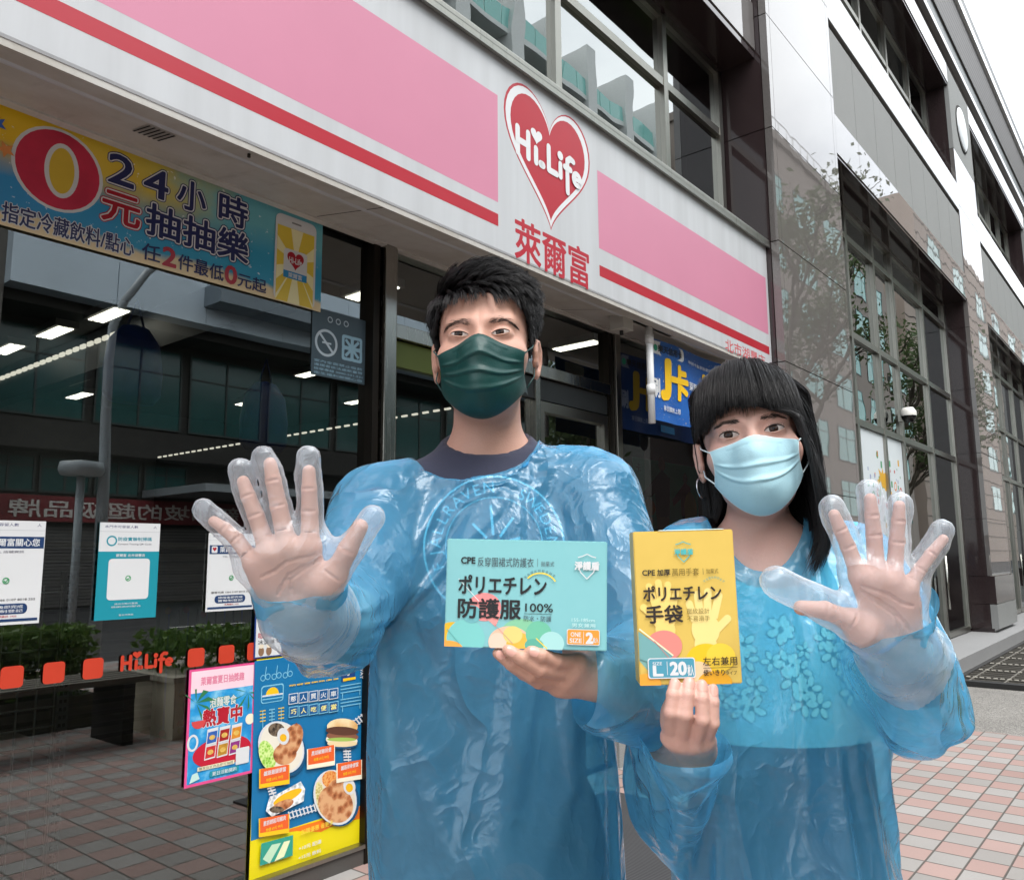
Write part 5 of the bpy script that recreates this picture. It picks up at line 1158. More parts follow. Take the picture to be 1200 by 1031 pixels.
# --- the man
m = Person(); m.fem = False; m.label = 'young man in a blue plastic gown with dark green mask, raising a gloved hand'; m.skin, m.lid = SKIN_M, LID_M
m.hs = 1.0; m.Rh = rotm(R_(-3), R_(0), R_(-1.5)); m.Hc = PX(562.3, 390, 1.193)-m.Rh@np.array([0, -.088, 0]); m.nr = .053; m.w = 1.0; m.aw = 1.0; m.hk = 1.0
m.neck = m.Hc+np.array([0.002, .045, -.180]); m.sh = [PX(443, 604, 1.275), PX(697, 590, 1.30)]
m.chest = (m.sh[0]+m.sh[1])/2+np.array([0, .01, -.145]); m.pelvis = m.chest+np.array([0.006, .0, -.36])
zr = lambda x, y: (200+x/3.2214, 500+y/3.2214)
def zz(fn, pts, Ys): return [PX(*fn(*p), Y) for p, Y in zip(pts, Ys)]
d = .842
m_R = dict(f=[zz(zr, [(527, 455), (525, 320), (523, 235), (522, 168)], [d, d-.004, d-.008, d-.008]), zz(zr, [(443, 455), (408, 300), (388, 205), (376, 140)], [d, d-.005, d-.010, d-.010]),
              zz(zr, [(372, 478), (322, 335), (293, 262), (274, 208)], [d+.002, d-.003, d-.006, d-.006]), zz(zr, [(318, 520), (250, 425), (205, 385), (163, 357)], [d+.006, d+.002, d+.0, d-.001])],
           t=zz(zr, [(560, 640), (618, 560), (668, 465), (714, 378)], [d+.022, d+.008, d-.002, d-.008]), w=PX(*zr(492, 695), d+.035))
z5 = lambda x, y: (500+x/3.967, 600+y/3.967)
d = .948
m_L = dict(f=[zz(z5, [(705, 700), (600, 690), (535, 665), (484, 648)], [d+.028, d+.004, d-.008, d-.010]), zz(z5, [(672, 748), (530, 728), (445, 680), (378, 642)], [d+.028, d+.0, d-.008, d-.010]),
              zz(z5, [(640, 785), (485, 757), (395, 705), (332, 655)], [d+.034, d+.010, d+.004, d+.002]), zz(z5, [(610, 810), (520, 790), (450, 752), (400, 722)], [d+.044, d+.024, d+.018, d+.014])],
           t=[PX(*z5(720, 700), d+.058), PX(*z5(690, 640), d+.080), PX(*z5(640, 560), d+.082), PX(*z5(600, 490), d+.078)], w=PX(*z5(790, 765), d+.06))
m.fingers = [m_R['f'], m_L['f']]; m.thumb = [m_R['t'], m_L['t']]; m.wr = [m_R['w'], m_L['w']]; m.pn = [(0, -1, 0), (0, .5, .8)]
m.el = [PX(400, 738, 1.075), PX(768, 812, 1.135)]
# --- the woman
k = Person(); k.fem = True; k.label = 'young woman in a blue plastic gown with long black hair and pale blue mask'; k.skin, k.lid = SKIN_W, LID_W
k.hs = .965; k.Rh = rotm(R_(-15), R_(-2), R_(-6)); k.Hc = PX(881, 506, 1.147)-k.Rh@np.array([0, -.085, 0]); k.nr = .043; k.w = .88; k.aw = .84; k.hk = .92
k.neck = k.Hc+np.array([0.012, .035, -.185]); k.sh = [PX(812, 668, 1.255), PX(1000, 672, 1.235)]
k.chest = (k.sh[0]+k.sh[1])/2+np.array([0, .01, -.12]); k.pelvis = k.chest+np.array([0.0, .0, -.33])
z4 = lambda x, y: (880+x/3.0308, 540+y/3.0308)
d = .875
k_L = dict(f=[zz(z4, [(385, 410), (345, 305), (318, 245), (296, 192)], [d, d-.004, d-.008, d-.010]), zz(z4, [(447, 410), (437, 265), (430, 195), (424, 135)], [d, d-.004, d-.008, d-.010]),
              zz(z4, [(508, 425), (517, 290), (524, 215), (527, 160)], [d, d-.004, d-.008, d-.010]), zz(z4, [(556, 455), (600, 385), (640, 330), (683, 278)], [d+.004, d+.0, d-.003, d-.005])],
           t=zz(z4, [(430, 640), (352, 565), (262, 530), (178, 521)], [d+.022, d+.008, d-.002, d-.008]), w=PX(*z4(520, 680), d+.035))
z6 = lambda x, y: (720+x/3.439, 600+y/3.439)
d = .930
k_R = dict(f=[zz(z6, [(225, 905), (228, 805), (236, 735), (243, 690)], [d+.022, d-.012, d-.012, d-.008]), zz(z6, [(268, 925), (284, 815), (293, 735), (300, 686)], [d+.020, d-.014, d-.013, d-.008]),
              zz(z6, [(322, 930), (355, 835), (353, 750), (352, 695)], [d+.022, d-.013, d-.013, d-.008]), zz(z6, [(368, 915), (398, 848), (399, 765), (398, 710)], [d+.027, d-.008, d-.010, d-.007])],
           t=[PX(*z6(255, 900), d+.062), PX(*z6(235, 800), d+.072), PX(*z6(250, 700), d+.066), PX(*z6(265, 610), d+.058)], w=PX(*z6(318, 960), d+.088))
k.fingers = [k_R['f'], k_L['f']]; k.thumb = [k_R['t'], k_L['t']]; k.wr = [k_R['w'], k_L['w']]; k.pn = [(0, 1, .2), (0, -1, 0)]
k.el = [PX(772, 905, 1.225), PX(1080, 795, 1.085)]
for q in (m, k):
    for i in (0, 1): print('arm', q.fem, i, np.linalg.norm(q.sh[i]-q.el[i]).round(3), np.linalg.norm(q.el[i]-q.wr[i]).round(3), [round(sum(np.linalg.norm(np.array(f[j+1])-f[j]) for j in range(3)), 3) for f in q.fingers[i]], 'palm', np.linalg.norm(q.fingers[i][1][0]-q.wr[i]).round(3), 'mcp w', np.linalg.norm(np.array(q.fingers[i][0][0])-q.fingers[i][3][0]).round(3))
    print(q.Hc, q.sh, q.chest, q.pelvis)
import time as _t; _a = _t.time()
MAN = build_person(m); print('man', _t.time()-_a, len(bpy.data.objects['body'].data.polygons)); WOMAN = build_person(k); print('both', _t.time()-_a)
# ------------------------------------------------------------------ what the two people wear: hair, masks, shirts
def wpart(b, name, root):
    o = b.build(name, None, rot=False); o.parent = root; o.location = [-x for x in root.location]; return o
def to_world(q, L): return np.asarray(L)@q.Rh.T*q.hs+q.Hc
def mat_cloth(name, c, var=.2, rough=.85, sc=600, bump=.3):
    t = NT(name); v = t.obj(); n = t.noise(v, 6, 5); f = t.noise(v, sc, 3, .7); cc = t.mix(n, tuple(x*(1-var) for x in c), tuple(x*(1+var) for x in c))
    return t.done(t.bsdf(cc, rough, .25, normal=t.bump(t.math('ADD', f, t.math('MULTIPLY', t.noise(v, 25, 4), 2.0)), bump, .0012), Sheen_Weight=.15))
def grow(q, roots, d0, L, n, flow, off_fn, field, jitter, clump, seed, spread, keep=None):
    """guides follow flow(p, t) outside the field; children gather round them"""
    r = np.random.RandomState(seed); G = len(roots); pts = np.zeros((G, n, 3)); p = roots.copy(); d = d0.copy()
    for i in range(n):
        t = i/(n-1); o = off_fn(p, t); sd = field(p); g = normals(field, p, 8e-4); push = np.maximum(o-sd, 0); p = p+g*push[:, None]; p = keep(p) if keep else p; pts[:, i] = p
        f = flow(p, t, g); d = d*.62+f*.38; d /= np.maximum(np.linalg.norm(d, axis=1), 1e-6)[:, None]
        inw = (d*g).sum(1); near = np.clip(1-(sd-o)/.012, 0, 1)*(inw < 0); d = d-g*(inw*near)[:, None]; d /= np.maximum(np.linalg.norm(d, axis=1), 1e-6)[:, None]
        p = p+d*(L/(n-1))[:, None]
    K = clump; ch = np.repeat(pts, K, 0); a = r.normal(size=(G*K, 3)); b_ = r.normal(size=(G*K, 3)); t = np.linspace(0, 1, n)[None, :, None]
    ch = ch+a[:, None]*spread*(1-.55*t)+b_[:, None]*jitter*t**1.5
    cut = r.uniform(.80, 1.0, G*K)            # uneven ends
    idx = np.linspace(0, 1, n)[None]*cut[:, None]*(n-1); i0 = np.clip(idx.astype(int), 0, n-2); w_ = (idx-i0)[..., None]; ar = np.arange(G*K)[:, None]
    return ch[ar, i0]*(1-w_)+ch[ar, i0+1]*w_
def scalp(q, n, seed, ok):
    r = np.random.RandomState(seed); out = []
    c = np.array([0, .012, .034])
    while sum(map(len, out)) < n:
        d = r.normal(size=(n, 3)); d /= np.linalg.norm(d, axis=1)[:, None]; s_ = np.zeros(n); p = c+d*.05
        for _ in range(40): p = p+d*np.clip(-sk(p), -.004, .004)[:, None]
        out.append(p[ok(p)])
    return np.concatenate(out)[:n]
sk = lambda p: smin(sd_ell(p, (0, .014, .036), (.0765, .095, .084)), sd_ell(p, (0, -.030, -.034), (.0645, .060, .086)), .03)
def hairline(p, lines):
    a = np.degrees(np.arctan2(np.abs(p[:, 0]), -(p[:, 1]-.01))); return p[:, 2] > np.interp(a, lines[0], lines[1])
def cap_mesh(q, lines, root, th, m, fade=0.004):
    """close dark undercoat of hair on the scalp so that no skin shows between strands"""
    fn = lambda p: sk(p)-th
    v, f = surface_nets(fn, (-.12, -.12, -.10), (.12, .14, .16), .005); keep = hairline(v, lines); f = [x for x in f if keep[x].all()]
    us = sorted(set(int(i) for x in f for i in x)); mp_ = {o: i for i, o in enumerate(us)}
    return mesh_obj('hair_undercoat', to_world(q, v[us]), [[mp_[int(i)] for i in x] for x in f], m, root)
M_BROW = mat_hair('dark_brow_hair', (.035, .026, .022), (.07, .05, .042))
# ---- man's hair
HL_M = ([0, 25, 42, 55, 66, 76, 88, 104, 118, 140, 180], [.066, .066, .061, .036, .006, -.012, .018, .020, -.012, -.045, -.058])
mr = scalp(m, 1500, 1, lambda p: hairline(p, HL_M))
top = np.clip((mr[:, 2]-.035)/.05, 0, 1); front = np.clip((-mr[:, 1]-.01)/.06, 0, 1)
def flow_m(p, t, g):
    tp = np.clip((p[:, 2]-.055)/.04, 0, 1)[:, None]; fr_ = np.clip((-p[:, 1]-.005)/.06, 0, 1)[:, None]
    sweep = np.array([.80, -.45, .10])*(1-fr_)+np.array([.92, -.10, .02])*fr_; sweep = sweep+np.where(p[:, :1] < .02, np.array([[-.15, -.15, .75]]), 0)*(1-t*.9)*fr_
    side = np.stack([np.sign(p[:, 0])*.10, -.12*np.ones(len(p)), -np.ones(len(p))], 1); f = sweep*tp+side*(1-tp); f = f-g*(f*g).sum(1)[:, None]*.8; f = f/np.maximum(np.linalg.norm(f, axis=1), 1e-6)[:, None]; return f+g*(.55-1.1*t)*(0.35+.65*tp)
nrm = normals(sk, mr); rs = np.random.RandomState(4); Lm = (.016+.030*top+.004*front)*(.8+.45*rs.rand(len(mr)))
Lm = np.where((mr[:, 2] < .02), .014, Lm)
om = lambda p, t: .002+(.0085*np.clip((p[:, 2]-.01)/.08, .12, 1))*min(1, t*3.2)
st = grow(m, mr, nrm+rs.normal(size=mr.shape)*.25, Lm, 9, flow_m, om, sk, .0022, 14, 2, .0017)
rad = np.tile(np.array([.00034]*6+[.00030, .00022, .00009]), (len(st), 1))
M_CAP = P('#0c0b0c', .8, .2)
cap_mesh(m, HL_M, MAN, .0022, M_CAP)
hair_curves('hair', to_world(m, st.reshape(-1, 3)).reshape(st.shape), rad, MAN, M_HAIR)
hfm = lambda p: m.hfield(p/m.hs)*m.hs
for s_ in (-1, 1): brow_of(MAN, m.Hc, m.Rh, hfm, s_, [(.0130, .0152), (.024, .0180), (.036, .0192), (.046, .0172), (.053, .0135)], .0060, 150, 3+s_, M_BROW)
# ---- woman's hair
HL_W = ([0, 30, 50, 62, 74, 90, 105, 120, 180], [.062, .060, .048, .028, .000, .010, .000, -.03, -.05])
wr_ = scalp(k, 1150, 8, lambda p: hairline(p, HL_W)); part = -.006
isb = (wr_[:, 1] < -.008) & (wr_[:, 2] > .070) & (np.abs(wr_[:, 0]) < .058)
sb = wr_[~isb]; bg_ = scalp(k, 430, 9, lambda p: (p[:, 1] < .012) & (p[:, 2] > .078) & (np.abs(p[:, 0]) < .060))
def loc_field(p): return k.field(to_world(k, p))/k.hs
def flow_w(p, t, g):
    sgn = np.sign(p[:, 0]-part); up = np.clip((p[:, 2]-.02)/.08, 0, 1); tgt = np.stack([sgn*(.55*up+.03)-np.clip((np.abs(p[:, 0])-.080)*12, 0, .5)*sgn, .16*up, -1+.55*up], 1)
    rgt = (p[:, 0] > 0); low = np.clip((.03-p[:, 2])/.12, 0, 1)
    tgt[:, 1] += np.where(rgt, -.42*low*(p[:, 1] > -.068), .30*low*(p[:, 1] < .012)); end = np.clip((-.12-p[:, 2])/.06, 0, 1); tgt[:, 0] += -sgn*.75*end*(np.abs(p[:, 0]) > .035)
    f = tgt-g*(tgt*g).sum(1)[:, None]*.55*np.clip((p[:, 2]+.02)/.05, 0, 1)[:, None]; return f/np.maximum(np.linalg.norm(f, axis=1), 1e-6)[:, None]
# the strand's way down the skull and then to the shoulders
rs = np.random.RandomState(12); Lw = .205+.11*np.clip((sb[:, 2]+.03)/.14, 0, 1)+rs.uniform(-.012, .012, len(sb))
ow = lambda p, t: .003+.006*np.clip(t*3, 0, 1)
def off_face(p):
    s_ = np.where(p[:, 0] > part, 1.0, -1.0); w_ = np.clip((.045-p[:, 2])/.03, 0, 1)*np.clip((-.012-p[:, 1])/.02, 0, 1)*(p[:, 2] > -.16); w_ = w_*np.clip((p[:, 2]+.115)/.03, 0, 1); need = .0675*w_; p = p.copy(); p[:, 0] = np.where(np.abs(p[:, 0]) < need, s_*need, p[:, 0]); left = (p[:, 0] < 0) & (p[:, 2] < .02) & (p[:, 2] > -.10); p[:, 1] = np.where(left, np.maximum(p[:, 1], .004+.02*np.clip((.02-p[:, 2])/.03, 0, 1)), p[:, 1]); lim = np.where(p[:, 0] > 0, .098, .081); p[:, 0] = np.clip(p[:, 0], -lim, lim); return p
stw = grow(k, sb, normals(sk, sb)*.3+np.array([0, .2, -.3]), Lw, 26, flow_w, ow, loc_field, .0040, 19, 6, .0023, off_face)
def flow_b(p, t, g):
    f = np.stack([p[:, 0]*1.2-.03, -1.0+1.1*t+0*p[:, 0], -.35-1.1*t+0*p[:, 0]], 1); f = f-g*(f*g).sum(1)[:, None]*.9; return f/np.linalg.norm(f, axis=1)[:, None]
rs = np.random.RandomState(3); endz = .013+.007*np.abs(rs.normal(size=len(bg_)))+np.where((bg_[:, 0] < -.012) & (bg_[:, 0] > -.045), rs.uniform(0, .007, len(bg_)), 0)
Lb = np.abs(bg_[:, 2]-endz)*1.02+np.maximum(0, bg_[:, 1]+.062)*.85+.004
stb = grow(k, bg_, normals(sk, bg_)*.5+np.array([0, -.7, .1]), Lb, 18, flow_b, lambda p, t: .003+.007*min(1, t*3)*(1-.35*t), sk, .0024, 19, 7, .0020)
cap_mesh(k, HL_W, WOMAN, .0035, M_CAP)
hair_curves('hair', to_world(k, stw.reshape(-1, 3)).reshape(stw.shape), np.tile(np.interp(np.linspace(0, 1, 26), [0, .8, 1], [.00036, .00034, .00010]), (len(stw), 1)), WOMAN, M_HAIR)
hair_curves('fringe', to_world(k, stb.reshape(-1, 3)).reshape(stb.shape), np.tile(np.interp(np.linspace(0, 1, 18), [0, .75, 1], [.00034, .0003, .0001]), (len(stb), 1)), WOMAN, M_HAIR)
hfk = lambda p: k.hfield(p/k.hs)*k.hs
for s_ in (-1, 1): brow_of(WOMAN, k.Hc, k.Rh, hfk, s_, [(.0135, .0165), (.024, .0185), (.036, .0195), (.047, .0160)], .0042, 150, 13+s_, M_BROW)
# ---- masks
def mask(q, root, m_, W_, top_c, top_e, bot_e, bot_c, pleats, depth, seed, rim):
    nu, nv = 61, 57; u = np.linspace(-1, 1, nu); v = np.linspace(0, 1, nv); U, V = np.meshgrid(u, v); au = np.abs(U)
    zt = top_e+(top_c-top_e)*np.exp(-(au/.34)**1.6)*.55+(top_c-top_e)*.45*(1-au**2); zb = bot_e+(bot_c-bot_e)*np.maximum(1-au**2.0, 0)**.95
    Zc = zt+(zb-zt)*V; Xc = U*W_*(1-.05*np.sin(math.pi*V))
    hull = lambda p: smin(smin(sd_ell(p, (0, -.030, -.050), (.0685, .066, .084)), sd_cap(p, (0, -.097, -.030), (0, -.098, -.078), .0195, .019), .04), sd_ell(p, (0, -.060, -.092), (.040, .036, .030)), .03)
    Y = front_y(lambda p: smin(hull(p), q.hfield(p), .012), Xc.ravel(), Zc.ravel()).reshape(nv, nu)
    from_edge = np.minimum(np.minimum(V, 1-V)*3.0, (1-au)*3.5).clip(0, 1)
    Y = Y-.0028-.003*from_edge*(1-au**2)
    r = np.random.RandomState(seed)
    for pv, amp in pleats:
        c = pv+.035*au**2*(1 if pv < .5 else -1)+.012*np.sin(U*4+seed+pv*9); s_ = (V-c)/.075; w_ = np.where((s_ > -1) & (s_ < 0), np.abs(s_+1)**1.5, np.where((s_ >= 0) & (s_ < .22), 1-s_/.22, 0)); Y = Y-amp*w_*np.clip((1-au)*5, 0.15, 1)
    Y = Y+depth*.3*(np.sin(U*9+V*7+seed)*np.sin(V*13-U*5))*.5*from_edge+depth*.5*np.exp(-((V-.10)/.05)**2)*np.sin(U*22)*.4*np.exp(-(au/.6)**4)-.0009*((V > .035) & (V < .085) & (au < .62))
    vv = np.stack([Xc, Y, Zc], -1).reshape(-1, 3); f = [(j*nu+i, (j+1)*nu+i, (j+1)*nu+i+1, j*nu+i+1) for j in range(nv-1) for i in range(nu-1)]
    o = mesh_obj('face_mask', to_world(q, vv*1.0), f, m_, root); sm = o.modifiers.new('thickness', 'SOLIDIFY'); sm.thickness = .0009; sm.offset = 1
    ss = o.modifiers.new('soft', 'SUBSURF'); ss.levels = ss.render_levels = 1
    G = vv.reshape(nv, nu, 3); b = MB()
    edge = [G[0, i] for i in range(0, nu, 3)]+[G[j, -1] for j in range(3, nv, 3)]+[G[-1, nu-1-i] for i in range(3, nu, 3)]+[G[nv-1-j, 0] for j in range(3, nv, 3)]
    b.tube(to_world(q, np.array(edge)+np.array([0, -.0003, 0])), .0009, rim, 6, False)
    wpart(b, 'mask_binding', root)
    for sg, ui in ((-1, 0), (1, nu-1)):
        for j, ze in ((2, .006), (nv-3, -.034)):
            a = G[j, ui]; c = np.array([sg*.0785, .010, ze]); mid = (a+c)/2+np.array([sg*.006, -.006, 0]); b = MB(); b.tube(to_world(q, np.array([a, mid, c, c+np.array([sg*.003, .010, 0])])), .0011, rim, 6); wpart(b, 'ear_loop', root)
def mat_mask(name, c, c2, sheen):
    t = NT(name); v = t.obj(); n = t.noise(v, 30, 4); vo = t.n('TexVoronoi'); t.l(v, vo.inputs['Vector']); vo.inputs['Scale'].default_value = 700
    return t.done(t.bsdf(t.mix(n, c, c2), sheen, .4, normal=t.bump(t.math('ADD', t.math('MULTIPLY', n, 4.0), vo.outputs['Distance']), .25, .001)))
MK1 = mat_mask('dark_green_mask_fabric', (.004, .040, .036), (.007, .058, .052), .42); MK2 = mat_mask('pale_blue_mask_fabric', (.36, .60, .68), (.44, .68, .75), .7)
mask(m, MAN, MK1, .0665, -.0085, -.0290, -.080, -.1290, [(.27, .0045), (.48, .0050), (.70, .0040)], .0030, 2, MK1)
mask(k, WOMAN, MK2, .0640, -.0105, -.0190, -.068, -.1240, [(.38, .0040), (.60, .0045)], .0016, 5, P('#dfeef2', .7))
for sg in (-1, 1):
    b = MB(); c = np.array([sg*.083, .012, -.062]); b.tube(to_world(k, np.array([c+np.array([sg*.002+.0075*math.sin(a), .015*math.sin(a), .0165*math.cos(a)]) for a in np.linspace(0, 2*math.pi, 28)])), .0013, P('#c9c9cc', .15, .5, 1.0), 8, False); wpart(b, 'earring', WOMAN)
# ---- shirts, lower clothes, shoes
def garment(q, root, name, fn, lo, hi, h, m_, cut=None):
    v, f = surface_nets(fn, lo, hi, h); v = project(fn, v, 1)
    if cut is not None:
        keep = cut(v); f = [x for x in f if keep[x].any()]
    us = sorted(set(int(i) for x in f for i in x)); mp_ = {o: i for i, o in enumerate(us)}; o = mesh_obj(name, v[us], [[mp_[int(i)] for i in x] for x in f], m_, root); return o
def body_shape(q, th, sleeve):
    nb, sh = q.neck, q.sh
    def fn(p):
        d = sd_cap(p, nb+np.array([0, .0, .02]), nb+np.array([0, 0, -.05]), q.nr*1.12, q.nr*1.4)
        for s_ in sh: d = smin(d, sd_cap(p, nb+np.array([0, .012, -.012]), s_+np.array([0, .01, .012]), q.nr*.80, .046*q.w), .05)
        d = smin(d, sd_ell(p, q.chest, (.155*q.w, .098*q.w, .19)), .05); d = smin(d, sd_ell(p, (q.chest+q.pelvis)/2, (.140*q.w, .096*q.w, .19)), .06); d = smin(d, sd_ell(p, q.pelvis, (.157*q.w, .107*q.w, .13)), .06)
        for i in (0, 1): d = smin(d, sd_cap(p, sh[i], sh[i]+(q.el[i]-sh[i])*sleeve, .056*q.aw, .058*q.aw), .04)
        return d-th
    return fn
SHIRT = mat_cloth('navy_cotton', (.040, .042, .068)); BLOUSE = mat_cloth('pale_green_cotton', (.46, .66, .62), .08); NAVYC = mat_cloth('dark_navy_twill', (.018, .024, .045)); BLKC = mat_cloth('black_denim', (.030, .034, .048))
m.shirt = body_shape(m, .008, .62); lo = np.array([m.Hc[0]-.36, m.Hc[1]-.25, .86]); hi = np.array([m.Hc[0]+.36, m.Hc[1]+.35, 1.56])
m.shirt_fn = lambda p: smax(m.shirt(p), -sd_ell(p, m.neck+np.array([.0, -.035, .066]), (.080, .085, .070)), .006)
garment(m, MAN, 'shirt', m.shirt_fn, lo, hi, .008, SHIRT, lambda v: v[:, 2] > .875)
k.shirt = body_shape(k, .008, .5); lo = np.array([k.Hc[0]-.33, k.Hc[1]-.22, .80]); hi = np.array([k.Hc[0]+.33, k.Hc[1]+.32, 1.40])
k.shirt_fn = lambda p: smax(k.shirt(p), -sd_ell(p, k.neck+np.array([.0, -.045, .040]), (.088, .10, .082)), .006)
garment(k, WOMAN, 'blouse', k.shirt_fn, lo, hi, .008, BLOUSE, lambda v: v[:, 2] > 1.035)
def lower(q, root, name, m_, skirt):
    pz_ = q.pelvis
    def fn(p):
        d = sd_ell(p, pz_+np.array([0, 0, .02]), (.166*q.w, .118*q.w, .15))
        if skirt: d = smin(d, sd_ell(p, (q.chest+pz_)/2, (.152*q.w, .108*q.w, .19)), .05)
        for s_ in (-1, 1):
            hip = pz_+np.array([s_*.082*q.w, 0, -.06]); kn = hip+np.array([s_*.012, -.01, -.37]); an = np.array([kn[0]+s_*.004, kn[1]+.03, .10]); d = smin(d, chain(p, [hip, kn, an], [.092*q.w, .068*q.w, .062*q.w], .02), .04)
        return smax(d, -(p[:, 2]-.07), .01)
    garment(q, root, name, fn, (pz_[0]-.25, pz_[1]-.22, .05), (pz_[0]+.25, pz_[1]+.25, pz_[2]+(.32 if skirt else .2)), .011, m_, lambda v: v[:, 2] < (1.05 if skirt else pz_[2]+.12))
    for s_ in (-1, 1):
        kn = pz_+np.array([s_*(.082*q.w+.012), -.01, 0]); fx = np.array([kn[0]+s_*.012, kn[1]+.02, 0])
        sf = lambda p: smin(smin(sd_ell(p, fx+np.array([0, .0, .055]), (.042, .07, .055)), sd_ell(p, fx+np.array([s_*.01, -.10, .038]), (.046, .095, .038)), .03), sd_ell(p, fx+np.array([0, .03, .04]), (.04, .05, .04)), .02)
        fn2 = lambda p: smax(sf(p), -(p[:, 2]-.001), .004)
        garment(q, root, 'shoe', fn2, fx-np.array([.1, .25, .01]), fx+np.array([.1, .15, .15]), .008, P('#26282c', .6) if not q.fem else P('#d8d6d2', .6))
lower(m, MAN, 'trousers', BLKC, False); lower(k, WOMAN, 'trousers', NAVYC, True)
def on_cloth(fn, pts2, y0, lift): # front-projected print
    x, z = np.array(pts2).T; y = front_y(fn, x, z, y0, y0+.3, 120); return np.stack([x, y-lift, z], 1)
# print on the man's shirt: a ring of lettering round a small crest
b = MB(); c0 = m.chest+np.array([.012, 0, .088]); y0 = c0[1]-.2; PR = P('#b4d3d8', .8)
def ringp(r0, r1, a0, a1, n=60):
    an = np.radians(np.linspace(a0, a1, n+1)); pts = [(c0[0]+r*math.cos(a), c0[2]+r*math.sin(a)) for a in an for r in (r0, r1)]; b.add(on_cloth(m.shirt_fn, pts, y0, .0012), [(2*i, 2*i+1, 2*i+3, 2*i+2) for i in range(n)], PR)
ringp(.103, .106, -200, 160, 90); ringp(.071, .0725, -200, 160, 80)
word = 'FJÄLLRÄVEN  SWEDEN             '
for i, ch in enumerate(word):
    if ch == ' ': continue
    a = R_(200-i*360/len(word)); V0, Fc = text_mesh(ch); h = .020; q_ = (V0-np.array([V0[:, 0].mean(), .35]))*h*1.25; e1 = np.array([math.sin(a), -math.cos(a)]); e2 = np.array([math.cos(a), math.sin(a)]); P2 = np.array([c0[0], c0[2]])+e2*.0875+q_[:, :1]*e1+q_[:, 1:]*e2; b.add(on_cloth(m.shirt_fn, P2, y0, .0012), Fc, PR)
for i in range(9):
    a = R_(i*40+15); L = .05*(.5+.5*((i*7) % 5)/5); p0 = (c0[0]+.015*math.cos(a), c0[2]+.015*math.sin(a)); p1 = (c0[0]+(.015+L)*math.cos(a), c0[2]+(.015+L)*math.sin(a)); nx, nz = -math.sin(a)*.002, math.cos(a)*.002
    pts = []; n = 8
    for j in range(n+1):
        x, z = p0[0]+(p1[0]-p0[0])*j/n, p0[1]+(p1[1]-p0[1])*j/n; pts += [(x-nx, z-nz), (x+nx, z+nz)]
    b.add(on_cloth(m.shirt_fn, pts, y0, .0012), [(2*j, 2*j+1, 2*j+3, 2*j+2) for j in range(n)], PR)
wpart(b, 'shirt_print', MAN)
# flowers on the woman's blouse
b = MB(); r = random.Random(21); y0 = k.chest[1]-.2; FW, FL = P('#eef6dc', .8), P('#3f7f76', .8)
for i in range(38):
    cx, cz = k.chest[0]+r.uniform(-.125, .135), r.uniform(1.075, k.chest[2]+.045); R0 = r.uniform(.013, .021); a0 = r.uniform(0, 6.3)
    for j in range(5):
        a = a0+j*1.2566; ax, az = math.cos(a), math.sin(a)
        for sc_, mm, lf in ((1.0, FL, .0010), (.84, FW, .0016)):
            ring = [(cx+ax*R0*.55+(ax*math.cos(t)*R0*.46-az*math.sin(t)*R0*.27)*sc_, cz+az*R0*.55+(az*math.cos(t)*R0*.46+ax*math.sin(t)*R0*.27)*sc_) for t in np.linspace(0, 6.283, 13)[:-1]]
            b.add(on_cloth(k.shirt_fn, ring, y0, lf), [tuple(range(12))], mm)
    b.add(on_cloth(k.shirt_fn, [(cx+R0*.16*math.cos(t), cz+R0*.16*math.sin(t)) for t in np.linspace(0, 6.283, 9)[:-1]], y0, .002), [tuple(range(8))], FL)
wpart(b, 'flower_print', WOMAN)
# fingernails that face the camera
for f in m_L['f'][:3]: nail(MAN, f[3], f[2], np.array([0.05, -.85, .42]), .0072, NAIL)
for f, rr_ in zip(k_R['f'], (.0066, .0068, .0065, .0058)): nail(WOMAN, f[3], f[2], np.array([0, -1, .1]), rr_, NAIL)
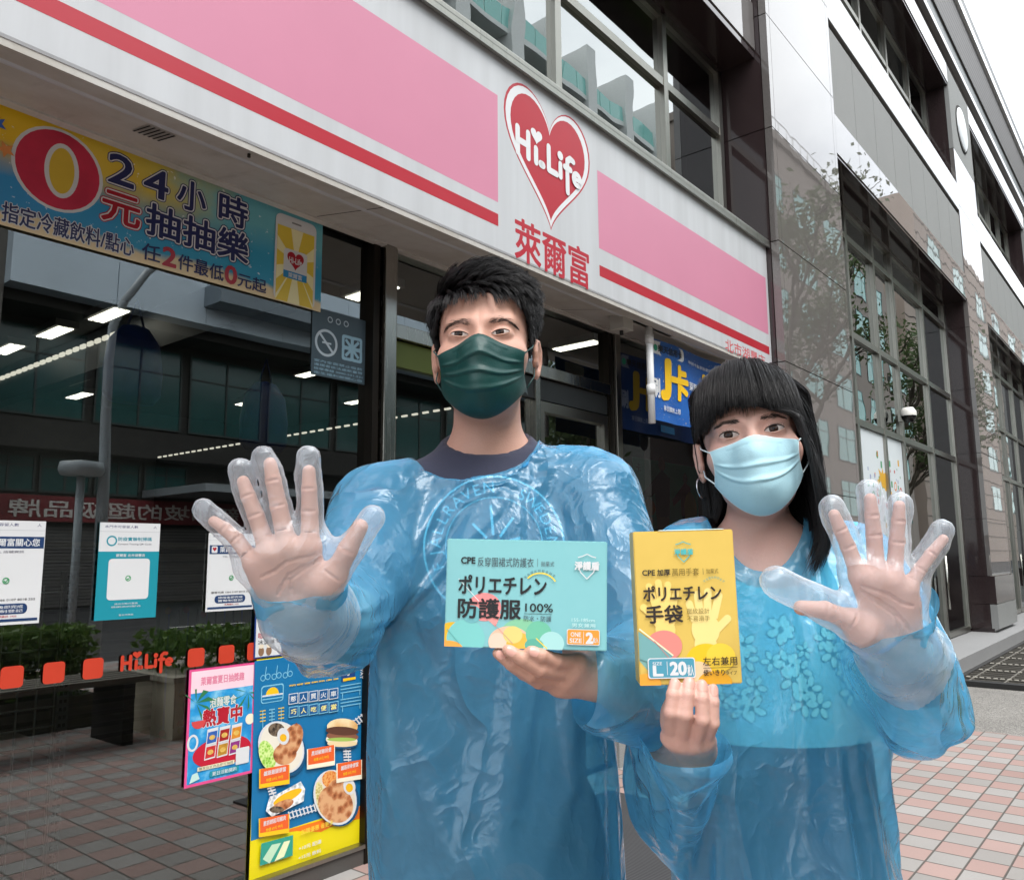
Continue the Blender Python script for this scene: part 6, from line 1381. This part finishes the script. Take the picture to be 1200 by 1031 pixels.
# ------------------------------------------------------------------ plastic gowns (draped), film gloves, boxes
def mat_film(name, tint, body, base, edge, rough, bumps, trans=.5):
    """thin plastic film: see-through face on, denser where it is seen edge on, glossy wrinkles"""
    t = NT(name); v = t.obj(); lw = t.n('LayerWeight'); lw.inputs['Blend'].default_value = .35
    dn = t.n('TexNoise'); t.l(v, dn.inputs['Vector']); dn.inputs['Scale'].default_value = 5
    mv = t.n('VectorMath', operation='MULTIPLY_ADD'); t.l(dn.outputs['Color'], mv.inputs[0]); mv.inputs[1].default_value = (.16, .16, .10); t.l(v, mv.inputs[2])
    def ridge(scale, zst, det):
        mpn = t.n('Mapping'); t.l(mv.outputs[0], mpn.inputs['Vector']); mpn.inputs['Scale'].default_value = (1, 1, zst); n = t.noise(mpn.outputs['Vector'], scale, det, .5)
        return t.math('POWER', t.math('SUBTRACT', 1.0, t.math('ABSOLUTE', t.math('MULTIPLY_ADD', n, 2.0, -1.0))), 5.0)
    n1 = t.noise(v, bumps[1], 5, .6)
    h = t.math('ADD', t.math('MULTIPLY', ridge(bumps[0]*.55, .40, 1.0), .95), t.math('MULTIPLY', ridge(bumps[0]*1.7, .8, 2.0), .30)); h = t.math('ADD', h, t.math('MULTIPLY', n1, .15)); h = t.math('ADD', h, t.math('MULTIPLY', t.math('POWER', ridge(bumps[0]*.42, .22, 0.0), 3.0), 1.3)); h = t.math('ADD', h, t.math('MULTIPLY', ridge(bumps[0]*4.0, .9, 2.0), .08))
    nrm = t.bump(h, bumps[2], .010)
    tl = t.n('BsdfTranslucent'); tl.inputs[0].default_value = (*body, 1); df = t.n('BsdfDiffuse'); df.inputs[0].default_value = (*body, 1); t.l(nrm, df.inputs['Normal'])
    m1 = t.n('MixShader', i_0=.5); t.l(df.outputs[0], m1.inputs[1]); t.l(tl.outputs[0], m1.inputs[2])
    tr = t.n('BsdfTransparent'); tr.inputs[0].default_value = (*tint, 1)
    fac = t.math('MULTIPLY_ADD', t.math('POWER', lw.outputs['Facing'], 1.6), edge, base); fac = t.math('MINIMUM', fac, .92); fac = t.math('ADD', fac, t.math('MULTIPLY', t.math('SUBTRACT', n1, .5), .15))
    m2 = t.n('MixShader'); t.l(fac, m2.inputs[0]); t.l(tr.outputs[0], m2.inputs[1]); t.l(m1.outputs[0], m2.inputs[2])
    gl = t.n('BsdfGlossy'); gl.inputs['Roughness'].default_value = rough; t.l(nrm, gl.inputs['Normal']); gl.inputs['Color'].default_value = (.9, .96, 1, 1)
    fr = t.n('Fresnel'); fr.inputs['IOR'].default_value = 1.5; t.l(nrm, fr.inputs['Normal'])
    g = t.n('NewGeometry'); ff = t.math('MULTIPLY', fr.outputs[0], t.math('SUBTRACT', 1.0, g.outputs['Backfacing']))
    m3 = t.n('MixShader'); t.l(t.math('MULTIPLY', ff, .95), m3.inputs[0]); t.l(m2.outputs[0], m3.inputs[1]); t.l(gl.outputs[0], m3.inputs[2])
    return t.done(m3.outputs[0])
GOWN = mat_film('blue_plastic_film', (.50, .87, .98), (.17, .58, .91), .42, .45, .22, (12, 24, .48))
GLOVE = mat_film('clear_glove_film', (.95, .97, .99), (.80, .84, .88), .24, .48, .24, (24, 20, .28))

def drape(q, root, name, gfn, lo, hi, cuts, pin_fn, col_fn, frames, seed, shrink, h=.0115):
    v, f = surface_nets(gfn, lo, hi, h); v = project(gfn, v, 1)
    keep = np.ones(len(v), bool)
    for c in cuts: keep &= ~c(v)
    f = [x for x in f if keep[x].all()]; us = sorted(set(int(i) for x in f for i in x)); mp_ = {o: i for i, o in enumerate(us)}; v = v[us]; f = [[mp_[int(i)] for i in x] for x in f]
    o = mesh_obj(name, v, f, GOWN, None)
    me = o.data; bd = {}
    for p in me.polygons:
        for e in p.edge_keys: bd[e] = bd.get(e, 0)+1
    bv = np.zeros(len(v), bool)
    for e, c in bd.items():
        if c == 1: bv[list(e)] = True
    nb_ = [[] for _ in v]
    for e, c in bd.items():
        if c == 1: nb_[e[0]].append(e[1]); nb_[e[1]].append(e[0])
    bi_ = [i for i in range(len(v)) if len(nb_[i]) == 2]
    for _ in range(8):
        v2 = v.copy(); v2[bi_] = v[bi_]*.4+.3*(v[[nb_[i][0] for i in bi_]]+v[[nb_[i][1] for i in bi_]]); v = v2
    me.vertices.foreach_set('co', v.ravel()); me.update()
    vg = o.vertex_groups.new(name='pin')
    for i in np.nonzero(pin_fn(v, bv))[0]: vg.add([int(i)], 1.0, 'REPLACE')
    # the body below, as collider
    lo2, hi2 = lo, hi; cv, cf = surface_nets(col_fn, lo2, hi2, .013); co = mesh_obj('collider', cv, cf, GOWN); cm = co.modifiers.new('collision', 'COLLISION'); co.collision.thickness_outer = .006; co.collision.cloth_friction = 12
    cl = o.modifiers.new('cloth', 'CLOTH'); s = cl.settings; s.quality = 6; s.mass = .08; s.air_damping = 3.0; s.tension_stiffness = 25; s.compression_stiffness = 18; s.shear_stiffness = 8; s.bending_stiffness = .12; s.shrink_min = -shrink; s.vertex_group_mass = 'pin'
    s.tension_damping = 6; s.compression_damping = 6
    cl.collision_settings.collision_quality = 2; cl.collision_settings.distance_min = .004; cl.collision_settings.use_self_collision = False; cl.point_cache.frame_start = 1; cl.point_cache.frame_end = frames
    S.frame_start = 1; S.frame_end = frames
    for fr in range(1, frames+1): S.frame_set(fr)
    dg = bpy.context.evaluated_depsgraph_get(); ev = o.evaluated_get(dg); nm = bpy.data.meshes.new_from_object(ev)
    o.modifiers.clear(); old = o.data; o.data = nm; bpy.data.meshes.remove(old); bpy.data.objects.remove(co); S.frame_set(1)
    o.vertex_groups.clear()
    nv = np.zeros(len(nm.vertices)*3); nm.vertices.foreach_get('co', nv); nv = nv.reshape(-1, 3)
    # keep the film outside what it covers
    for _ in range(2):
        d = col_fn(nv); g = normals(col_fn, nv, 1e-3); nv = nv+g*np.clip(.005-d, 0, .05)[:, None]
    nm.vertices.foreach_set('co', nv.ravel()); nm.polygons.foreach_set('use_smooth', [True]*len(nm.polygons)); nm.update()
    o.parent = root; o.matrix_parent_inverse = Matrix.Translation(root.location).inverted()
    ss = o.modifiers.new('smooth', 'SUBSURF'); ss.levels = ss.render_levels = 1
    return o
def gown_field(q, sl, body, drop):
    """sl: per arm (radius at shoulder, elbow, cuff, end point, sag of the cuff)"""
    nb, sh = q.neck, q.sh; tw, td = body
    def fn(p):
        d = None
        for s_ in sh:
            e = sd_cap(p, nb+np.array([0, .015, -.03]), s_+np.array([0, .01, -.006]), .060, .060); d = e if d is None else smin(d, e, .04)
        pv = q.pelvis+np.array([0, 0, -.30])
        d = smin(d, sd_ell(p, q.chest, (tw, td, .20)), .05)
        w2 = np.array([tw*.5, 0, 0])
        for a in (-1, 1): d = smin(d, sd_cap(p, q.chest+w2*a*1.0+np.array([0, 0, -.06]), pv+w2*a*1.15, td*.92, td*1.02), .06)
        d = smin(d, sd_cap(p, q.chest+np.array([0, -.012, -.06]), pv+np.array([0, -.01, 0]), td*1.02, td*1.1), .08)
        for i in (0, 1):
            r0, r1, r2, end, sag = sl[i]; E = q.el[i]+np.array([0, 0, -sag*.5]); d = smin(d, smin(sd_cap(p, sh[i], E, r0, r1), sd_cap(p, E, end+np.array([0, 0, -sag]), r1, r2), .03), .045)
        return d
    return fn
def past(a, b): # beyond point b, seen from a
    dr = (b-a)/np.linalg.norm(b-a); return lambda p: (((p-b)@dr) > 0) & (np.linalg.norm(p-b, axis=1) < .16)
beyond = lambda b, dr: (lambda p: (((p-b)@dr) > 0) & (np.linalg.norm(p-b, axis=1) < .13))
ell2 = lambda p, c, rx, ry: ((p[:, 0]-c[0])/rx)**2+((p[:, 1]-c[1])/ry)**2 < 1
# man
palm = np.array(m.fingers[0][1][0]); endR = m.wr[0]+(palm-m.wr[0])*.52; wl = m.wr[1]; pmL = np.mean([np.array(f[0]) for f in m.fingers[1]], 0); endL = wl+(pmL-wl)*.38
slm = [(.062, .064, .050, endR+(palm-m.wr[0])*.3, .0), (.064, .070, .050, endL+(pmL-wl)*.3, .004)]
gm = gown_field(m, slm, (.174, .116), .0); nc = m.neck+np.array([-.024, -.012, 0])
colm = lambda p: np.minimum(np.minimum(m.field(p), m.shirt(p)), sd_cap(p, m.pelvis, m.pelvis+np.array([0, 0, -.5]), .155, .16))
cuts = [lambda p: ell2(p, nc, .090, .068) & (p[:, 2] > m.chest[2]+.05), past(m.wr[0], endR), beyond(PX(688, 790, .98), np.array([-.97, -.15, .12])), lambda p: p[:, 2] < .60]
def pin_m(v, bv): return bv & ((v[:, 2] > m.neck[2]-.14) & (np.linalg.norm((v-m.neck)[:, :2], axis=1) < .17) | (np.linalg.norm(v-endR, axis=1) < .10) | (np.linalg.norm(v-endL, axis=1) < .12))
_a = _t.time()
lo = np.array([m.Hc[0]-.42, m.el[0][1]-.36, .55]); hi = np.array([m.Hc[0]+.42, m.Hc[1]+.33, 1.60])
drape(m, MAN, 'gown', gm, lo, hi, cuts, pin_m, colm, 26, 1, .075)
print('TIME gown man', _t.time()-_a)
# woman
palm2 = np.array(k.fingers[1][1][0]); endL2 = k.wr[1]+(palm2-k.wr[1])*.50; wr2 = k.wr[0]; pm2 = np.mean([np.array(f[0]) for f in k.fingers[0]], 0); endR2 = wr2+(pm2-wr2)*.40
slk = [(.064, .072, .050, endR2+(pm2-wr2)*.2, .0), (.076, .070, .050, endL2+(palm2-k.wr[1])*.3, .0)]
gk = gown_field(k, slk, (.165, .112), .0); nk = k.neck+np.array([-.012, -.02, 0])
colk = lambda p: np.minimum(np.minimum(k.field(p), k.shirt(p)), sd_cap(p, k.pelvis, k.pelvis+np.array([0, 0, -.5]), .145, .15))
cutk = [lambda p: ell2(p, nk+np.array([0, .010, 0]), .066, .085) & (p[:, 2] > k.chest[2]+.04), past(k.wr[1], endL2), beyond(PX(815, 866, 1.0), np.array([-.05, -.10, 1.0])), lambda p: p[:, 2] < .55]
def pin_k(v, bv): return bv & ((v[:, 2] > k.neck[2]-.14) & (np.linalg.norm((v-k.neck)[:, :2], axis=1) < .16) | (np.linalg.norm(v-endL2, axis=1) < .10) | (np.linalg.norm(v-endR2, axis=1) < .10))
lo = np.array([k.Hc[0]-.34, k.el[1][1]-.33, .50]); hi = np.array([k.Hc[0]+.42, k.Hc[1]+.32, 1.44])
drape(k, WOMAN, 'gown', gk, lo, hi, cutk, pin_k, colk, 26, 2, .075)
print('TIME gowns', _t.time()-_a)
# ---- film gloves: flat bags with round ended fingers, larger than the hand
def glove(q, root, i, tips, rads, thumb_pts, cuff, seed):
    W_, fs = q.wr[i], [np.array(f) for f in q.fingers[i]]; pn = np.array([0, -1, 0.]); sq = np.eye(3); sq[1, 1] = 1/.80
    T = lambda a: np.asarray(a)@sq; cy = W_[1]
    def fn(p):
        p = T(p); d = None
        for f, tp, r in zip(fs, tips, rads): e = chain(p, [T(f[0]), T(f[1]), T(f[2]*.5+tp*.5), T(tp)], [r*1.05, r*1.02, r, r*.97], .003); d = e if d is None else smin(d, e, .003)
        for a in range(4): d = smin(d, sd_cap(p, T(W_), T(fs[a][0]), .034, .019), .016)
        for a in range(3): d = smin(d, sd_cap(p, T(fs[a][0]), T(fs[a+1][0]), .019, .019), .012)
        d = smin(d, chain(p, [T(x) for x in thumb_pts[0]], thumb_pts[1]), .018)
        d = smin(d, sd_cap(p, T(W_), T(cuff), .041, .053), .02)
        n = np.sin(p[:, 0]*95+p[:, 2]*60+seed)*np.sin(p[:, 2]*80-p[:, 0]*40+seed*2)
        return d*.80+.0010*n
    A = np.concatenate([np.array(tips), np.array(thumb_pts[0]), [cuff], [W_]]); v, f = surface_nets(fn, A.min(0)-.075, A.max(0)+.075, .0042)
    dr = (cuff-W_)/np.linalg.norm(cuff-W_); keep = ((v-cuff)@dr) < .004+.004*np.sin(v[:, 0]*90); f = [x for x in f if keep[x].all()]
    us = sorted(set(int(z) for x in f for z in x)); mp_ = {o: z for z, o in enumerate(us)}
    o = mesh_obj('glove', v[us], [[mp_[int(z)] for z in x] for x in f], GLOVE, root); ss = o.modifiers.new('smooth', 'SUBSURF'); ss.levels = ss.render_levels = 1; return o
d = .832
tm = zz(zr, [(520, 118), (352, 112), (258, 165), (125, 312)], [d, d, d, d+.004])
glove(m, MAN, 0, tm, [.0140, .0136, .0134, .0128], (zz(zr, [(540, 620), (620, 540), (690, 440), (762, 345)], [d+.02, d+.006, d, d-.002]), [.026, .019, .0155, .0138]), m.wr[0]+(m.el[0]-m.wr[0])*.33+np.array([0, -.01, -.0]), 1)
d = .864
tk = zz(z4, [(290, 165), (416, 108), (528, 150), (676, 250)], [d, d, d, d+.002])
glove(k, WOMAN, 1, tk, [.0150, .0140, .0136, .0140], (zz(z4, [(450, 630), (330, 550), (220, 495), (90, 430)], [d+.02, d+.008, d, d]), [.026, .021, .019, .018]), k.wr[1]+(k.el[1]-k.wr[1])*.25+np.array([0, -.01, -.0]), 3)
# ------------------------------------------------------------------ the two boxes
def carton(name, label, cat, bl, br, tl, thick, col):
    bl, br, tl = [np.asarray(x, float) for x in (bl, br, tl)]; U = br-bl; w_ = np.linalg.norm(U); U /= w_; V = tl-bl; V -= U*(V@U); h_ = np.linalg.norm(V); V /= h_; N = np.cross(U, V)
    root = bpy.data.objects.new(name, None); root.empty_display_size = .05; COL.objects.link(root); root.location = bl+U*w_/2-N*thick/2; tagit(root, label, cat)
    bm = bmesh.new(); bmesh.ops.create_cube(bm, size=1)
    for v in bm.verts: v.co = Vector(bl+U*(v.co.x+.5)*w_+V*(v.co.z+.5)*h_-N*(.5+v.co.y)*thick)
    bmesh.ops.recalc_face_normals(bm, faces=bm.faces[:]); bmesh.ops.bevel(bm, geom=bm.edges[:], offset=.0011, segments=2, affect='EDGES'); bm.verts.index_update()
    b = MB(); b.add([v.co[:] for v in bm.verts], [[x.index for x in f.verts] for f in bm.faces], col); bm.free(); wpart(b, 'carton', root)
    f = Flat(bl, U, V, N, .00004); f.k = 3; return root, f, w_, h_, (bl, U, V, N)
def fput(f, name, root): wpart(f.mb, name, root); f.mb = MB()
def mat_card(name, c0, c1, z0, z1):
    t = NT(name); v = t.obj(); n = t.noise(v, 40, 4); return t.done(t.bsdf(t.mix(n, c0, c1), .32, .45, Coat_Weight=.15, Coat_Roughness=.2))
CY = mat_card('turquoise_card', (.215, .52, .545), (.245, .555, .575), 0, 1); YE = mat_card('yellow_card', (.66, .46, .10), (.72, .51, .12), 0, 1)
root, f, w_, h_, fr_ = carton('gown_box', 'flat turquoise carton of plastic gowns held from below by the man', 'box', PX(520.5, 757, .948), PX(711, 763, .932), PX(526.5, 631, .946), .046, CY)
X = lambda x: (x-80)/(833-80)*w_; Z = lambda y: (628-y)/(628-122)*h_   # measured on the enlarged photograph
def tx(s, x0, y0, x1, y1, m_, off=0.0): f.text(s, X(x0), Z(y1), X(x1), Z(y0), m_, off)
def clip_ell(cx, cy, rx, ry, m_, lo_u=0.0, lo_v=0.0):
    pts = [(max(lo_u, min(w_, X(cx+rx*math.cos(a)))), max(lo_v, min(h_, Z(cy-ry*math.sin(a))))) for a in np.linspace(0, 2*math.pi, 41)[:-1]]; f.poly(pts, m_)
CC = lambda h: P(h, .35, .45, var=.03)
clip_ell(118, 580, 80, 66, CC('#e9b92f')); clip_ell(150, 590, 52, 48, CC('#f0cb3e')); clip_ell(180, 590, 90, 90, CC('#7cc9c4')); clip_ell(100, 640, 70, 40, CC('#efa84a')); clip_ell(265, 440, 78, 66, CC('#e9908f'))
f.poly([(X(190), Z(420)), (X(345), Z(470)), (X(318), Z(530))], CC('#ef9c97')); clip_ell(205, 475, 45, 42, CC('#6fb3b8')); clip_ell(440, 560, 95, 70, CC('#86c79f')); clip_ell(385, 600, 98, 74, CC('#f2bfa2')); clip_ell(330, 600, 42, 42, CC('#f4cdb8')); clip_ell(430, 615, 60, 62, CC('#e8b64a')); clip_ell(400, 565, 45, 40, CC('#dfd07e')); clip_ell(520, 560, 60, 62, CC('#6fbfa0')); clip_ell(580, 600, 58, 55, CC('#a8d9d6')); clip_ell(500, 610, 44, 30, CC('#5fae9a'))
def seg(x0, y0, x1, y1, t, m_): f.line(X(x0), Z(y0), X(x1), Z(y1), t, m_)
seg(508, 578, 560, 624, .0012, CC('#f2d34a')); seg(92, 548, 150, 612, .0007, CC('#5aa9a4')); seg(140, 310, 240, 415, .0007, CC('#f2f4f2')); seg(315, 520, 400, 605, .0005, CC('#c98a8a')); fput(f, 'pattern_print', root)
tx('CPE', 150, 208, 216, 238, INK, .05); tx('反穿圍裙式防護衣', 228, 206, 492, 250, P('#46525a', .5), .0); seg(510, 208, 510, 246, .0004, P('#46525a', .5)); tx('拋棄式', 526, 220, 588, 244, P('#5a6a70', .5))
tx('ポリエチレン', 142, 292, 552, 378, INK, .03); tx('防護服', 142, 402, 434, 492, INK, .03); tx('100%', 456, 418, 584, 456, INK, .015); seg(452, 466, 580, 466, .0005, INK); tx('防水・防護', 450, 474, 578, 500, P('#46525a', .5))
for i in range(9):
    a = R_(140-i*11.5); x, y = 525+95*math.cos(a)*.95, 355-90*math.sin(a); f.text('不含塑化劑安全無', X(0), 0, .0001, .0001, INK) if False else f.text('不含塑化劑安全材'[i % 8], X(x)-.0016, Z(y)-.0016, X(x)+.0016, Z(y)+.0016, P('#46525a', .5), rot=(90-math.degrees(a))*-1)
f.ring(X(525), Z(362), .0215, .0215, .0016, CC('#f2d34a'), 24, 35, 135)
tx('淨護盾', 684, 218, 796, 256, WHITE, .05); tx('155-185cm', 672, 480, 778, 496, P('#c9e8e6', .5)); tx('男女兼用', 672, 502, 780, 522, P('#c9e8e6', .5))
def shield(cx, cy, sw, sh_, t, m_, gap):
    L = [(0, 1), (.5, .82), (1, .72), (1, .1), (.72, -.45), (0, -1), (-.72, -.45), (-1, .1), (-1, .72), (-.5, .82), (0, 1)]
    for a, b_ in zip(L[:-1], L[1:]):
        if gap and abs((a[1]+b_[1])/2-.3) < .26: continue
        f.line(cx+a[0]*sw, cy+a[1]*sh_, cx+b_[0]*sw, cy+b_[1]*sh_, t, m_)
shield(X(740), Z(240), X(782)-X(740), Z(182)-Z(240), .0011, WHITE, True)
f.rrect(X(650), Z(602), X(801), Z(530), .0022, WHITE); f.rrect(X(653), Z(599), X(798), Z(533), .002, CC('#e79a3c')); tx('ONE', 668, 544, 714, 564, WHITE, .03); tx('SIZE', 664, 572, 718, 592, WHITE, .03); seg(727, 540, 727, 596, .0005, WHITE); tx('2', 740, 546, 768, 592, WHITE, .09); tx('枚入', 770, 566, 794, 590, WHITE, .02); fput(f, 'lettering', root)
bl, U, V, N = fr_; b = MB()
for a in range(20): b.add([bl+V*h_+U*(w_*(a+.2)/20)+N*.0002, bl+V*h_+U*(w_*(a+.6)/20)+N*.0002, bl+V*(h_-.0012)+U*(w_*(a+.6)/20)+N*.0002, bl+V*(h_-.0012)+U*(w_*(a+.2)/20)+N*.0002], [(3, 2, 1, 0)], CC('#8fd3d4'))
wpart(b, 'perforated_edge', root)
# yellow
root, f, w_, h_, fr_ = carton('glove_box', 'upright yellow carton of plastic gloves pinched in the woman\'s fingers', 'box', PX(750, 803, .928), PX(870, 800.5, .924), PX(747.5, 623, .928), .040, YE)
X = lambda x: (x-93)/(512-93)*w_; Z = lambda y: (697-y)/(697-72)*h_
HANDC = CC('#f0d98c')
clip_ell(200, 540, 72, 62, CC('#e08a80')); f.poly([(X(96), Z(490)), (X(240), Z(590)), (X(130), Z(640)), (X(96), Z(600))], CC('#7fb0a8')); clip_ell(205, 535, 60, 55, CC('#e58f84'))
def palmshape(cx, cy, s_, mir, m_):
    for dx, dy, ex, ey, rr_ in ((-42, -10, -62, -82, 15), (-18, -30, -26, -118, 16), (10, -32, 18, -128, 16), (36, -22, 62, -112, 16), (40, 30, 92, -18, 16)):
        f.line(X(cx+mir*dx*s_), Z(cy+dy*s_), X(cx+mir*ex*s_), Z(cy+ey*s_), (X(rr_*2*s_)-X(0)), m_); f.ell(X(cx+mir*ex*s_), Z(cy+ey*s_), X(rr_*s_)-X(0), X(rr_*s_)-X(0), m_, 16)
    clip_ell(cx, cy+22*s_, 58*s_, 66*s_, m_); clip_ell(cx-mir*4*s_, cy+85*s_, 46*s_, 52*s_, m_)
palmshape(375, 455, 1.0, 1, HANDC); palmshape(205, 400, .9, -1, CC('#f2d27a')); clip_ell(200, 540, 74, 62, CC('#e08a80')); f.poly([(X(96), Z(480)), (X(236), Z(582)), (X(170), Z(620)), (X(96), Z(590))], CC('#74a7a8'))
clip_ell(370, 610, 85, 75, CC('#efc02a')); clip_ell(430, 590, 60, 55, CC('#f0cb45')); clip_ell(330, 650, 60, 45, CC('#e9c9a0')); clip_ell(120, 690, 60, 40, CC('#e8a23c')); clip_ell(400, 690, 70, 45, CC('#dfa32c'))
seg(100, 470, 235, 580, .0016, CC('#f4e6c4')); seg(160, 520, 260, 640, .0006, CC('#d77a72')); fput(f, 'pattern_print', root)
shield(X(300), Z(160), X(332)-X(300), Z(118)-Z(160), .0010, CC('#4fb3b4'), True); tx('淨護盾', 262, 148, 340, 172, CC('#4fb3b4'), .04)
tx('CPE', 124, 232, 176, 254, INK, .04); tx('加厚', 186, 230, 240, 256, INK, .03); tx('萬用手套', 248, 228, 360, 258, P('#6b5a20', .5)); seg(377, 230, 377, 256, .0004, INK); tx('拋棄式', 390, 232, 440, 252, P('#6b5a20', .5))
tx('ポリエチレン', 124, 298, 446, 358, P('#2a2320', .5), .03); tx('手袋', 130, 378, 282, 448, P('#2a2320', .5), .03); tx('壓紋設計', 300, 392, 394, 414, P('#7a6828', .5)); tx('不易滑手', 300, 422, 394, 444, P('#7a6828', .5))
for i in range(8):
    a = R_(130-i*12); x, y = 418+58*math.cos(a), 330-62*math.sin(a); f.text('不含塑化劑安全'[i % 7], X(x)-.0014, Z(y)-.0014, X(x)+.0014, Z(y)+.0014, CC('#4a9a98'), rot=(90-math.degrees(a))*-1)
f.rrect(X(128), Z(670), X(322), Z(588), .0028, WHITE); f.rrect(X(132), Z(666), X(318), Z(592), .0025, CC('#4f97ad')); tx('SIZE', 148, 604, 186, 616, WHITE, .02); tx('L', 150, 620, 188, 658, WHITE, .08); seg(207, 602, 207, 656, .0006, WHITE); tx('20', 220, 606, 284, 656, WHITE, .07); tx('枚入', 290, 618, 314, 660, WHITE, .02)
tx('左右兼用', 354, 588, 494, 622, P('#2a2320', .5), .01); seg(354, 632, 494, 630, .0005, INK); tx('使いきり', 354, 638, 440, 662, P('#2a2320', .5), .02); tx('タイプ', 446, 644, 490, 660, P('#2a2320', .5), .01); fput(f, 'lettering', root)
bl, U, V, N = fr_; b = MB(); b.add([bl+V*h_+U*w_*.25-N*.0001+V*.0004, bl+V*h_+U*w_*.92-N*.0001+V*.0004, bl+V*(h_+.0012)+U*w_*.90-N*.004, bl+V*(h_+.0012)+U*w_*.27-N*.004], [(0, 1, 2, 3)], CC('#cfe0d8')); wpart(b, 'lid_edge', root)
